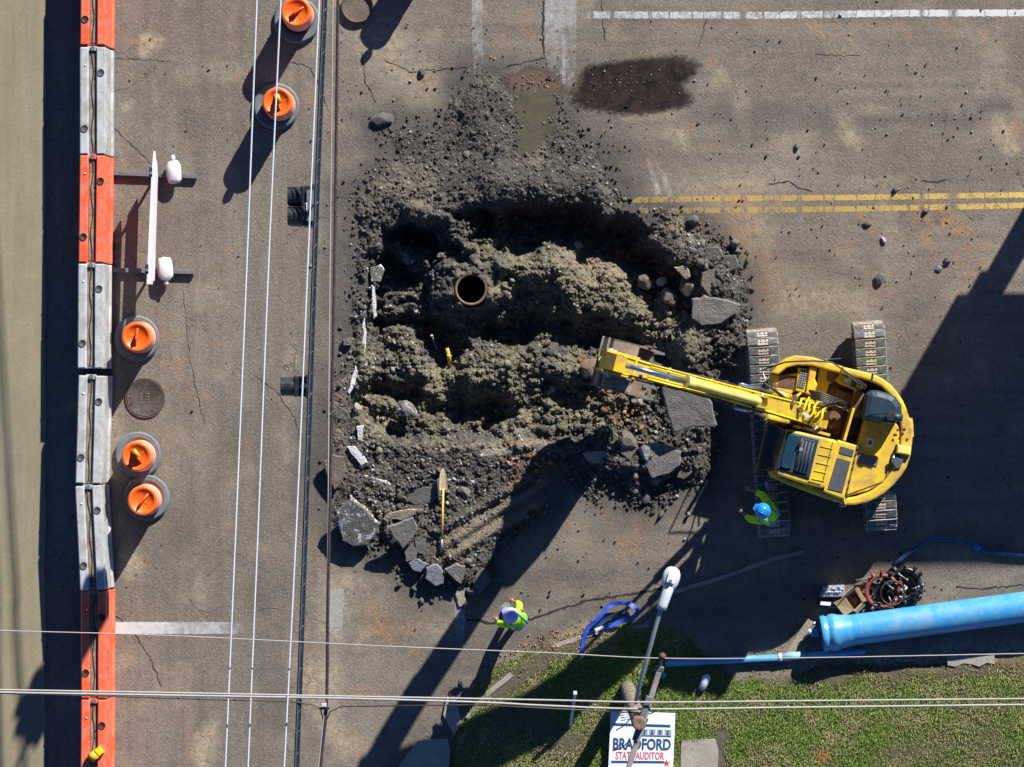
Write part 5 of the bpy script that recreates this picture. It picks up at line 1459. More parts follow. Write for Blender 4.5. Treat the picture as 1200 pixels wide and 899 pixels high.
def quad(name, u0, u1, v0, v1, mat, dz=.003):
    q = [sp(u0, v1), sp(u1, v1), sp(u1, v0), sp(u0, v0)]
    return MB().add([(p.x, p.y, zt + dz) for p in q], [(0, 1, 2, 3)]).build(name, mat, sroot)
quad('bar_print', .05, .93, .195, .24, M['navy_ink'])
quad('bar_print', .48, .95, .28, .38, M['blue_ink'])
quad('bar_print', .48, .95, .38, .40, M['navy_ink'], .0032)
for k in range(7): quad('building_print', .52 + k * .06, .545 + k * .06, .29, .37, M['white_sign'] if k % 2 else M['navy_ink'], .0045)
text('headline_print', 'BRADFORD', .055, .95, .43, .625, M['navy_ink'], .035)
text('subtitle_print', 'STATE AUDITOR', .105, .855, .655, .78, M['red_ink'], .02)
quad('bar_print', .04, .86, .80, .84, M['navy_ink'])
sc0 = sp(.895, .835); vs = [(sc0.x, sc0.y, zt + .006)]
for k in range(10):
    rr_ = .085 if k % 2 == 0 else .036; a_ = math.pi / 2 + k * math.pi / 5 + .05
    vs.append((sc0.x + rr_ * math.cos(a_), sc0.y + rr_ * math.sin(a_), zt + .006))
MB().add(vs, [(0, 1 + k, 1 + (k + 1) % 10) for k in range(10)]).build('star_print', M['red_ink'], sroot)
for (u, v) in ((.08, .1), (.92, .1), (.08, .9), (.92, .9)):
    q = sp(u, v); MB().cyl((q.x, q.y, -.05), (q.x, q.y, zt - .032), .02, .02, 8).build('stake', M['steel_dark'], sroot)

# ---------------- little post, bottle, discs on the grass
a, b = W(668.5, 852, .0), W(674, 812, 1.05)
r = empty('marker_post', a, 'thin pale square marker post leaning over the grass left of the sign', 'post')
MB().bar(a, b, .065, .065).build('post', M['lampgrey'], r)
MB().box(b, (.075, .075, .03)).build('cap', M['reflective_white'], r)
c = W(826, 799, .12)
r = empty('water_bottle', (c.x, c.y, .05), 'white plastic bottle lying on the shaded grass under the small blue pipe', 'bottle', None, -.42)
MB().tube([(0, -.17, .09), (0, -.15, .09), (0, .10, .09), (0, .15, .09), (0, .17, .09)], [.05, .085, .09, .06, .03], 16).build('body', M['bottle'], r, local=True)
MB().cyl((0, -.17, .09), (0, -.21, .09), .035, .035, 10).build('cap', M['bluepipe_light'], r, local=True)
def disc(px, py, rad_, mat, label):
    c = W(px, py, .1)
    MB().lathe([(0, .03), (rad_ * .6, .03), (rad_ * .75, .04), (rad_, .035), (rad_, 0)], (c.x, c.y, .07), 24).thing('plastic_lid', mat, (c.x, c.y, .07), label, 'lid')
disc(752, 787.5, .065, M['bottle'], 'pale round plastic lid on the shaded grass left of the lamp arm')
disc(777, 791, .07, M['bluepipe'], 'blue round plastic lid on the shaded grass right of the crossarm')

# ---------------- pipes
def pipe_thing():
    z = .335
    a = W(968, 742.5, z); b = W(1330, 694.0, z); d = (b - a).normalized()
    root = empty('large_blue_pipe', (a.x, a.y, 0), 'large sky blue plastic water main pipe with a bell end lying on the verge', 'pipe')
    def ring(s, r_): return (a + d * s, r_)
    sec = [(.42, .335), (6.9, .335)]
    MB().tube([a + d * s for s, _ in sec], [q for _, q in sec], 40, caps=False).build('pipe_wall', M['bluepipe'], root)
    sec = [(-.10, .385), (-.08, .395), (.0, .395), (.03, .372), (.06, .372), (.10, .405), (.18, .41), (.26, .385), (.30, .372), (.42, .355), (.56, .339)]
    MB().tube([a + d * s for s, _ in sec], [q for _, q in sec], 40, caps=False).build('bell', M['bluepipe'], root)
    sec = [(-.10, .385), (-.09, .35), (.4, .34), (.41, .30), (6.9, .30)]
    MB().tube([a + d * s for s, _ in sec], [q for _, q in sec], 40, caps=False).build('bore', M['bluepipe'], root)
    return root, a, d
pr, pa, pd = pipe_thing()
z = .09
def seg(root, name, x0, y0, x1, y1, r_, mat, zz=.82):
    a, b = W(x0, y0, zz), W(x1, y1, zz)
    MB().cyl(a, b, r_, r_, 20).build(name, mat, root)
zz = .09
root = empty('small_blue_pipe', W(900, 772, 0), 'thin blue pipe with a pale coupling lying along the grass below the large blue pipe', 'pipe')
seg(root, 'pipe_length', 780, 777.5, 916, 770.5, .075, M['bluepipe'], zz)
seg(root, 'coupling', 914, 770.5, 944, 767.5, .085, M['bluepipe_light'], zz)
seg(root, 'pipe_length', 943, 767.7, 1014, 763.5, .068, M['bluepipe'], zz)
seg(root, 'end_ring', 912, 770.6, 916, 770.3, .09, M['reflective_white'], zz)
c = W(955, 741, .2)
r = empty('pipe_fitting', (c.x, c.y, 0), 'small blue valve fitting poking out just left of the large pipe bell', 'fitting')
MB().box(c, (.16, .18, .22)).build('body', M['bluepipe'], r)
MB().cyl(W(951, 740, .25), W(947, 741, .25), .06, .06, 12).build('bolt', M['lampgrey'], r)
MB().cyl(W(955, 733, .26), W(954, 729, .26), .03, .03, 10).build('stud', M['reflective_white'], r)
r = empty('timber_plank', W(935, 755, 0), 'sunlit strip of earthy timber between the shaded gutter and the pipe bell', 'plank')
MB().bar(W(924, 768, .03), W(950, 727, .03), .16, .05).build('plank', M['ch_conc'], r)

# ---------------- blue strap loop, navy hose
def strap(pts, w, mat, name, root, h=.10):
    P = [W(*p) for p in pts]; path = []
    def cr(p0, p1, p2, p3, t_): return 0.5 * ((2 * p1) + (p2 - p0) * t_ + (2 * p0 - 5 * p1 + 4 * p2 - p3) * t_ ** 2 + (3 * p1 - p0 - 3 * p2 + p3) * t_ ** 3)
    for i in range(len(P) - 1):
        p0 = P[max(i - 1, 0)]; p3 = P[min(i + 2, len(P) - 1)]
        for k in range(6): path.append(cr(p0, P[i], P[i + 1], p3, k / 6))
    path.append(P[-1]); R_ = []
    for i, p in enumerate(path):
        d = (path[min(i + 1, len(path) - 1)] - path[max(i - 1, 0)]); d.z = 0; d.normalize(); nn = Vector((-d.y, d.x, 0))
        ww = w / 2 * (1 + .08 * math.sin(i * .55)); tl = .02 * math.sin(i * .35)
        R_.append([p + nn * ww + Vector((0, 0, tl)), p - nn * ww + Vector((0, 0, -tl)), p - nn * ww + Vector((0, 0, -tl - .02)), p + nn * ww + Vector((0, 0, tl - .02))])
    return MB().loft(R_).build(name, mat, root)
r = empty('blue_strap', W(712, 735, .03), 'royal blue lifting strap dropped in a loop on the edge of the grass', 'strap')
strap([(681,772,.06),(683,760,.07),(685,746,.10),(689,736,.12),(698,728,.14),(707,718,.16),(716,709,.16),(728,707,.14),(738,708,.14),(746,714,.16),(746,720,.18),(738,725,.2),(728,728,.16),(716,733,.12),(708,736,.09)], .095, M['strap'], 'outer_loop', r)
strap([(686,744,.06),(696,741,.08),(700,734,.08),(710,726,.08),(722,720,.08),(732,716,.08)], .09, M['hose'], 'shaded_inner_loop', r)  # shade inside the strap loop put into a navy colour
MB().box(W(702, 737, .10), (.18, .07, .05), rz=.4).build('buckle', M['board_white'], r)
MB().box(W(699, 741, .08), (.07, .10, .05), rz=.4).build('label_tag', M['reflective_white'], r)
r = empty('navy_hose', W(1092, 632, .0), 'glossy navy hose snaking from the casting rings to the right edge', 'hose')
P = [(1046,664,.10),(1056,655,.10),(1072,643,.08),(1088,633,.07),(1096,631,.07),(1118,633,.06),(1136,637,.06),(1144,641,.06),(1152,645,.06),(1170,649,.06),(1200,651,.06),(1240,650,.06)]
MB().tube([W(*p) for p in P], .052, 12).build('hose_wall', M['hose'], r)
MB().tube([W(1140, 639, .07), W(1148, 643.5, .07)], .062, 12).build('hose_joint', M['strap'], r)

# ---------------- casting rings, box, wrapped carton
def casting(px, py, R_, z, mat, label, tilt=0.0, bolts=12, seed=1):
    c = W(px, py, z); root = empty('casting_ring', (c.x, c.y, z - .05), label, 'pipe ring', 'iron restraint rings beside the pipe')
    MB().lathe([(R_ - .075, -.05), (R_ - .08, .03), (R_ - .04, .055), (R_ + .0, .05), (R_ + .02, .0), (R_ + .01, -.05), (R_ - .075, -.05)], c, 36).build('ring_body', mat, root)
    r_ = random.Random(seed)
    for k in range(bolts):
        a = 2 * math.pi * k / bolts + r_.uniform(-.08, .08); ca, sa = math.cos(a), math.sin(a); rr_ = R_ + .035
        MB().box((c.x + ca * rr_, c.y + sa * rr_, z), (.12, .085, .10), rz=a).build('lug', mat, root)
        q = Vector((c.x + ca * (R_ + .04), c.y + sa * (R_ + .04), z + .02))
        MB().cyl(q, q + Vector((r_.uniform(-.02, .02), r_.uniform(-.02, .02), .13)), .014, .014, 6).build('bolt', M['steel'] if k % 3 == 0 else M['blackring'], root)
        MB().cyl(q + Vector((0, 0, .04)), q + Vector((0, 0, .075)), .028, .028, 6).build('nut', M['lampgrey'] if k % 4 == 0 else M['blackring'], root)
    return root
casting(1034, 693, .375, .22, M['redring'], 'red brown iron ring with bolts lying left of the black ring beside the pipe', seed=2)
casting(1040, 700, .345, .09, M['blackring'], 'black iron ring underneath the red brown ring', seed=5)
casting(1060, 684, .35, .20, M['blackring'], 'black glossy iron ring right of the red brown ring', seed=3)
casting(1057, 689, .36, .07, M['blackring'], 'black iron ring lowest of the right hand stack beside the pipe', seed=7)
def gasket(px, py, R_, z, rt, mat, label):
    c = W(px, py, z)
    MB().tube([c + Vector((math.cos(a) * R_, math.sin(a) * R_, .02 * math.sin(3 * a))) for a in [2 * math.pi * k / 36 for k in range(37)]], rt, 8).thing('rubber_gasket', mat, (c.x, c.y, z - rt), label, 'gasket')
gasket(1046, 695, .26, .36, .018, M['black'], 'thin black rubber gasket lying across both iron rings')
r_ = random.Random(12)
for k in range(26):
    a_ = r_.uniform(0, 6.28); cx_, cy_ = ((1034, 694) if k % 2 else (1060, 686)); q = W(cx_ + 19 * math.cos(a_) * r_.uniform(.5, 1.1), cy_ + 19 * math.sin(a_) * r_.uniform(.5, 1.1), r_.uniform(.06, .34))
    b_ = r_.uniform(0, 6.28); l_ = r_.uniform(.05, .11)
    tb_ = MB().cyl(q - Vector((math.cos(b_), math.sin(b_), .1)) * l_, q + Vector((math.cos(b_), math.sin(b_), .1)) * l_, .013, .013, 6)
    e_ = q + Vector((math.cos(b_), math.sin(b_), .1)) * l_
    tb_.cyl(e_ - Vector((math.cos(b_), math.sin(b_), 0)) * .02, e_ + Vector((math.cos(b_), math.sin(b_), 0)) * .02, .028, .028, 6)
    tb_.thing('ring_bolt', M['blackring'] if k % 3 else M['steel'], q, 'loose bolt strewn over the iron rings beside the blue pipe', 'bolt', 'loose bolts strewn over the iron rings')
c = W(1059, 690, .1)
MB().box(c, (.16, .10, .05), rz=.8).thing('pale_plate', M['bottle'], (c.x, c.y, .07), 'pale shiny plate inside the right hand iron ring', 'plate')
r = empty('open_box', W(995, 703, 0), 'open brown cardboard box with its flaps spread, beside the blue pipe', 'cardboard box')
def px_poly(name, pts, mat, root, th=.012):
    P = [W(*p) for p in pts]; n_ = (P[1] - P[0]).cross(P[2] - P[0]).normalized() * th
    k = len(P)
    MB().add([p + n_ for p in P] + [p - n_ for p in P], [tuple(range(k)), tuple(range(2 * k - 1, k - 1, -1))] + [(i, k + i, k + (i + 1) % k, (i + 1) % k) for i in range(k)]).build(name, mat, root)
h = .38
px_poly('side_panel', [(990,700,h),(1002,690,h),(1001,691,.02),(990,700,.02)], M['cardboard'], r)
px_poly('side_panel', [(1002,690,h),(1011,706,h),(1010,706,.02),(1001,691,.02)], M['cardboard'], r)
px_poly('side_panel', [(1011,706,h),(1001,716,h),(1000,715,.02),(1010,706,.02)], M['cardboard'], r)
px_poly('side_panel', [(1001,716,h),(990,700,h),(990,700,.02),(1000,715,.02)], M['cardboard'], r)
px_poly('bottom_panel', [(990,700,.03),(1001,691,.03),(1010,706,.03),(1000,715,.03)], M['cardboard'], r)
px_poly('flap', [(990,700,h),(1001,715,h),(990,722,h-.05),(977,706,h-.08)], M['cardboard'], r)
px_poly('flap', [(1002,690,h),(990,700,h),(988,698,h+.1),(1000,687,h+.14)], M['cardboard'], r)
px_poly('flap', [(1011,706,h),(1002,690,h),(1005,688,h+.02),(1015,704,h+.02)], M['cardboard'], r)
px_poly('flap', [(1001,716,h),(1011,706,h),(1014,709,h-.1),(1004,719,h-.12)], M['cardboard'], r)
MB().box(W(1002, 703, .15), (.1, .16, .2), rz=.5).build('contents', M['ch_brown'], r)
r = empty('wrapped_carton', W(972, 698, 0), 'carton wrapped in crumpled silver plastic left of the open cardboard box', 'carton')
MB().pprism([(966,687),(990,686),(991,696),(989,700),(961,700)], 0, .34, .03).build('upper_carton', M['plastic_wrap'], r)
MB().pprism([(960,700),(986,701),(984,712),(972,713),(959,709)], 0, .26, .03).build('lower_carton', M['blackring'], r)
MB().pprism([(962,705),(974,706),(973,710),(961,709)], .26, .275, .003).build('label', M['board_white'], r)
r_ = random.Random(4)
for k in range(7):
    q = W(967 + k * 3.2, 689 + (k % 3) * 3, .36)
    MB().tube([q + Vector((-.05, r_.uniform(-.05, .05), 0)), q + Vector((0, r_.uniform(-.04, .04), .02)), q + Vector((.05, r_.uniform(-.05, .05), 0))], .012, 5).build('plastic_fold', M['bottle'], r)
r = empty('loose_bolts', W(1003, 685, 0), 'small pale steel rod lying above the open cardboard box', 'rod')
MB().cyl(W(1003, 680, .08), W(1028, 677, .08), .02, .02, 8).build('rod', M['steel'], r)
c = W(1035, 281, .02)
MB().tube([c + Vector((-.05, .06, 0)), c + Vector((0, .02, .02)), c + Vector((.02, -.04, .01)), c + Vector((.05, -.08, 0))], [.012, .032, .036, .012], 8).thing('litter', dirty('pink_litter', (.6, .35, .6), (.4, .2, .4), .2, 9), (c.x, c.y, 0), 'crumpled pink scrap of litter on the road below the yellow lines', 'litter')

# ---------------- unseen two post board, added outside the frame to shade the picture's right
bx, by = W(1330, 12)[:2]
bb = empty('shade_billboard', (bx + 4, by, 0), 'made up two post board beyond the upper right, added to cast shade', 'shade_billboard')
MB().box((bx + 4.5, by, 5.72), (9.4, .32, 3.56)).build('panel', M['steel_dark'], bb)
MB().box((bx + 4.5, by - .18, 5.72), (9.2, .03, 3.4)).build('poster', M['white_sign'], bb)
for k in (0.55, 2.35, 6.5): MB().cyl((bx + k, by + .3, 0), (bx + k, by + .3, 7.3), .29, .27, 18).build('post', M['steel'], bb)
MB().box((bx + .12, by - .1, 3.85), (.22, .5, .45)).build('floodlight', M['lampgrey'], bb)
MB().box((bx + 4.5, by - .5, 3.9), (9.0, .6, .06)).build('catwalk', M['steel'], bb)
# ================================================================== EXCAVATOR
ex = empty('excavator', W(964, 505, 0), 'yellow tracked excavator with its boom reaching left over the pit', 'excavator')
EX = lambda mb, name, mat, par=None: mb.build(name, M[mat] if isinstance(mat, str) else mat, par or ex)

# ---- tracks: one shoe mesh shared by all shoes
def shoe_mesh():
    mb = MB(); w = .33; L_ = .094
    # local: x across, y along travel, z outward from the loop
    mb.box((0, 0, .012), (2 * w, 2 * L_ * .90, .026))
    mb.box((0, -L_ * .80, .034), (2 * w * .99, .016, .028))
    mb.box((0, L_ * .15, .030), (2 * w * .97, .014, .018))
    for sx in (-1, 1): mb.box((sx * .215, -.01, .028), (.19, .125, .012))
    me = mb.mesh('track_shoe'); return me
SHOE = shoe_mesh(); SHOE.materials.append(M['track'])
PADM = MB().box((0, 0, 0), (.195, .12, .008)).mesh('grouser_pad'); PADM.materials.append(M['track_dark'])
BOLT = MB().lathe([(0, .008), (.011, .008), (.013, 0)], n=8).mesh('shoe_bolt'); BOLT.materials.append(M['black'])
root0 = Vector(ex.location)
def track(x0, y0, x1, y1):
    R_ = .43; zc = .47; top = zc + R_
    A = W(x0, y0, top); B = W(x1, y1, top); A.z = B.z = zc
    d = (B - A); L_ = d.length; d.normalize(); sd = Vector((-d.y, d.x, 0)); hs = L_ / 2 - R_ - .03; c = (A + B) / 2
    per = 4 * hs + 2 * math.pi * R_; n = int(round(per / .194))
    k0 = 0
    for k in range(n):
        s = per * k / n
        if s < 2 * hs: p = c + d * (s - hs) + Vector((0, 0, R_)); tz = Vector((0, 0, 1)); ty = d
        elif s < 2 * hs + math.pi * R_:
            a = (s - 2 * hs) / R_; p = c + d * (hs + R_ * math.sin(a)) + Vector((0, 0, R_ * math.cos(a))); tz = d * math.sin(a) + Vector((0, 0, math.cos(a))); ty = d * math.cos(a) - Vector((0, 0, math.sin(a)))
        elif s < 4 * hs + math.pi * R_: q = s - 2 * hs - math.pi * R_; p = c + d * (hs - q) - Vector((0, 0, R_)); tz = Vector((0, 0, -1)); ty = -d
        else:
            a = (s - 4 * hs - math.pi * R_) / R_; p = c + d * (-hs - R_ * math.sin(a)) - Vector((0, 0, R_ * math.cos(a))); tz = -d * math.sin(a) - Vector((0, 0, math.cos(a))); ty = -d * math.cos(a) + Vector((0, 0, math.sin(a)))
        tx = ty.cross(tz)
        o = bpy.data.objects.new('track_shoe', SHOE); COL.objects.link(o); o.parent = ex
        Mx = Matrix((tx, ty, tz)).transposed().to_4x4(); Mx.translation = p - root0
        o.matrix_local = Mx
        if tz.z > .3:
            for sx in (-1, 1):
                g = bpy.data.objects.new('grouser_pad', PADM); COL.objects.link(g); g.parent = o; g.location = (sx * .215, .015, .036)
            for bx_ in (-.05, .05):
                for by_ in (-.03, .03):
                    g = bpy.data.objects.new('shoe_bolt', BOLT); COL.objects.link(g); g.parent = o; g.location = (bx_, by_, .03)
    fr = MB().bar(c - d * (hs + .05), c + d * (hs + .05), .34, .44)
    EX(fr, 'track_frame', 'black')
    for e in (-1, 1):
        q = c + d * hs * e
        EX(MB().cyl(q - sd * .12, q + sd * .12, R_ - .03, n=24), 'sprocket' if e > 0 else 'idler', 'rust')
    return c
cl = track(893.5, 386, 908.5, 629)
cr_ = track(1018.5, 377, 1034.5, 622)
EX(MB().bar(cl + Vector((0, .5, .18)), cr_ + Vector((0, .5, .18)), .5, .3).bar(cl + Vector((0, -.5, .18)), cr_ + Vector((0, -.5, .18)), .5, .3), 'car_body', 'grease')
q = W(966, 505, 1.0); EX(MB().cyl((q.x, q.y, .75), (q.x, q.y, 1.12), .62, .62, 32), 'slew_ring', 'rust')

# ---- upper structure
OUT = [(904,436),(911,428),(920,421),(926,418),(933,416.5),(942,417),(952,418.5),(970,424),(988,429),(1008,434),(1025,439),(1035,444),(1044,451),(1052,460),(1058,469),(1064,488),
       (1067,500),(1068,512),(1066,528),(1062,545),(1056,557),(1047,569),(1036,578),(1026,584),(1016,588),(1002,591.5),(989,591.5),(972,585),(950,577),(930,571),(915,564),(905,557),(903,548),(918,503),(923,488),(908,482),(899,470),(897,455)]
EX(MB().pprism([(1.0 * (x - 982) * .975 + 982, (y - 505) * .975 + 505) for x, y in OUT], 1.1, 1.42, .02), 'deck_frame', 'grease')
CW = [(988,430),(1008,434.5),(1025,439),(1035,444),(1044,451),(1052,460),(1058,469),(1063,480),(1066,490),(1069.5,492),(1070.5,505),(1069,520),(1067,535),(1062,549),(1056,558),(1047,569),(1036,578.5),(1026,584.5),(1016,589),(1002,592),(989,592),
      (989,584),(1003,582),(1020,576),(1034,566),(1044,553),(1051,538),(1055,520),(1056,503),(1054,490),(1050,476),(1043,463),(1033,453),(1020,447),(1003,442),(986,438)]
EX(MB().pprism(CW, 1.12, 2.08, .045), 'counterweight', 'yellow')
EX(MB().pprism([(1064,488),(1070,490),(1071,512),(1067,514),(1065,500)], 1.3, 2.0, .03), 'counterweight_step', 'yellow')
EX(MB().pprism([(1022,437),(1024,439),(1022,449),(1020,448)], 2.05, 2.087, .0), 'panel_seam', 'black')
EX(MB().pprism([(1052,521),(1068,524),(1067,534),(1051,531)], 2.0, 2.20, .03), 'lifting_lug_cover', 'yellow_pale')
EX(MB().pprism([(1047,531),(1057,534),(1059,540),(1055,549),(1049,550),(1045,542)], 1.9, 2.13, .03), 'tail_lamp_recess', 'slate_mat')
EX(MB().cyl(W(1047, 534, 2.16), W(1046, 542, 2.16), .03, .02, 8), 'mirror_rim', 'chrome')
RS = [(904,437),(911,428),(920,421),(933,416.5),(952,418.5),(970,424),(988,429.5),(986,438),(968,433),(950,428.5),(934,428),(922,431),(912,439)]
EX(MB().pprism(RS, 1.15, 1.93, .035), 'side_cover', 'yellow')
EX(MB().pprism([(901,455),(904,438),(912,440),(936,437),(932,458),(927,462)], 1.15, 1.72, .02), 'tool_box', 'yellow')
EX(MB().pprism([(914,438.5),(933.5,441.5),(930,456),(911.5,453)], 1.72, 1.735, .003), 'step_tread', 'rust')
EX(MB().pprism([(936,431),(949,433),(943,461),(932,458)], 1.15, 1.80, .02), 'grille_box', 'yellow')
grl = EX(MB().pprism([(938.5,433),(947.5,434.5),(942,456),(934,453.5)], 1.80, 1.815, .003), 'anti_slip_plate', 'slate_mat')
for i in range(3):
    for j in range(7):
        q = W(937 + i * 2.8 - j * .55 + 1.6, 437 + j * 2.6 + i * .5, 1.82)
        EX(MB().lathe([(0, .004), (.012, .004), (.015, 0)], q, 6), 'plate_stud', 'steel', grl)
EX(MB().pprism([(949,430),(958,431.5),(955,444),(958,451),(953,464),(944,461)], 1.15, 1.86, .03), 'valve_cover', 'yellow')
EX(MB().pprism([(960,431),(982,437),(979,447),(972,450),(968,462),(955,458)], 1.15, 1.62, .02), 'fuel_tank', 'yellow')
EX(MB().pprism([(969,436),(978,438),(977,449),(969,446)], 1.62, 1.68, .01), 'filler_plate', 'grease')
EX(MB().pprism([(985,438),(1004,443),(1012,447),(1010,459),(1004,458),(1000,456),(985,450),(980,445)], 1.15, 1.90, .03), 'pump_cover', 'yellow')
EX(MB().pprism([(990,436.5),(1001,440),(1003,444),(990,441)], 1.9, 1.93, .01), 'anti_slip_plate', 'slate_mat')
EX(MB().pprism([(999,444),(1005,446),(1002,455),(996,453)], 1.9, 1.915, .004), 'anti_slip_plate', 'slate_mat')
EX(MB().pprism([(990,443.5),(994.5,444.5),(993.5,448.5),(989,447.5)], 1.9, 1.905, .001), 'decal', 'reflective_white')
EX(MB().pprism([(981,456),(1002,462),(999,474),(978,467)], 1.15, 1.66, .02), 'hydraulic_tank', 'grease')
EX(MB().pprism([(1002,457),(1013,460),(1008,490),(1001,488),(998,476)], 1.2, 1.95, .03), 'filter_housing', 'grease')
EX(MB().pprism([(1003,472),(1011,474),(1006,500),(998,512),(990,516),(993,500)], 1.2, 1.7, .02), 'pump_deck', 'black')
EX(MB().pprism([(999,478),(1002,479),(991,517),(988,516)], 1.2, 2.12, .01), 'firewall', 'yellow')
EX(MB().pprism([(960,470),(984,474),(992,480),(984,512),(958,505),(948,495)], 1.2, 1.46, .02), 'swing_deck', 'grease')
for (a, b, c_, d) in ((962,500,966,484), (972,503,978,486)):
    EX(MB().tube([W(a, b, 1.7), W((a + c_) / 2 + 2, (b + d) / 2, 1.85), W(c_, d, 1.7)], .035, 8), 'hydraulic_hose', 'grease')
q = W(976, 492, 1.7); EX(MB().cyl((q.x, q.y, 1.4), (q.x, q.y, 1.78), .20, .18, 20), 'swing_motor', 'rust')
q = W(959, 496, 1.8); EX(MB().ball(q, .17, 1.2, 16, 10), 'swing_gearbox', 'yellow')
# engine hood (slate) and exhaust
hood = EX(MB().pprism([(1011,487),(1016,462),(1021,457.5),(1029,457.5),(1044,461.5),(1050,465),(1057,475),(1057.5,485),(1054,493),(1048,498),(1030,496),(1012,492)], 1.9, 2.52, .13), 'engine_hood', 'slate')
EX(MB().tube([W(1044, 487.5, 2.56), W(1049, 488.5, 2.60), W(1058, 490, 2.62)], [.085, .08, .075], 16), 'exhaust_pipe', 'slate')
EX(MB().cyl(W(1044, 487.5, 2.50), W(1044, 487.5, 2.66), .11, .09, 16), 'exhaust_elbow', 'black')
# engine cover deck
EX(MB().pprism([(1004,523),(1013,492),(1050,496),(1056,503),(1055,520),(1050,538),(1043,553),(1034,566),(1018,575),(994,581.5),(991,580)], 1.2, 2.02, .03), 'engine_cover', 'yellow')
EX(MB().pprism([(992.5,579.5),(1036,563.5),(1036.4,564.5),(992.8,580.7)], 2.02, 2.028, .0), 'panel_seam', 'black')
EX(MB().pprism([(1036,563.5),(1050,520),(1051,520.3),(1037,564.5)], 2.02, 2.029, .0), 'panel_seam', 'black')
pl = EX(MB().pprism([(1006.5,531),(1030,536.5),(1027,547.5),(1004,542)], 2.02, 2.035, .003), 'anti_slip_plate', 'slate_mat')
for i in range(9):
    for j in range(4):
        q = W(1008.5 + i * 2.3 - j * .6, 533.5 + i * .55 + j * 2.4, 2.04)
        EX(MB().lathe([(0, .005), (.012, .005), (.016, 0)], q, 6), 'plate_stud', 'steel', pl)
EX(MB().pprism([(1017,513.5),(1024,514.5),(1022.5,525),(1016,523.5)], 2.02, 2.032, .001), 'decal', 'board_white')
EX(MB().pprism([(1018,516),(1022,516.6),(1021,521.5),(1017,521)], 2.032, 2.036, .001), 'decal_print', 'rust')
for (x, y) in ((1060,503),(1058,508),(1063,515),(1052,504),(1050,510)): EX(MB().lathe([(0, .01), (.025, .01), (.03, 0)], W(x, y, 2.085), 8), 'bolt', 'black')
# behind-cab panel with grey treads
EX(MB().pprism([(982,515.5),(1004,522),(989,586),(960,575)], 1.2, 2.84, .04), 'rear_cover', 'yellow')
EX(MB().pprism([(985,523),(1001,527.5),(999,535.5),(983,531)], 2.84, 2.855, .003), 'anti_slip_plate', 'slate_mat')
EX(MB().pprism([(981,536.5),(997,541),(987,577.5),(970,573)], 2.84, 2.856, .003), 'anti_slip_plate', 'slate_mat')
EX(MB().pprism([(1003,521.5),(1006,522.5),(991,589),(988,588)], 1.9, 2.25, .01), 'hinge_rail', 'grease')
for (x, y) in ((1004,524),(1002,531),(1000,540),(993,570),(995,562),(991,576),(999,547)): EX(MB().box(W(x, y, 2.27), (.06, .07, .05), rz=.2), 'hinge', 'rust')
for (x, y) in ((964,573),(992,582)): EX(MB().cyl(W(x, y, 2.84), W(x, y, 2.90), .04, .035, 10), 'grab_stud', 'black')
# cab
EX(MB().pprism([(909,548),(922,506),(977,519),(963,566),(930,556)], 1.2, 2.74, .03), 'cab_body', 'black')
ROOF = [(905.5,552),(912,547),(922,507),(922,504.5),(926,503.5),(978,515),(982,517),(966,570),(988,578),(990,590),(975,586),(950,577.5),(930,569),(912,561),(905,557)]
EX(MB().pprism([(908,551),(921,508),(921,504),(926,503.5),(978,515.5),(982,518),(967,571),(962,572.5),(935,565),(912,557.5)], 2.72, 3.0, .05), 'cab_roof', 'yellow')
EX(MB().pprism([(904,554),(907,551),(930,560),(962,571),(990,579),(992,592),(972,586),(950,578),(928,570),(908,561)], 1.3, 2.78, .07), 'cab_side_shoulder', 'yellow')
EX(MB().pprism([(922.5,505),(960,514.5),(948.5,562),(909.5,549.5),(913,537)], 2.94, 3.035, .03), 'roof_hatch_frame', 'slate')
EX(MB().pprism([(924,508),(937,511),(927,549.5),(920,549),(915,546.5),(917,535)], 3.035, 3.07, .012), 'roof_hatch_glass', 'skylight')
EX(MB().pprism([(939,513),(956,517),(946,556),(930,551.5)], 3.035, 3.07, .012), 'roof_hatch_lid', 'slate')
for k in range(4):
    o_ = k * 4.0
    EX(MB().tube([W(941.5 + o_, 516 + k, 3.075), W(932.5 + o_, 549.5 + k * .9, 3.075)], .022, 6), 'hatch_rib', 'slate_mat')
EX(MB().box(W(938.5, 527, 3.09), (.07, .07, .04), rz=-.25), 'hatch_latch', 'steel')
EX(MB().cyl(W(933, 527, 3.07), W(941, 513, 3.07), .022, .022, 8), 'gas_strut', 'black')
for k in range(5):
    y_ = 523 + k * 9.5; x_ = 961 - k * 2.4
    EX(MB().bar(W(x_, y_, 3.005), W(x_ + 15, y_ + 3.2, 3.005), .012, .02), 'roof_rib', 'yellow')
EX(MB().bar(W(976, 518, 3.005), W(964, 565, 3.005), .012, .012), 'panel_seam', 'black')
EX(MB().bar(W(947, 564, 3.005), W(962, 568, 3.005), .012, .012), 'panel_seam', 'black')
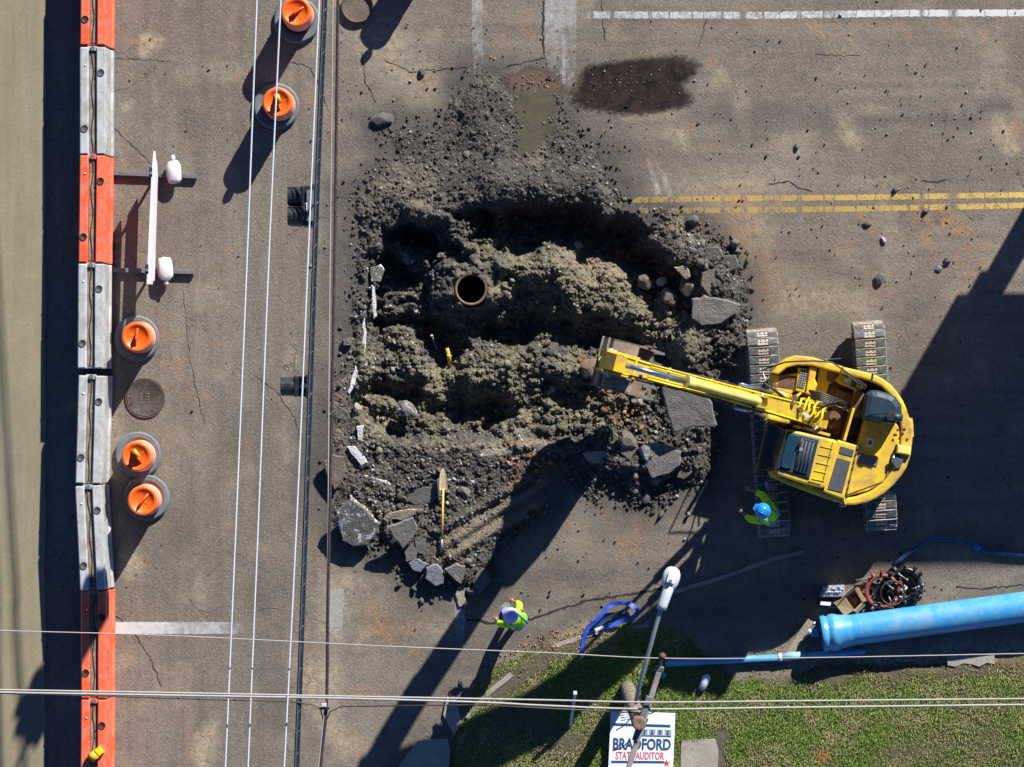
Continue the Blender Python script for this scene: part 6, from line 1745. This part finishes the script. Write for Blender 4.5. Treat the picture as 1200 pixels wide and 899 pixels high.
# windscreen sloping out to the front
fr = [(W(921, 505, 2.86)), (W(909, 549, 2.86)), (W(888.5, 552, 1.35)), (W(901, 494, 1.35))]
nrm = Vector((-.02, 0, .01))
EX(MB().add([p for p in fr] + [p + nrm for p in fr], [(0, 1, 2, 3), (7, 6, 5, 4), (0, 4, 5, 1), (1, 5, 6, 2), (2, 6, 7, 3), (3, 7, 4, 0)]), 'windscreen', 'glass')
for a, b in ((3, 2),): EX(MB().bar(fr[a] + nrm * 2, fr[b] + nrm * 2, .022, .022), 'window_frame', 'handle_yellow')
for a, b in ((0, 3), (1, 2)): EX(MB().bar(fr[a] + nrm, fr[b] + nrm, .035, .04), 'window_frame', 'black')
EX(MB().prism([fr[3][:2], fr[2][:2], W(909, 557, 1.35)[:2], W(924, 500, 1.35)[:2]], 1.12, 1.30, .02), 'cab_floor', 'black')
EX(MB().bar(W(888, 552, 1.45), W(907, 563, 1.5), .03, .03).bar(W(899, 560, 1.45), W(899, 567, 1.6), .03, .03), 'mirror_arm', 'steel_dark')
EX(MB().box(W(898.5, 568, 1.65), (.05, .13, .2), rz=.1), 'mirror', 'chrome')
EX(MB().cyl(W(925, 517, 2.6), W(919, 548, 2.6), .012, .012, 6), 'wiper', 'black')
# handrails
EX(MB().tube([W(893, 434, 1.5), W(904, 430, 2.25), W(920, 424.5, 2.3), W(934, 423.5, 2.32), W(955, 423, 2.33), W(974, 424.5, 2.33), W(985, 431, 2.33), W(1013, 452, 2.33), W(1015, 455, 1.95)], .018, 8), 'handrail', 'black')
EX(MB().tube([W(988, 434, 1.95), W(990, 436, 2.15), W(1008, 450, 2.15), W(1009, 452, 1.95)], .022, 8), 'grab_bar', 'chrome')
EX(MB().tube([W(893, 434, 1.5), W(899, 452, 1.5), W(903, 466, 1.45)], .016, 6), 'grab_bar', 'steel')
EX(MB().cyl(W(1012, 453, 2.0), W(1012, 453, 2.22), .07, .06, 12), 'pre_cleaner', 'black')
EX(MB().tube([W(984, 591, 1.5), W(986, 593.5, 1.5), W(992, 592.5, 1.5)], .02, 6), 'tow_hook', 'handle_yellow')

# ---- boom: box girder in a vertical plane
F0 = W(957, 489, 2.0); T0 = W(713, 423.5, 5.7)
hd = Vector((T0.x - F0.x, T0.y - F0.y, 0)); LH = hd.length; hd.normalize(); hn = Vector((-hd.y, hd.x, 0))
def BP(s, z, v=0.0):   # point in the boom plane
    return Vector((F0.x, F0.y, 0)) + hd * s + hn * v + Vector((0, 0, z))
cen = [(-.12, 1.95, .34, .19), (.25, 2.45, .46, .185), (.9, 3.35, .62, .175), (1.6, 4.15, .74, .16), (2.2, 4.62, .74, .15), (3.0, 5.02, .62, .145), (3.8, 5.36, .50, .15), (4.45, 5.62, .42, .175), (4.66, 5.70, .30, .185)]
R_ = []
for i, (s, z, h, w) in enumerate(cen):
    s0, z0 = cen[max(i - 1, 0)][:2]; s1, z1 = cen[min(i + 1, len(cen) - 1)][:2]
    d = Vector((s1 - s0, z1 - z0)).normalized(); n_ = Vector((-d.y, d.x))
    a = (s + n_.x * h / 2, z + n_.y * h / 2); b = (s - n_.x * h / 2, z - n_.y * h / 2)
    R_.append([BP(*a, w), BP(*a, -w), BP(*b, -w), BP(*b, w)])
EX(MB().loft(R_[:8]), 'boom', 'yellow')
# flange plates along the top edges and fork cheeks at the tip
for sg in (1, -1):
    EX(MB().tube([r[0 if sg > 0 else 1] for r in R_[1:8]], .022, 6), 'boom_flange', 'yellow_clean')
    q0, q1 = BP(4.1, 5.52, sg * .205), BP(4.80, 5.74, sg * .205)
    EX(MB().bar(q0, q1, .05, .42), 'boom_fork', 'yellow')
EX(MB().cyl(BP(4.66, 5.70, -.27), BP(4.66, 5.70, .27), .07, n=16), 'elbow_pin', 'steel')
EX(MB().cyl(BP(0, 2.0, -.36), BP(0, 2.0, .36), .10, n=18), 'boom_foot_pin', 'steel')
for sg in (1, -1):
    EX(MB().bar(BP(-.3, 1.75, sg * .30), BP(.35, 1.85, sg * .30), .06, .8), 'boom_bracket', 'yellow')
# boom lift cylinders either side
for sg in (1, -1):
    EX(MB().cyl(BP(.45, 1.35, sg * .26), BP(1.1, 2.55, sg * .26), .085, n=16), 'lift_cylinder', 'yellow')
    EX(MB().cyl(BP(1.1, 2.55, sg * .26), BP(1.85, 3.95, sg * .24), .042, n=14), 'lift_cylinder_rod', 'chrome')
# arm cylinder lying on the boom
ca, cb, cc = BP(1.40, 4.62), BP(3.02, 5.72), BP(4.45, 6.16)
EX(MB().tube([ca, ca.lerp(cb, .03), ca.lerp(cb, .9), ca.lerp(cb, .91), cb], [.07, .10, .10, .125, .125], 20), 'arm_cylinder', 'yellow_pale')
EX(MB().cyl(cb, cc, .05, n=16), 'arm_cylinder_rod', 'chrome')
EX(MB().box(cc, (.16, .2, .18), rz=math.atan2(hd.y, hd.x)), 'rod_eye', 'yellow')
for sg in (1, -1): EX(MB().bar(BP(1.3, 4.3, sg * .11), BP(1.45, 4.72, sg * .11), .04, .25), 'cylinder_lug', 'yellow')
EX(MB().cyl(BP(1.40, 4.62, -.17), BP(1.40, 4.62, .17), .05, n=12), 'cylinder_pin', 'steel')
for s in (1.5, 3.0, 3.95): EX(MB().box(BP(s, 4.43 + (s - 1.5) * .57 + (.12 if s < 2 else .0), .14), (.07, .09, .1), rz=math.atan2(hd.y, hd.x)), 'hose_clamp', 'rust' if s < 3.5 else 'steel_dark')
# black hoses clipped along both flanks of the boom
for k, (v, dz, m_) in enumerate(((.185, -.02, 'black'), (.205, -.10, 'black'), (-.18, -.04, 'black'), (.165, .05, 'cable_brown'))):
    pts = []
    for q_ in range(22):
        s_ = .5 + q_ * .175
        i_ = max(j_ for j_ in range(len(cen) - 1) if cen[j_][0] <= s_); f_ = (s_ - cen[i_][0]) / (cen[i_ + 1][0] - cen[i_][0])
        zz_ = cen[i_][1] * (1 - f_) + cen[i_ + 1][1] * f_; h_ = cen[i_][2] * (1 - f_) + cen[i_ + 1][2] * f_
        pts.append(BP(s_, zz_ + h_ * .5 + dz + .03 * math.sin(s_ * 2.3 + k), v + .018 * math.sin(s_ * 3.1 + k * 2)))
    EX(MB().tube(pts, .017, 6), 'hydraulic_hose', m_)
for s_ in (.8, 1.9, 2.5, 3.4, 4.1):
    i_ = max(j_ for j_ in range(len(cen) - 1) if cen[j_][0] <= s_); f_ = (s_ - cen[i_][0]) / (cen[i_ + 1][0] - cen[i_][0])
    zz_ = cen[i_][1] * (1 - f_) + cen[i_ + 1][1] * f_; h_ = cen[i_][2] * (1 - f_) + cen[i_ + 1][2] * f_
    EX(MB().bar(BP(s_, zz_ + h_ * .56, -.19), BP(s_, zz_ + h_ * .56, .22), .05, .03), 'hose_bracket', 'yellow_clean')
# stick hanging down from the elbow
stk = [(4.42, 6.28, .22), (4.52, 5.95, .40), (4.56, 5.55, .50), (4.50, 4.7, .42), (4.34, 3.5, .34), (4.20, 2.55, .24)]
R_ = []
for s, z, h in stk:
    R_.append([BP(s - h / 2, z, .165), BP(s - h / 2, z, -.165), BP(s + h / 2, z, -.165), BP(s + h / 2, z, .165)])
EX(MB().loft(R_), 'stick', 'yellow')
EX(MB().cyl(BP(4.76, 5.2), BP(4.72, 4.3), .085, n=16), 'bucket_cylinder', 'yellow_pale')
EX(MB().cyl(BP(4.72, 4.3), BP(4.58, 3.3), .05, n=14), 'bucket_cylinder_rod', 'chrome')
for sg in (1, -1):
    EX(MB().bar(BP(4.58, 3.3, sg * .20), BP(4.28, 3.0, sg * .20), .04, .12), 'linkage_lever', 'bucket')
    EX(MB().bar(BP(4.58, 3.3, sg * .15), BP(4.50, 2.6, sg * .15), .04, .12), 'linkage_bar', 'bucket')
BK = lambda s, z, v=0.0: BP(s - .28, z, v)
# bucket
bw = .53
prof = [(4.30, 2.62), (4.55, 2.68), (4.85, 2.60), (5.05, 2.25), (5.08, 1.75), (4.92, 1.30), (4.60, 1.05), (4.20, .98), (3.90, 1.10)]
th = .035
vs = []; fs = []
for v in (-bw, bw):
    for s, z in prof: vs.append(BK(s, z, v))
    for i, (s, z) in enumerate(prof):
        c_ = Vector((4.4 - s, 1.9 - z)).normalized() * th; vs.append(BK(s + c_.x, z + c_.y, v))
n = len(prof)
for i in range(n - 1):
    fs += [(i, i + 1, 2 * n + i + 1, 2 * n + i), (n + i + 1, n + i, 3 * n + i, 3 * n + i + 1)]
fs += [(n - 1, 2 * n - 1, 4 * n - 1, 3 * n - 1), (0, 2 * n, 3 * n, n)]
bk = EX(MB().add(vs, fs), 'bucket_shell', 'bucket')
for sg in (-1, 1):
    pv = [BK(s, z, sg * bw) for s, z in prof] + [BK(4.05, 1.6, sg * bw), BK(4.12, 2.2, sg * bw)]
    pw = [BK(s, z, sg * (bw - .04)) for s, z in prof] + [BK(4.05, 1.6, sg * (bw - .04)), BK(4.12, 2.2, sg * (bw - .04))]
    k = len(pv)
    EX(MB().add(pv + pw, [tuple(range(k)), tuple(range(2 * k - 1, k - 1, -1))] + [(i, k + i, k + (i + 1) % k, (i + 1) % k) for i in range(k)]), 'side_plate', 'bucket', bk)
    EX(MB().bar(BK(4.05, 1.2, sg * (bw + .02)), BK(4.14, 2.1, sg * (bw + .02)), .05, .14), 'side_cutter', 'rust', bk)
    EX(MB().bar(BK(4.3, 2.62, sg * .22), BK(4.85, 2.62, sg * .22), .05, .42), 'bucket_ear', 'bucket', bk)
for k in range(5):
    v = -.5 + k * .25
    EX(MB().loft([[BK(3.98, 1.14, v - .05), BK(3.98, 1.14, v + .05), BK(3.98, 1.04, v + .05), BK(3.98, 1.04, v - .05)], [BK(3.70, 1.24, v - .025), BK(3.70, 1.24, v + .025), BK(3.72, 1.20, v + .025), BK(3.72, 1.20, v - .025)]]), 'tooth', 'steel', bk)
for z in (2.5, 2.2): EX(MB().bar(BK(4.95 if z > 2.3 else 5.08, z, -bw), BK(4.95 if z > 2.3 else 5.08, z, bw), .05, .05), 'wear_bar', 'bucket', bk)
EX(MB().cyl(BP(4.20, 2.55, -.30), BP(4.20, 2.55, .30), .06, n=14), 'bucket_pin', 'steel')
EX(MB().cyl(BP(4.50, 2.62, -.30), BP(4.50, 2.62, .30), .06, n=14), 'bucket_pin', 'steel')

# ---- pipes and hoses at the boom foot
def bz(s): 
    for i in range(len(cen) - 1):
        if cen[i][0] <= s <= cen[i + 1][0]:
            f = (s - cen[i][0]) / (cen[i + 1][0] - cen[i][0]); return cen[i][1] * (1 - f) + cen[i + 1][1] * f + (cen[i][2] * (1 - f) + cen[i + 1][2] * f) * .62
    return 2.6
for k, v in enumerate((-.15, -.10, .10, .15)):
    EX(MB().tube([BP(s, bz(s) + .03, v) for s in (.35, .7, 1.1, 1.5, 2.0, 2.6, 3.2, 3.8)], .020, 6), 'hydraulic_pipe', 'yellow_clean' if k % 2 else 'yellow')
for k, v in enumerate((-.05, .03)):
    EX(MB().tube([BP(s, bz(s) + .05 + .02 * math.sin(s * 4), v + .05 * math.sin(s * 3 + k)) for s in (.3, .6, .9, 1.2, 1.5, 1.9)], .018, 6), 'hydraulic_hose', 'black')
for k in range(7):
    x_ = 930 + k * 5.2; y_ = 470 + k * 2.6; zz = 3.25 - k * .1
    pts = [W(x_ - 12, y_ + 12, zz + .05), W(x_ - 4, y_ + 12 - (k % 2) * 3, zz + .14), W(x_ + 2, y_ + 4, zz + .2), W(x_ + 3 + (k % 3), y_ - 5, zz + .14), W(x_ + 8, y_ - 9 + (k % 2) * 4, zz - .15)]
    EX(MB().tube(pts, .026, 8), 'hydraulic_pipe', 'yellow_clean')
for k in range(5):
    pts = [W(944 + k * 3, 500 - k * 2, 2.75), W(950 + k * 3, 492 - k * 4, 3.0), W(960 + k * 2, 480 - k * 1.5, 2.7), W(972 + k * 3, 478 - k * 2, 2.3), W(994, 486 - k * 2, 1.9)]
    EX(MB().tube(pts, .020, 8), 'hydraulic_hose', 'black' if k != 2 else 'yellow_clean')
for k in range(5):
    pts = [W(948 + k * 1.2, 458 + k * 2.0, 2.2), W(962, 460 + k * 2.3, 2.32), W(976, 466 + k * 2.2, 2.28), W(992, 472 + k * 2.4, 2.0)]
    EX(MB().tube(pts, .026, 8), 'hydraulic_hose', 'black')
for (x, y, z_) in ((932, 466, 3.5), (938, 480, 3.35), (928, 472, 3.6), (945, 487, 3.1), (955, 500, 2.6), (917, 463, 3.6), (908, 452, 3.9)):
    EX(MB().box(W(x, y, z_), (.10, .12, .09), rz=.5), 'hose_fitting', 'lampgrey' if x % 2 else 'rust')
for k in range(3):
    EX(MB().tube([W(896 + k * 4, 449 + k * 2, 4.0), W(912 + k * 4, 462 + k * 2, 3.75), W(930, 478 + k * 3, 3.3), W(944, 496 + k * 2, 2.6)], .016, 6), 'hydraulic_hose', 'cable_dark')
EX(MB().tube([W(941, 500, 2.5), W(950, 504, 2.5), W(957, 500, 2.5)], .03, 8), 'hydraulic_pipe', 'lampgrey')
EX(MB().tube([W(905, 478, 1.6), W(899, 462, 1.5), W(905, 470, 1.8), W(912, 468, 2.2)], .02, 6), 'hydraulic_hose', 'black')

# ================================================================== WORKERS
def skin_part(name, verts, edges, radii, mat, parent, sub=1, root_i=0):
    me = bpy.data.meshes.new(name); me.from_pydata([tuple(v) for v in verts], edges, []); me.materials.append(mat)
    o = bpy.data.objects.new(name, me); COL.objects.link(o); o.parent = parent
    md = o.modifiers.new('skin', 'SKIN')
    sv = me.skin_vertices[0].data if me.skin_vertices else None
    if sv is None:
        me.attributes  # noqa
    md.use_smooth_shade = True
    sv = o.data.skin_vertices[0].data
    for i, r_ in enumerate(radii): sv[i].radius = (r_, r_) if not isinstance(r_, tuple) else r_
    sv[root_i].use_root = True
    s = o.modifiers.new('sub', 'SUBSURF'); s.levels = sub; s.render_levels = sub
    return o
def hand(mb, wrist, d, up, sz=1.0):
    """palm and five bent fingers; d points out along the forearm"""
    d = d.normalized(); sd = d.cross(up).normalized(); up = sd.cross(d)
    p0 = wrist; p1 = wrist + d * .09 * sz
    mb.loft([[p0 + sd * a * .026 + up * b * .018 for a, b in ((1,1),(-1,1),(-1,-1),(1,-1))], [p0 + d * .045 + sd * a * .040 + up * b * .017 for a, b in ((1,1),(-1,1),(-1,-1),(1,-1))], [p1 + sd * a * .038 + up * b * .012 for a, b in ((1,1),(-1,1),(-1,-1),(1,-1))]], True)
    for k, (off, ln) in enumerate(((.031, .072), (.011, .082), (-.010, .076), (-.030, .058))):
        q = p1 + sd * off - d * .008
        mb.tube([q, q + d * ln * .45 - up * .006, q + d * ln * .75 - up * .026, q + d * ln * .85 - up * .045], [.0095, .009, .008, .006], 7)
    q = wrist + d * .03 + sd * .035
    mb.tube([q, q + d * .028 + sd * .03 - up * .01, q + d * .058 + sd * .035 - up * .022], [.012, .010, .008], 7)
def worker(px, py, face, hat, label, reach, bend=.16, zb=0.0):
    """reach: two wrist targets in the body frame (x forward, y left, z up)"""
    c = W(px, py, 1.7 + zb)
    root = empty('person', (c.x, c.y, zb), label, 'person', None, face)
    hx = -bend * .4
    hip = Vector((hx - .02, 0, .95)); chest = Vector((hx + bend * .6, 0, 1.30)); neck = Vector((hx + bend, 0, 1.50)); head = Vector((hx + bend + .05, 0, 1.62)); crown = Vector((hx + bend + .06, 0, 1.70))
    sh = [chest + Vector((.03, .19, .10)), chest + Vector((.03, -.19, .10))]
    wr = [Vector(reach[0]), Vector(reach[1])]
    el = []
    for i in (0, 1):
        mid = (sh[i] + wr[i]) / 2; out = Vector((0, .07 if i == 0 else -.07, -.06)); el.append(mid + out)
    feet = [Vector((.10, .13, .0)), Vector((-.08, -.12, .0))]
    knee = [Vector((.06, .13, .50)), Vector((.0, -.12, .50))]
    hj = [hip + Vector((0, .09, -.05)), hip + Vector((0, -.09, -.05))]
    V = [hip, chest, neck, head, crown, hj[0], knee[0], feet[0] + Vector((0, 0, .06)), hj[1], knee[1], feet[1] + Vector((0, 0, .06)), sh[0], el[0], wr[0], sh[1], el[1], wr[1]]
    E = [(0, 1), (1, 2), (2, 3), (3, 4), (0, 5), (5, 6), (6, 7), (0, 8), (8, 9), (9, 10), (1, 11), (11, 12), (12, 13), (1, 14), (14, 15), (15, 16)]
    Rr = [.125, .135, .058, .088, .07, .085, .058, .042, .085, .058, .042, .062, .044, .028, .062, .044, .028]
    body = skin_part('body', V, E, Rr, M['skin'], root, 2)
    hb = MB()
    for i in (0, 1):
        d = wr[i] - el[i]; hand(hb, wr[i] - d.normalized() * .01, d, Vector((0, 0, 1)))
    hb.build('hands', M['skin'], root, local=True)
    # face: nose, ears, eyes
    fc = MB(); fdir = Vector((1, 0, -.25)).normalized()
    fc.ball(head + fdir * .10 + Vector((0, 0, -.02)), .016, 1.4, 8, 6)
    for sg in (1, -1): fc.ball(head + Vector((-.005, sg * .085, -.01)), .022, 1.5, 8, 6)
    fc.build('nose_and_ears', M['skin'], root, local=True)
    ey = MB()
    for sg in (1, -1): ey.ball(head + fdir * .085 + Vector((0, sg * .032, .015)), .011, 1, 8, 6)
    ey.build('eyes', M['black'], root, local=True)
    # trousers and boots
    V2_ = [hip + Vector((0, 0, .06)), hj[0], knee[0], feet[0] + Vector((0, 0, .08)), hj[1], knee[1], feet[1] + Vector((0, 0, .08))]
    skin_part('trousers', V2_, [(0, 1), (1, 2), (2, 3), (0, 4), (4, 5), (5, 6)], [.15, .108, .085, .072, .108, .085, .072], M['denim'], root, 2)
    for f in feet:
        bt = MB(); R_ = []
        for s, w, h in ((-.10, .035, .05), (-.08, .045, .10), (0, .048, .11), (.08, .05, .07), (.16, .045, .05), (.19, .02, .03)):
            R_.append([Vector((f.x + s, f.y - w, 0)), Vector((f.x + s, f.y + w, 0)), Vector((f.x + s, f.y + w * .8, h)), Vector((f.x + s, f.y - w * .8, h))])
        bt.loft(R_, True).build('boot', M['boot'], root, local=True)
    # shirt: torso and upper arms
    V3 = [hip + Vector((0, 0, .10)), chest, neck - Vector((.01, 0, .05)), sh[0], sh[0].lerp(el[0], .9), sh[1], sh[1].lerp(el[1], .9)]
    skin_part('shirt', V3, [(0, 1), (1, 2), (1, 3), (3, 4), (1, 5), (5, 6)], [.15, .155, .085, .088, .068, .088, .068], M['shirt'], root, 2)
    # vest: open shell round the torso, two shoulder straps wider than the shirt
    def ring(cn, a, b, z, ph=0.0, n=22): return [Vector((cn.x + a * math.cos(t_), cn.y + b * math.sin(t_), z)) for t_ in [2 * math.pi * k / n for k in range(n)]]
    vb = MB()
    levels = [(hip, .17, .225, .88), (hip + Vector((.0, 0, 0)), .175, .225, 1.0), (hip.lerp(chest, .5), .185, .23, 1.14), (chest, .19, .235, 1.30), (chest + Vector((.01, 0, 0)), .175, .245, 1.40), (chest + Vector((.03, 0, 0)), .135, .225, 1.475), (chest + Vector((.045, 0, 0)), .085, .13, 1.515)]
    vb.loft([ring(cn, a, b, z) for cn, a, b, z in levels], True, caps=False)
    vb.build('safety_vest', M['lime'], root, local=True)
    # reflective tape: round the waist and over both shoulders
    tb = MB()
    tb.loft([ring(hip, .181, .234, 1.02), ring(hip, .186, .238, 1.05), ring(hip.lerp(chest, .3), .188, .238, 1.07)], True, caps=False)
    for sg in (1, -1):
        pts = [Vector((hip.x - .185, sg * .11, 1.05)), Vector((chest.x - .195, sg * .12, 1.30)), Vector((chest.x - .15, sg * .125, 1.42)), Vector((chest.x - .06, sg * .13, 1.497)), Vector((chest.x + .04, sg * .13, 1.507)), Vector((chest.x + .13, sg * .125, 1.46)), Vector((chest.x + .185, sg * .12, 1.37)), Vector((chest.x + .19, sg * .12, 1.25))]
        R_ = [[p + Vector((0, -.020, -.004)), p + Vector((0, .020, -.004)), p + Vector((0, .020, .008)), p + Vector((0, -.020, .008))] for p in pts]
        tb.loft(R_)
    tb.build('reflective_tape', M['tape'], root, local=True)
    # sleeves of the vest colour to the elbow
    for i in (0, 1):
        MB().tube([sh[i] - (el[i] - sh[i]) * .12, sh[i] + (el[i] - sh[i]) * .25, sh[i].lerp(el[i], .95), el[i].lerp(wr[i], .45)], [.092, .088, .078, .062], 14).build('sleeve', M['lime'], root, local=True)
    # hard hat
    hc = head + Vector((.0, 0, .03)); hh = MB()
    hh.lathe([(.165, .0), (.172, .004), (.168, .012), (.142, .022), (.137, .06), (.115, .105), (.075, .135), (.03, .148), (0, .15)], hc, 28)
    R_ = [[hc + Vector((.12, -.10, .0)), hc + Vector((.12, .10, .0)), hc + Vector((.12, .10, .014)), hc + Vector((.12, -.10, .014))], [hc + Vector((.205, -.06, -.012)), hc + Vector((.205, .06, -.012)), hc + Vector((.205, .06, -.002)), hc + Vector((.205, -.06, -.002))]]
    hh.loft(R_)
    ho = hh.build('hard_hat', M[hat], root, local=True)
    for yy in (-.045, 0, .045):
        MB().tube([hc + Vector((.125, yy, .075)), hc + Vector((.09, yy, .118)), hc + Vector((0, yy, .15)), hc + Vector((-.09, yy, .12)), hc + Vector((-.125, yy, .075))], .008, 6).build('hat_ridge', M[hat], ho, local=True)
    return root
w1 = worker(604, 727, math.radians(135), 'hat_pale', 'person in a lime safety vest and pale violet hard hat beside the grass', [(.26, .30, 1.15), (.30, -.24, 1.22)])
w2 = worker(901, 603, math.radians(150), 'hat_blue', 'person in a lime vest and blue hard hat standing on the track by the cab', [(.46, .24, 1.15), (.56, -.26, 1.2)], zb=.97)
# clipboard held by the first worker
c = W(592, 711, 1.2)
r = empty('clipboard', c, 'grey green board held in front of the person with the pale hard hat', 'clipboard')
MB().pprism([(588,715),(587,710),(592,706),(599,707),(599,713),(594,717)], 1.18, 1.20, .004).build('board', M['tape'] if False else M['ch_conc'], r)
MB().pprism([(589,714),(589,710),(593,707.5),(597,708.5),(597,713),(594,715.5)], 1.20, 1.204, .0).build('paper', dirty('greenish_paper', (.22, .27, .16), (.18, .2, .12), .2, 9), r)
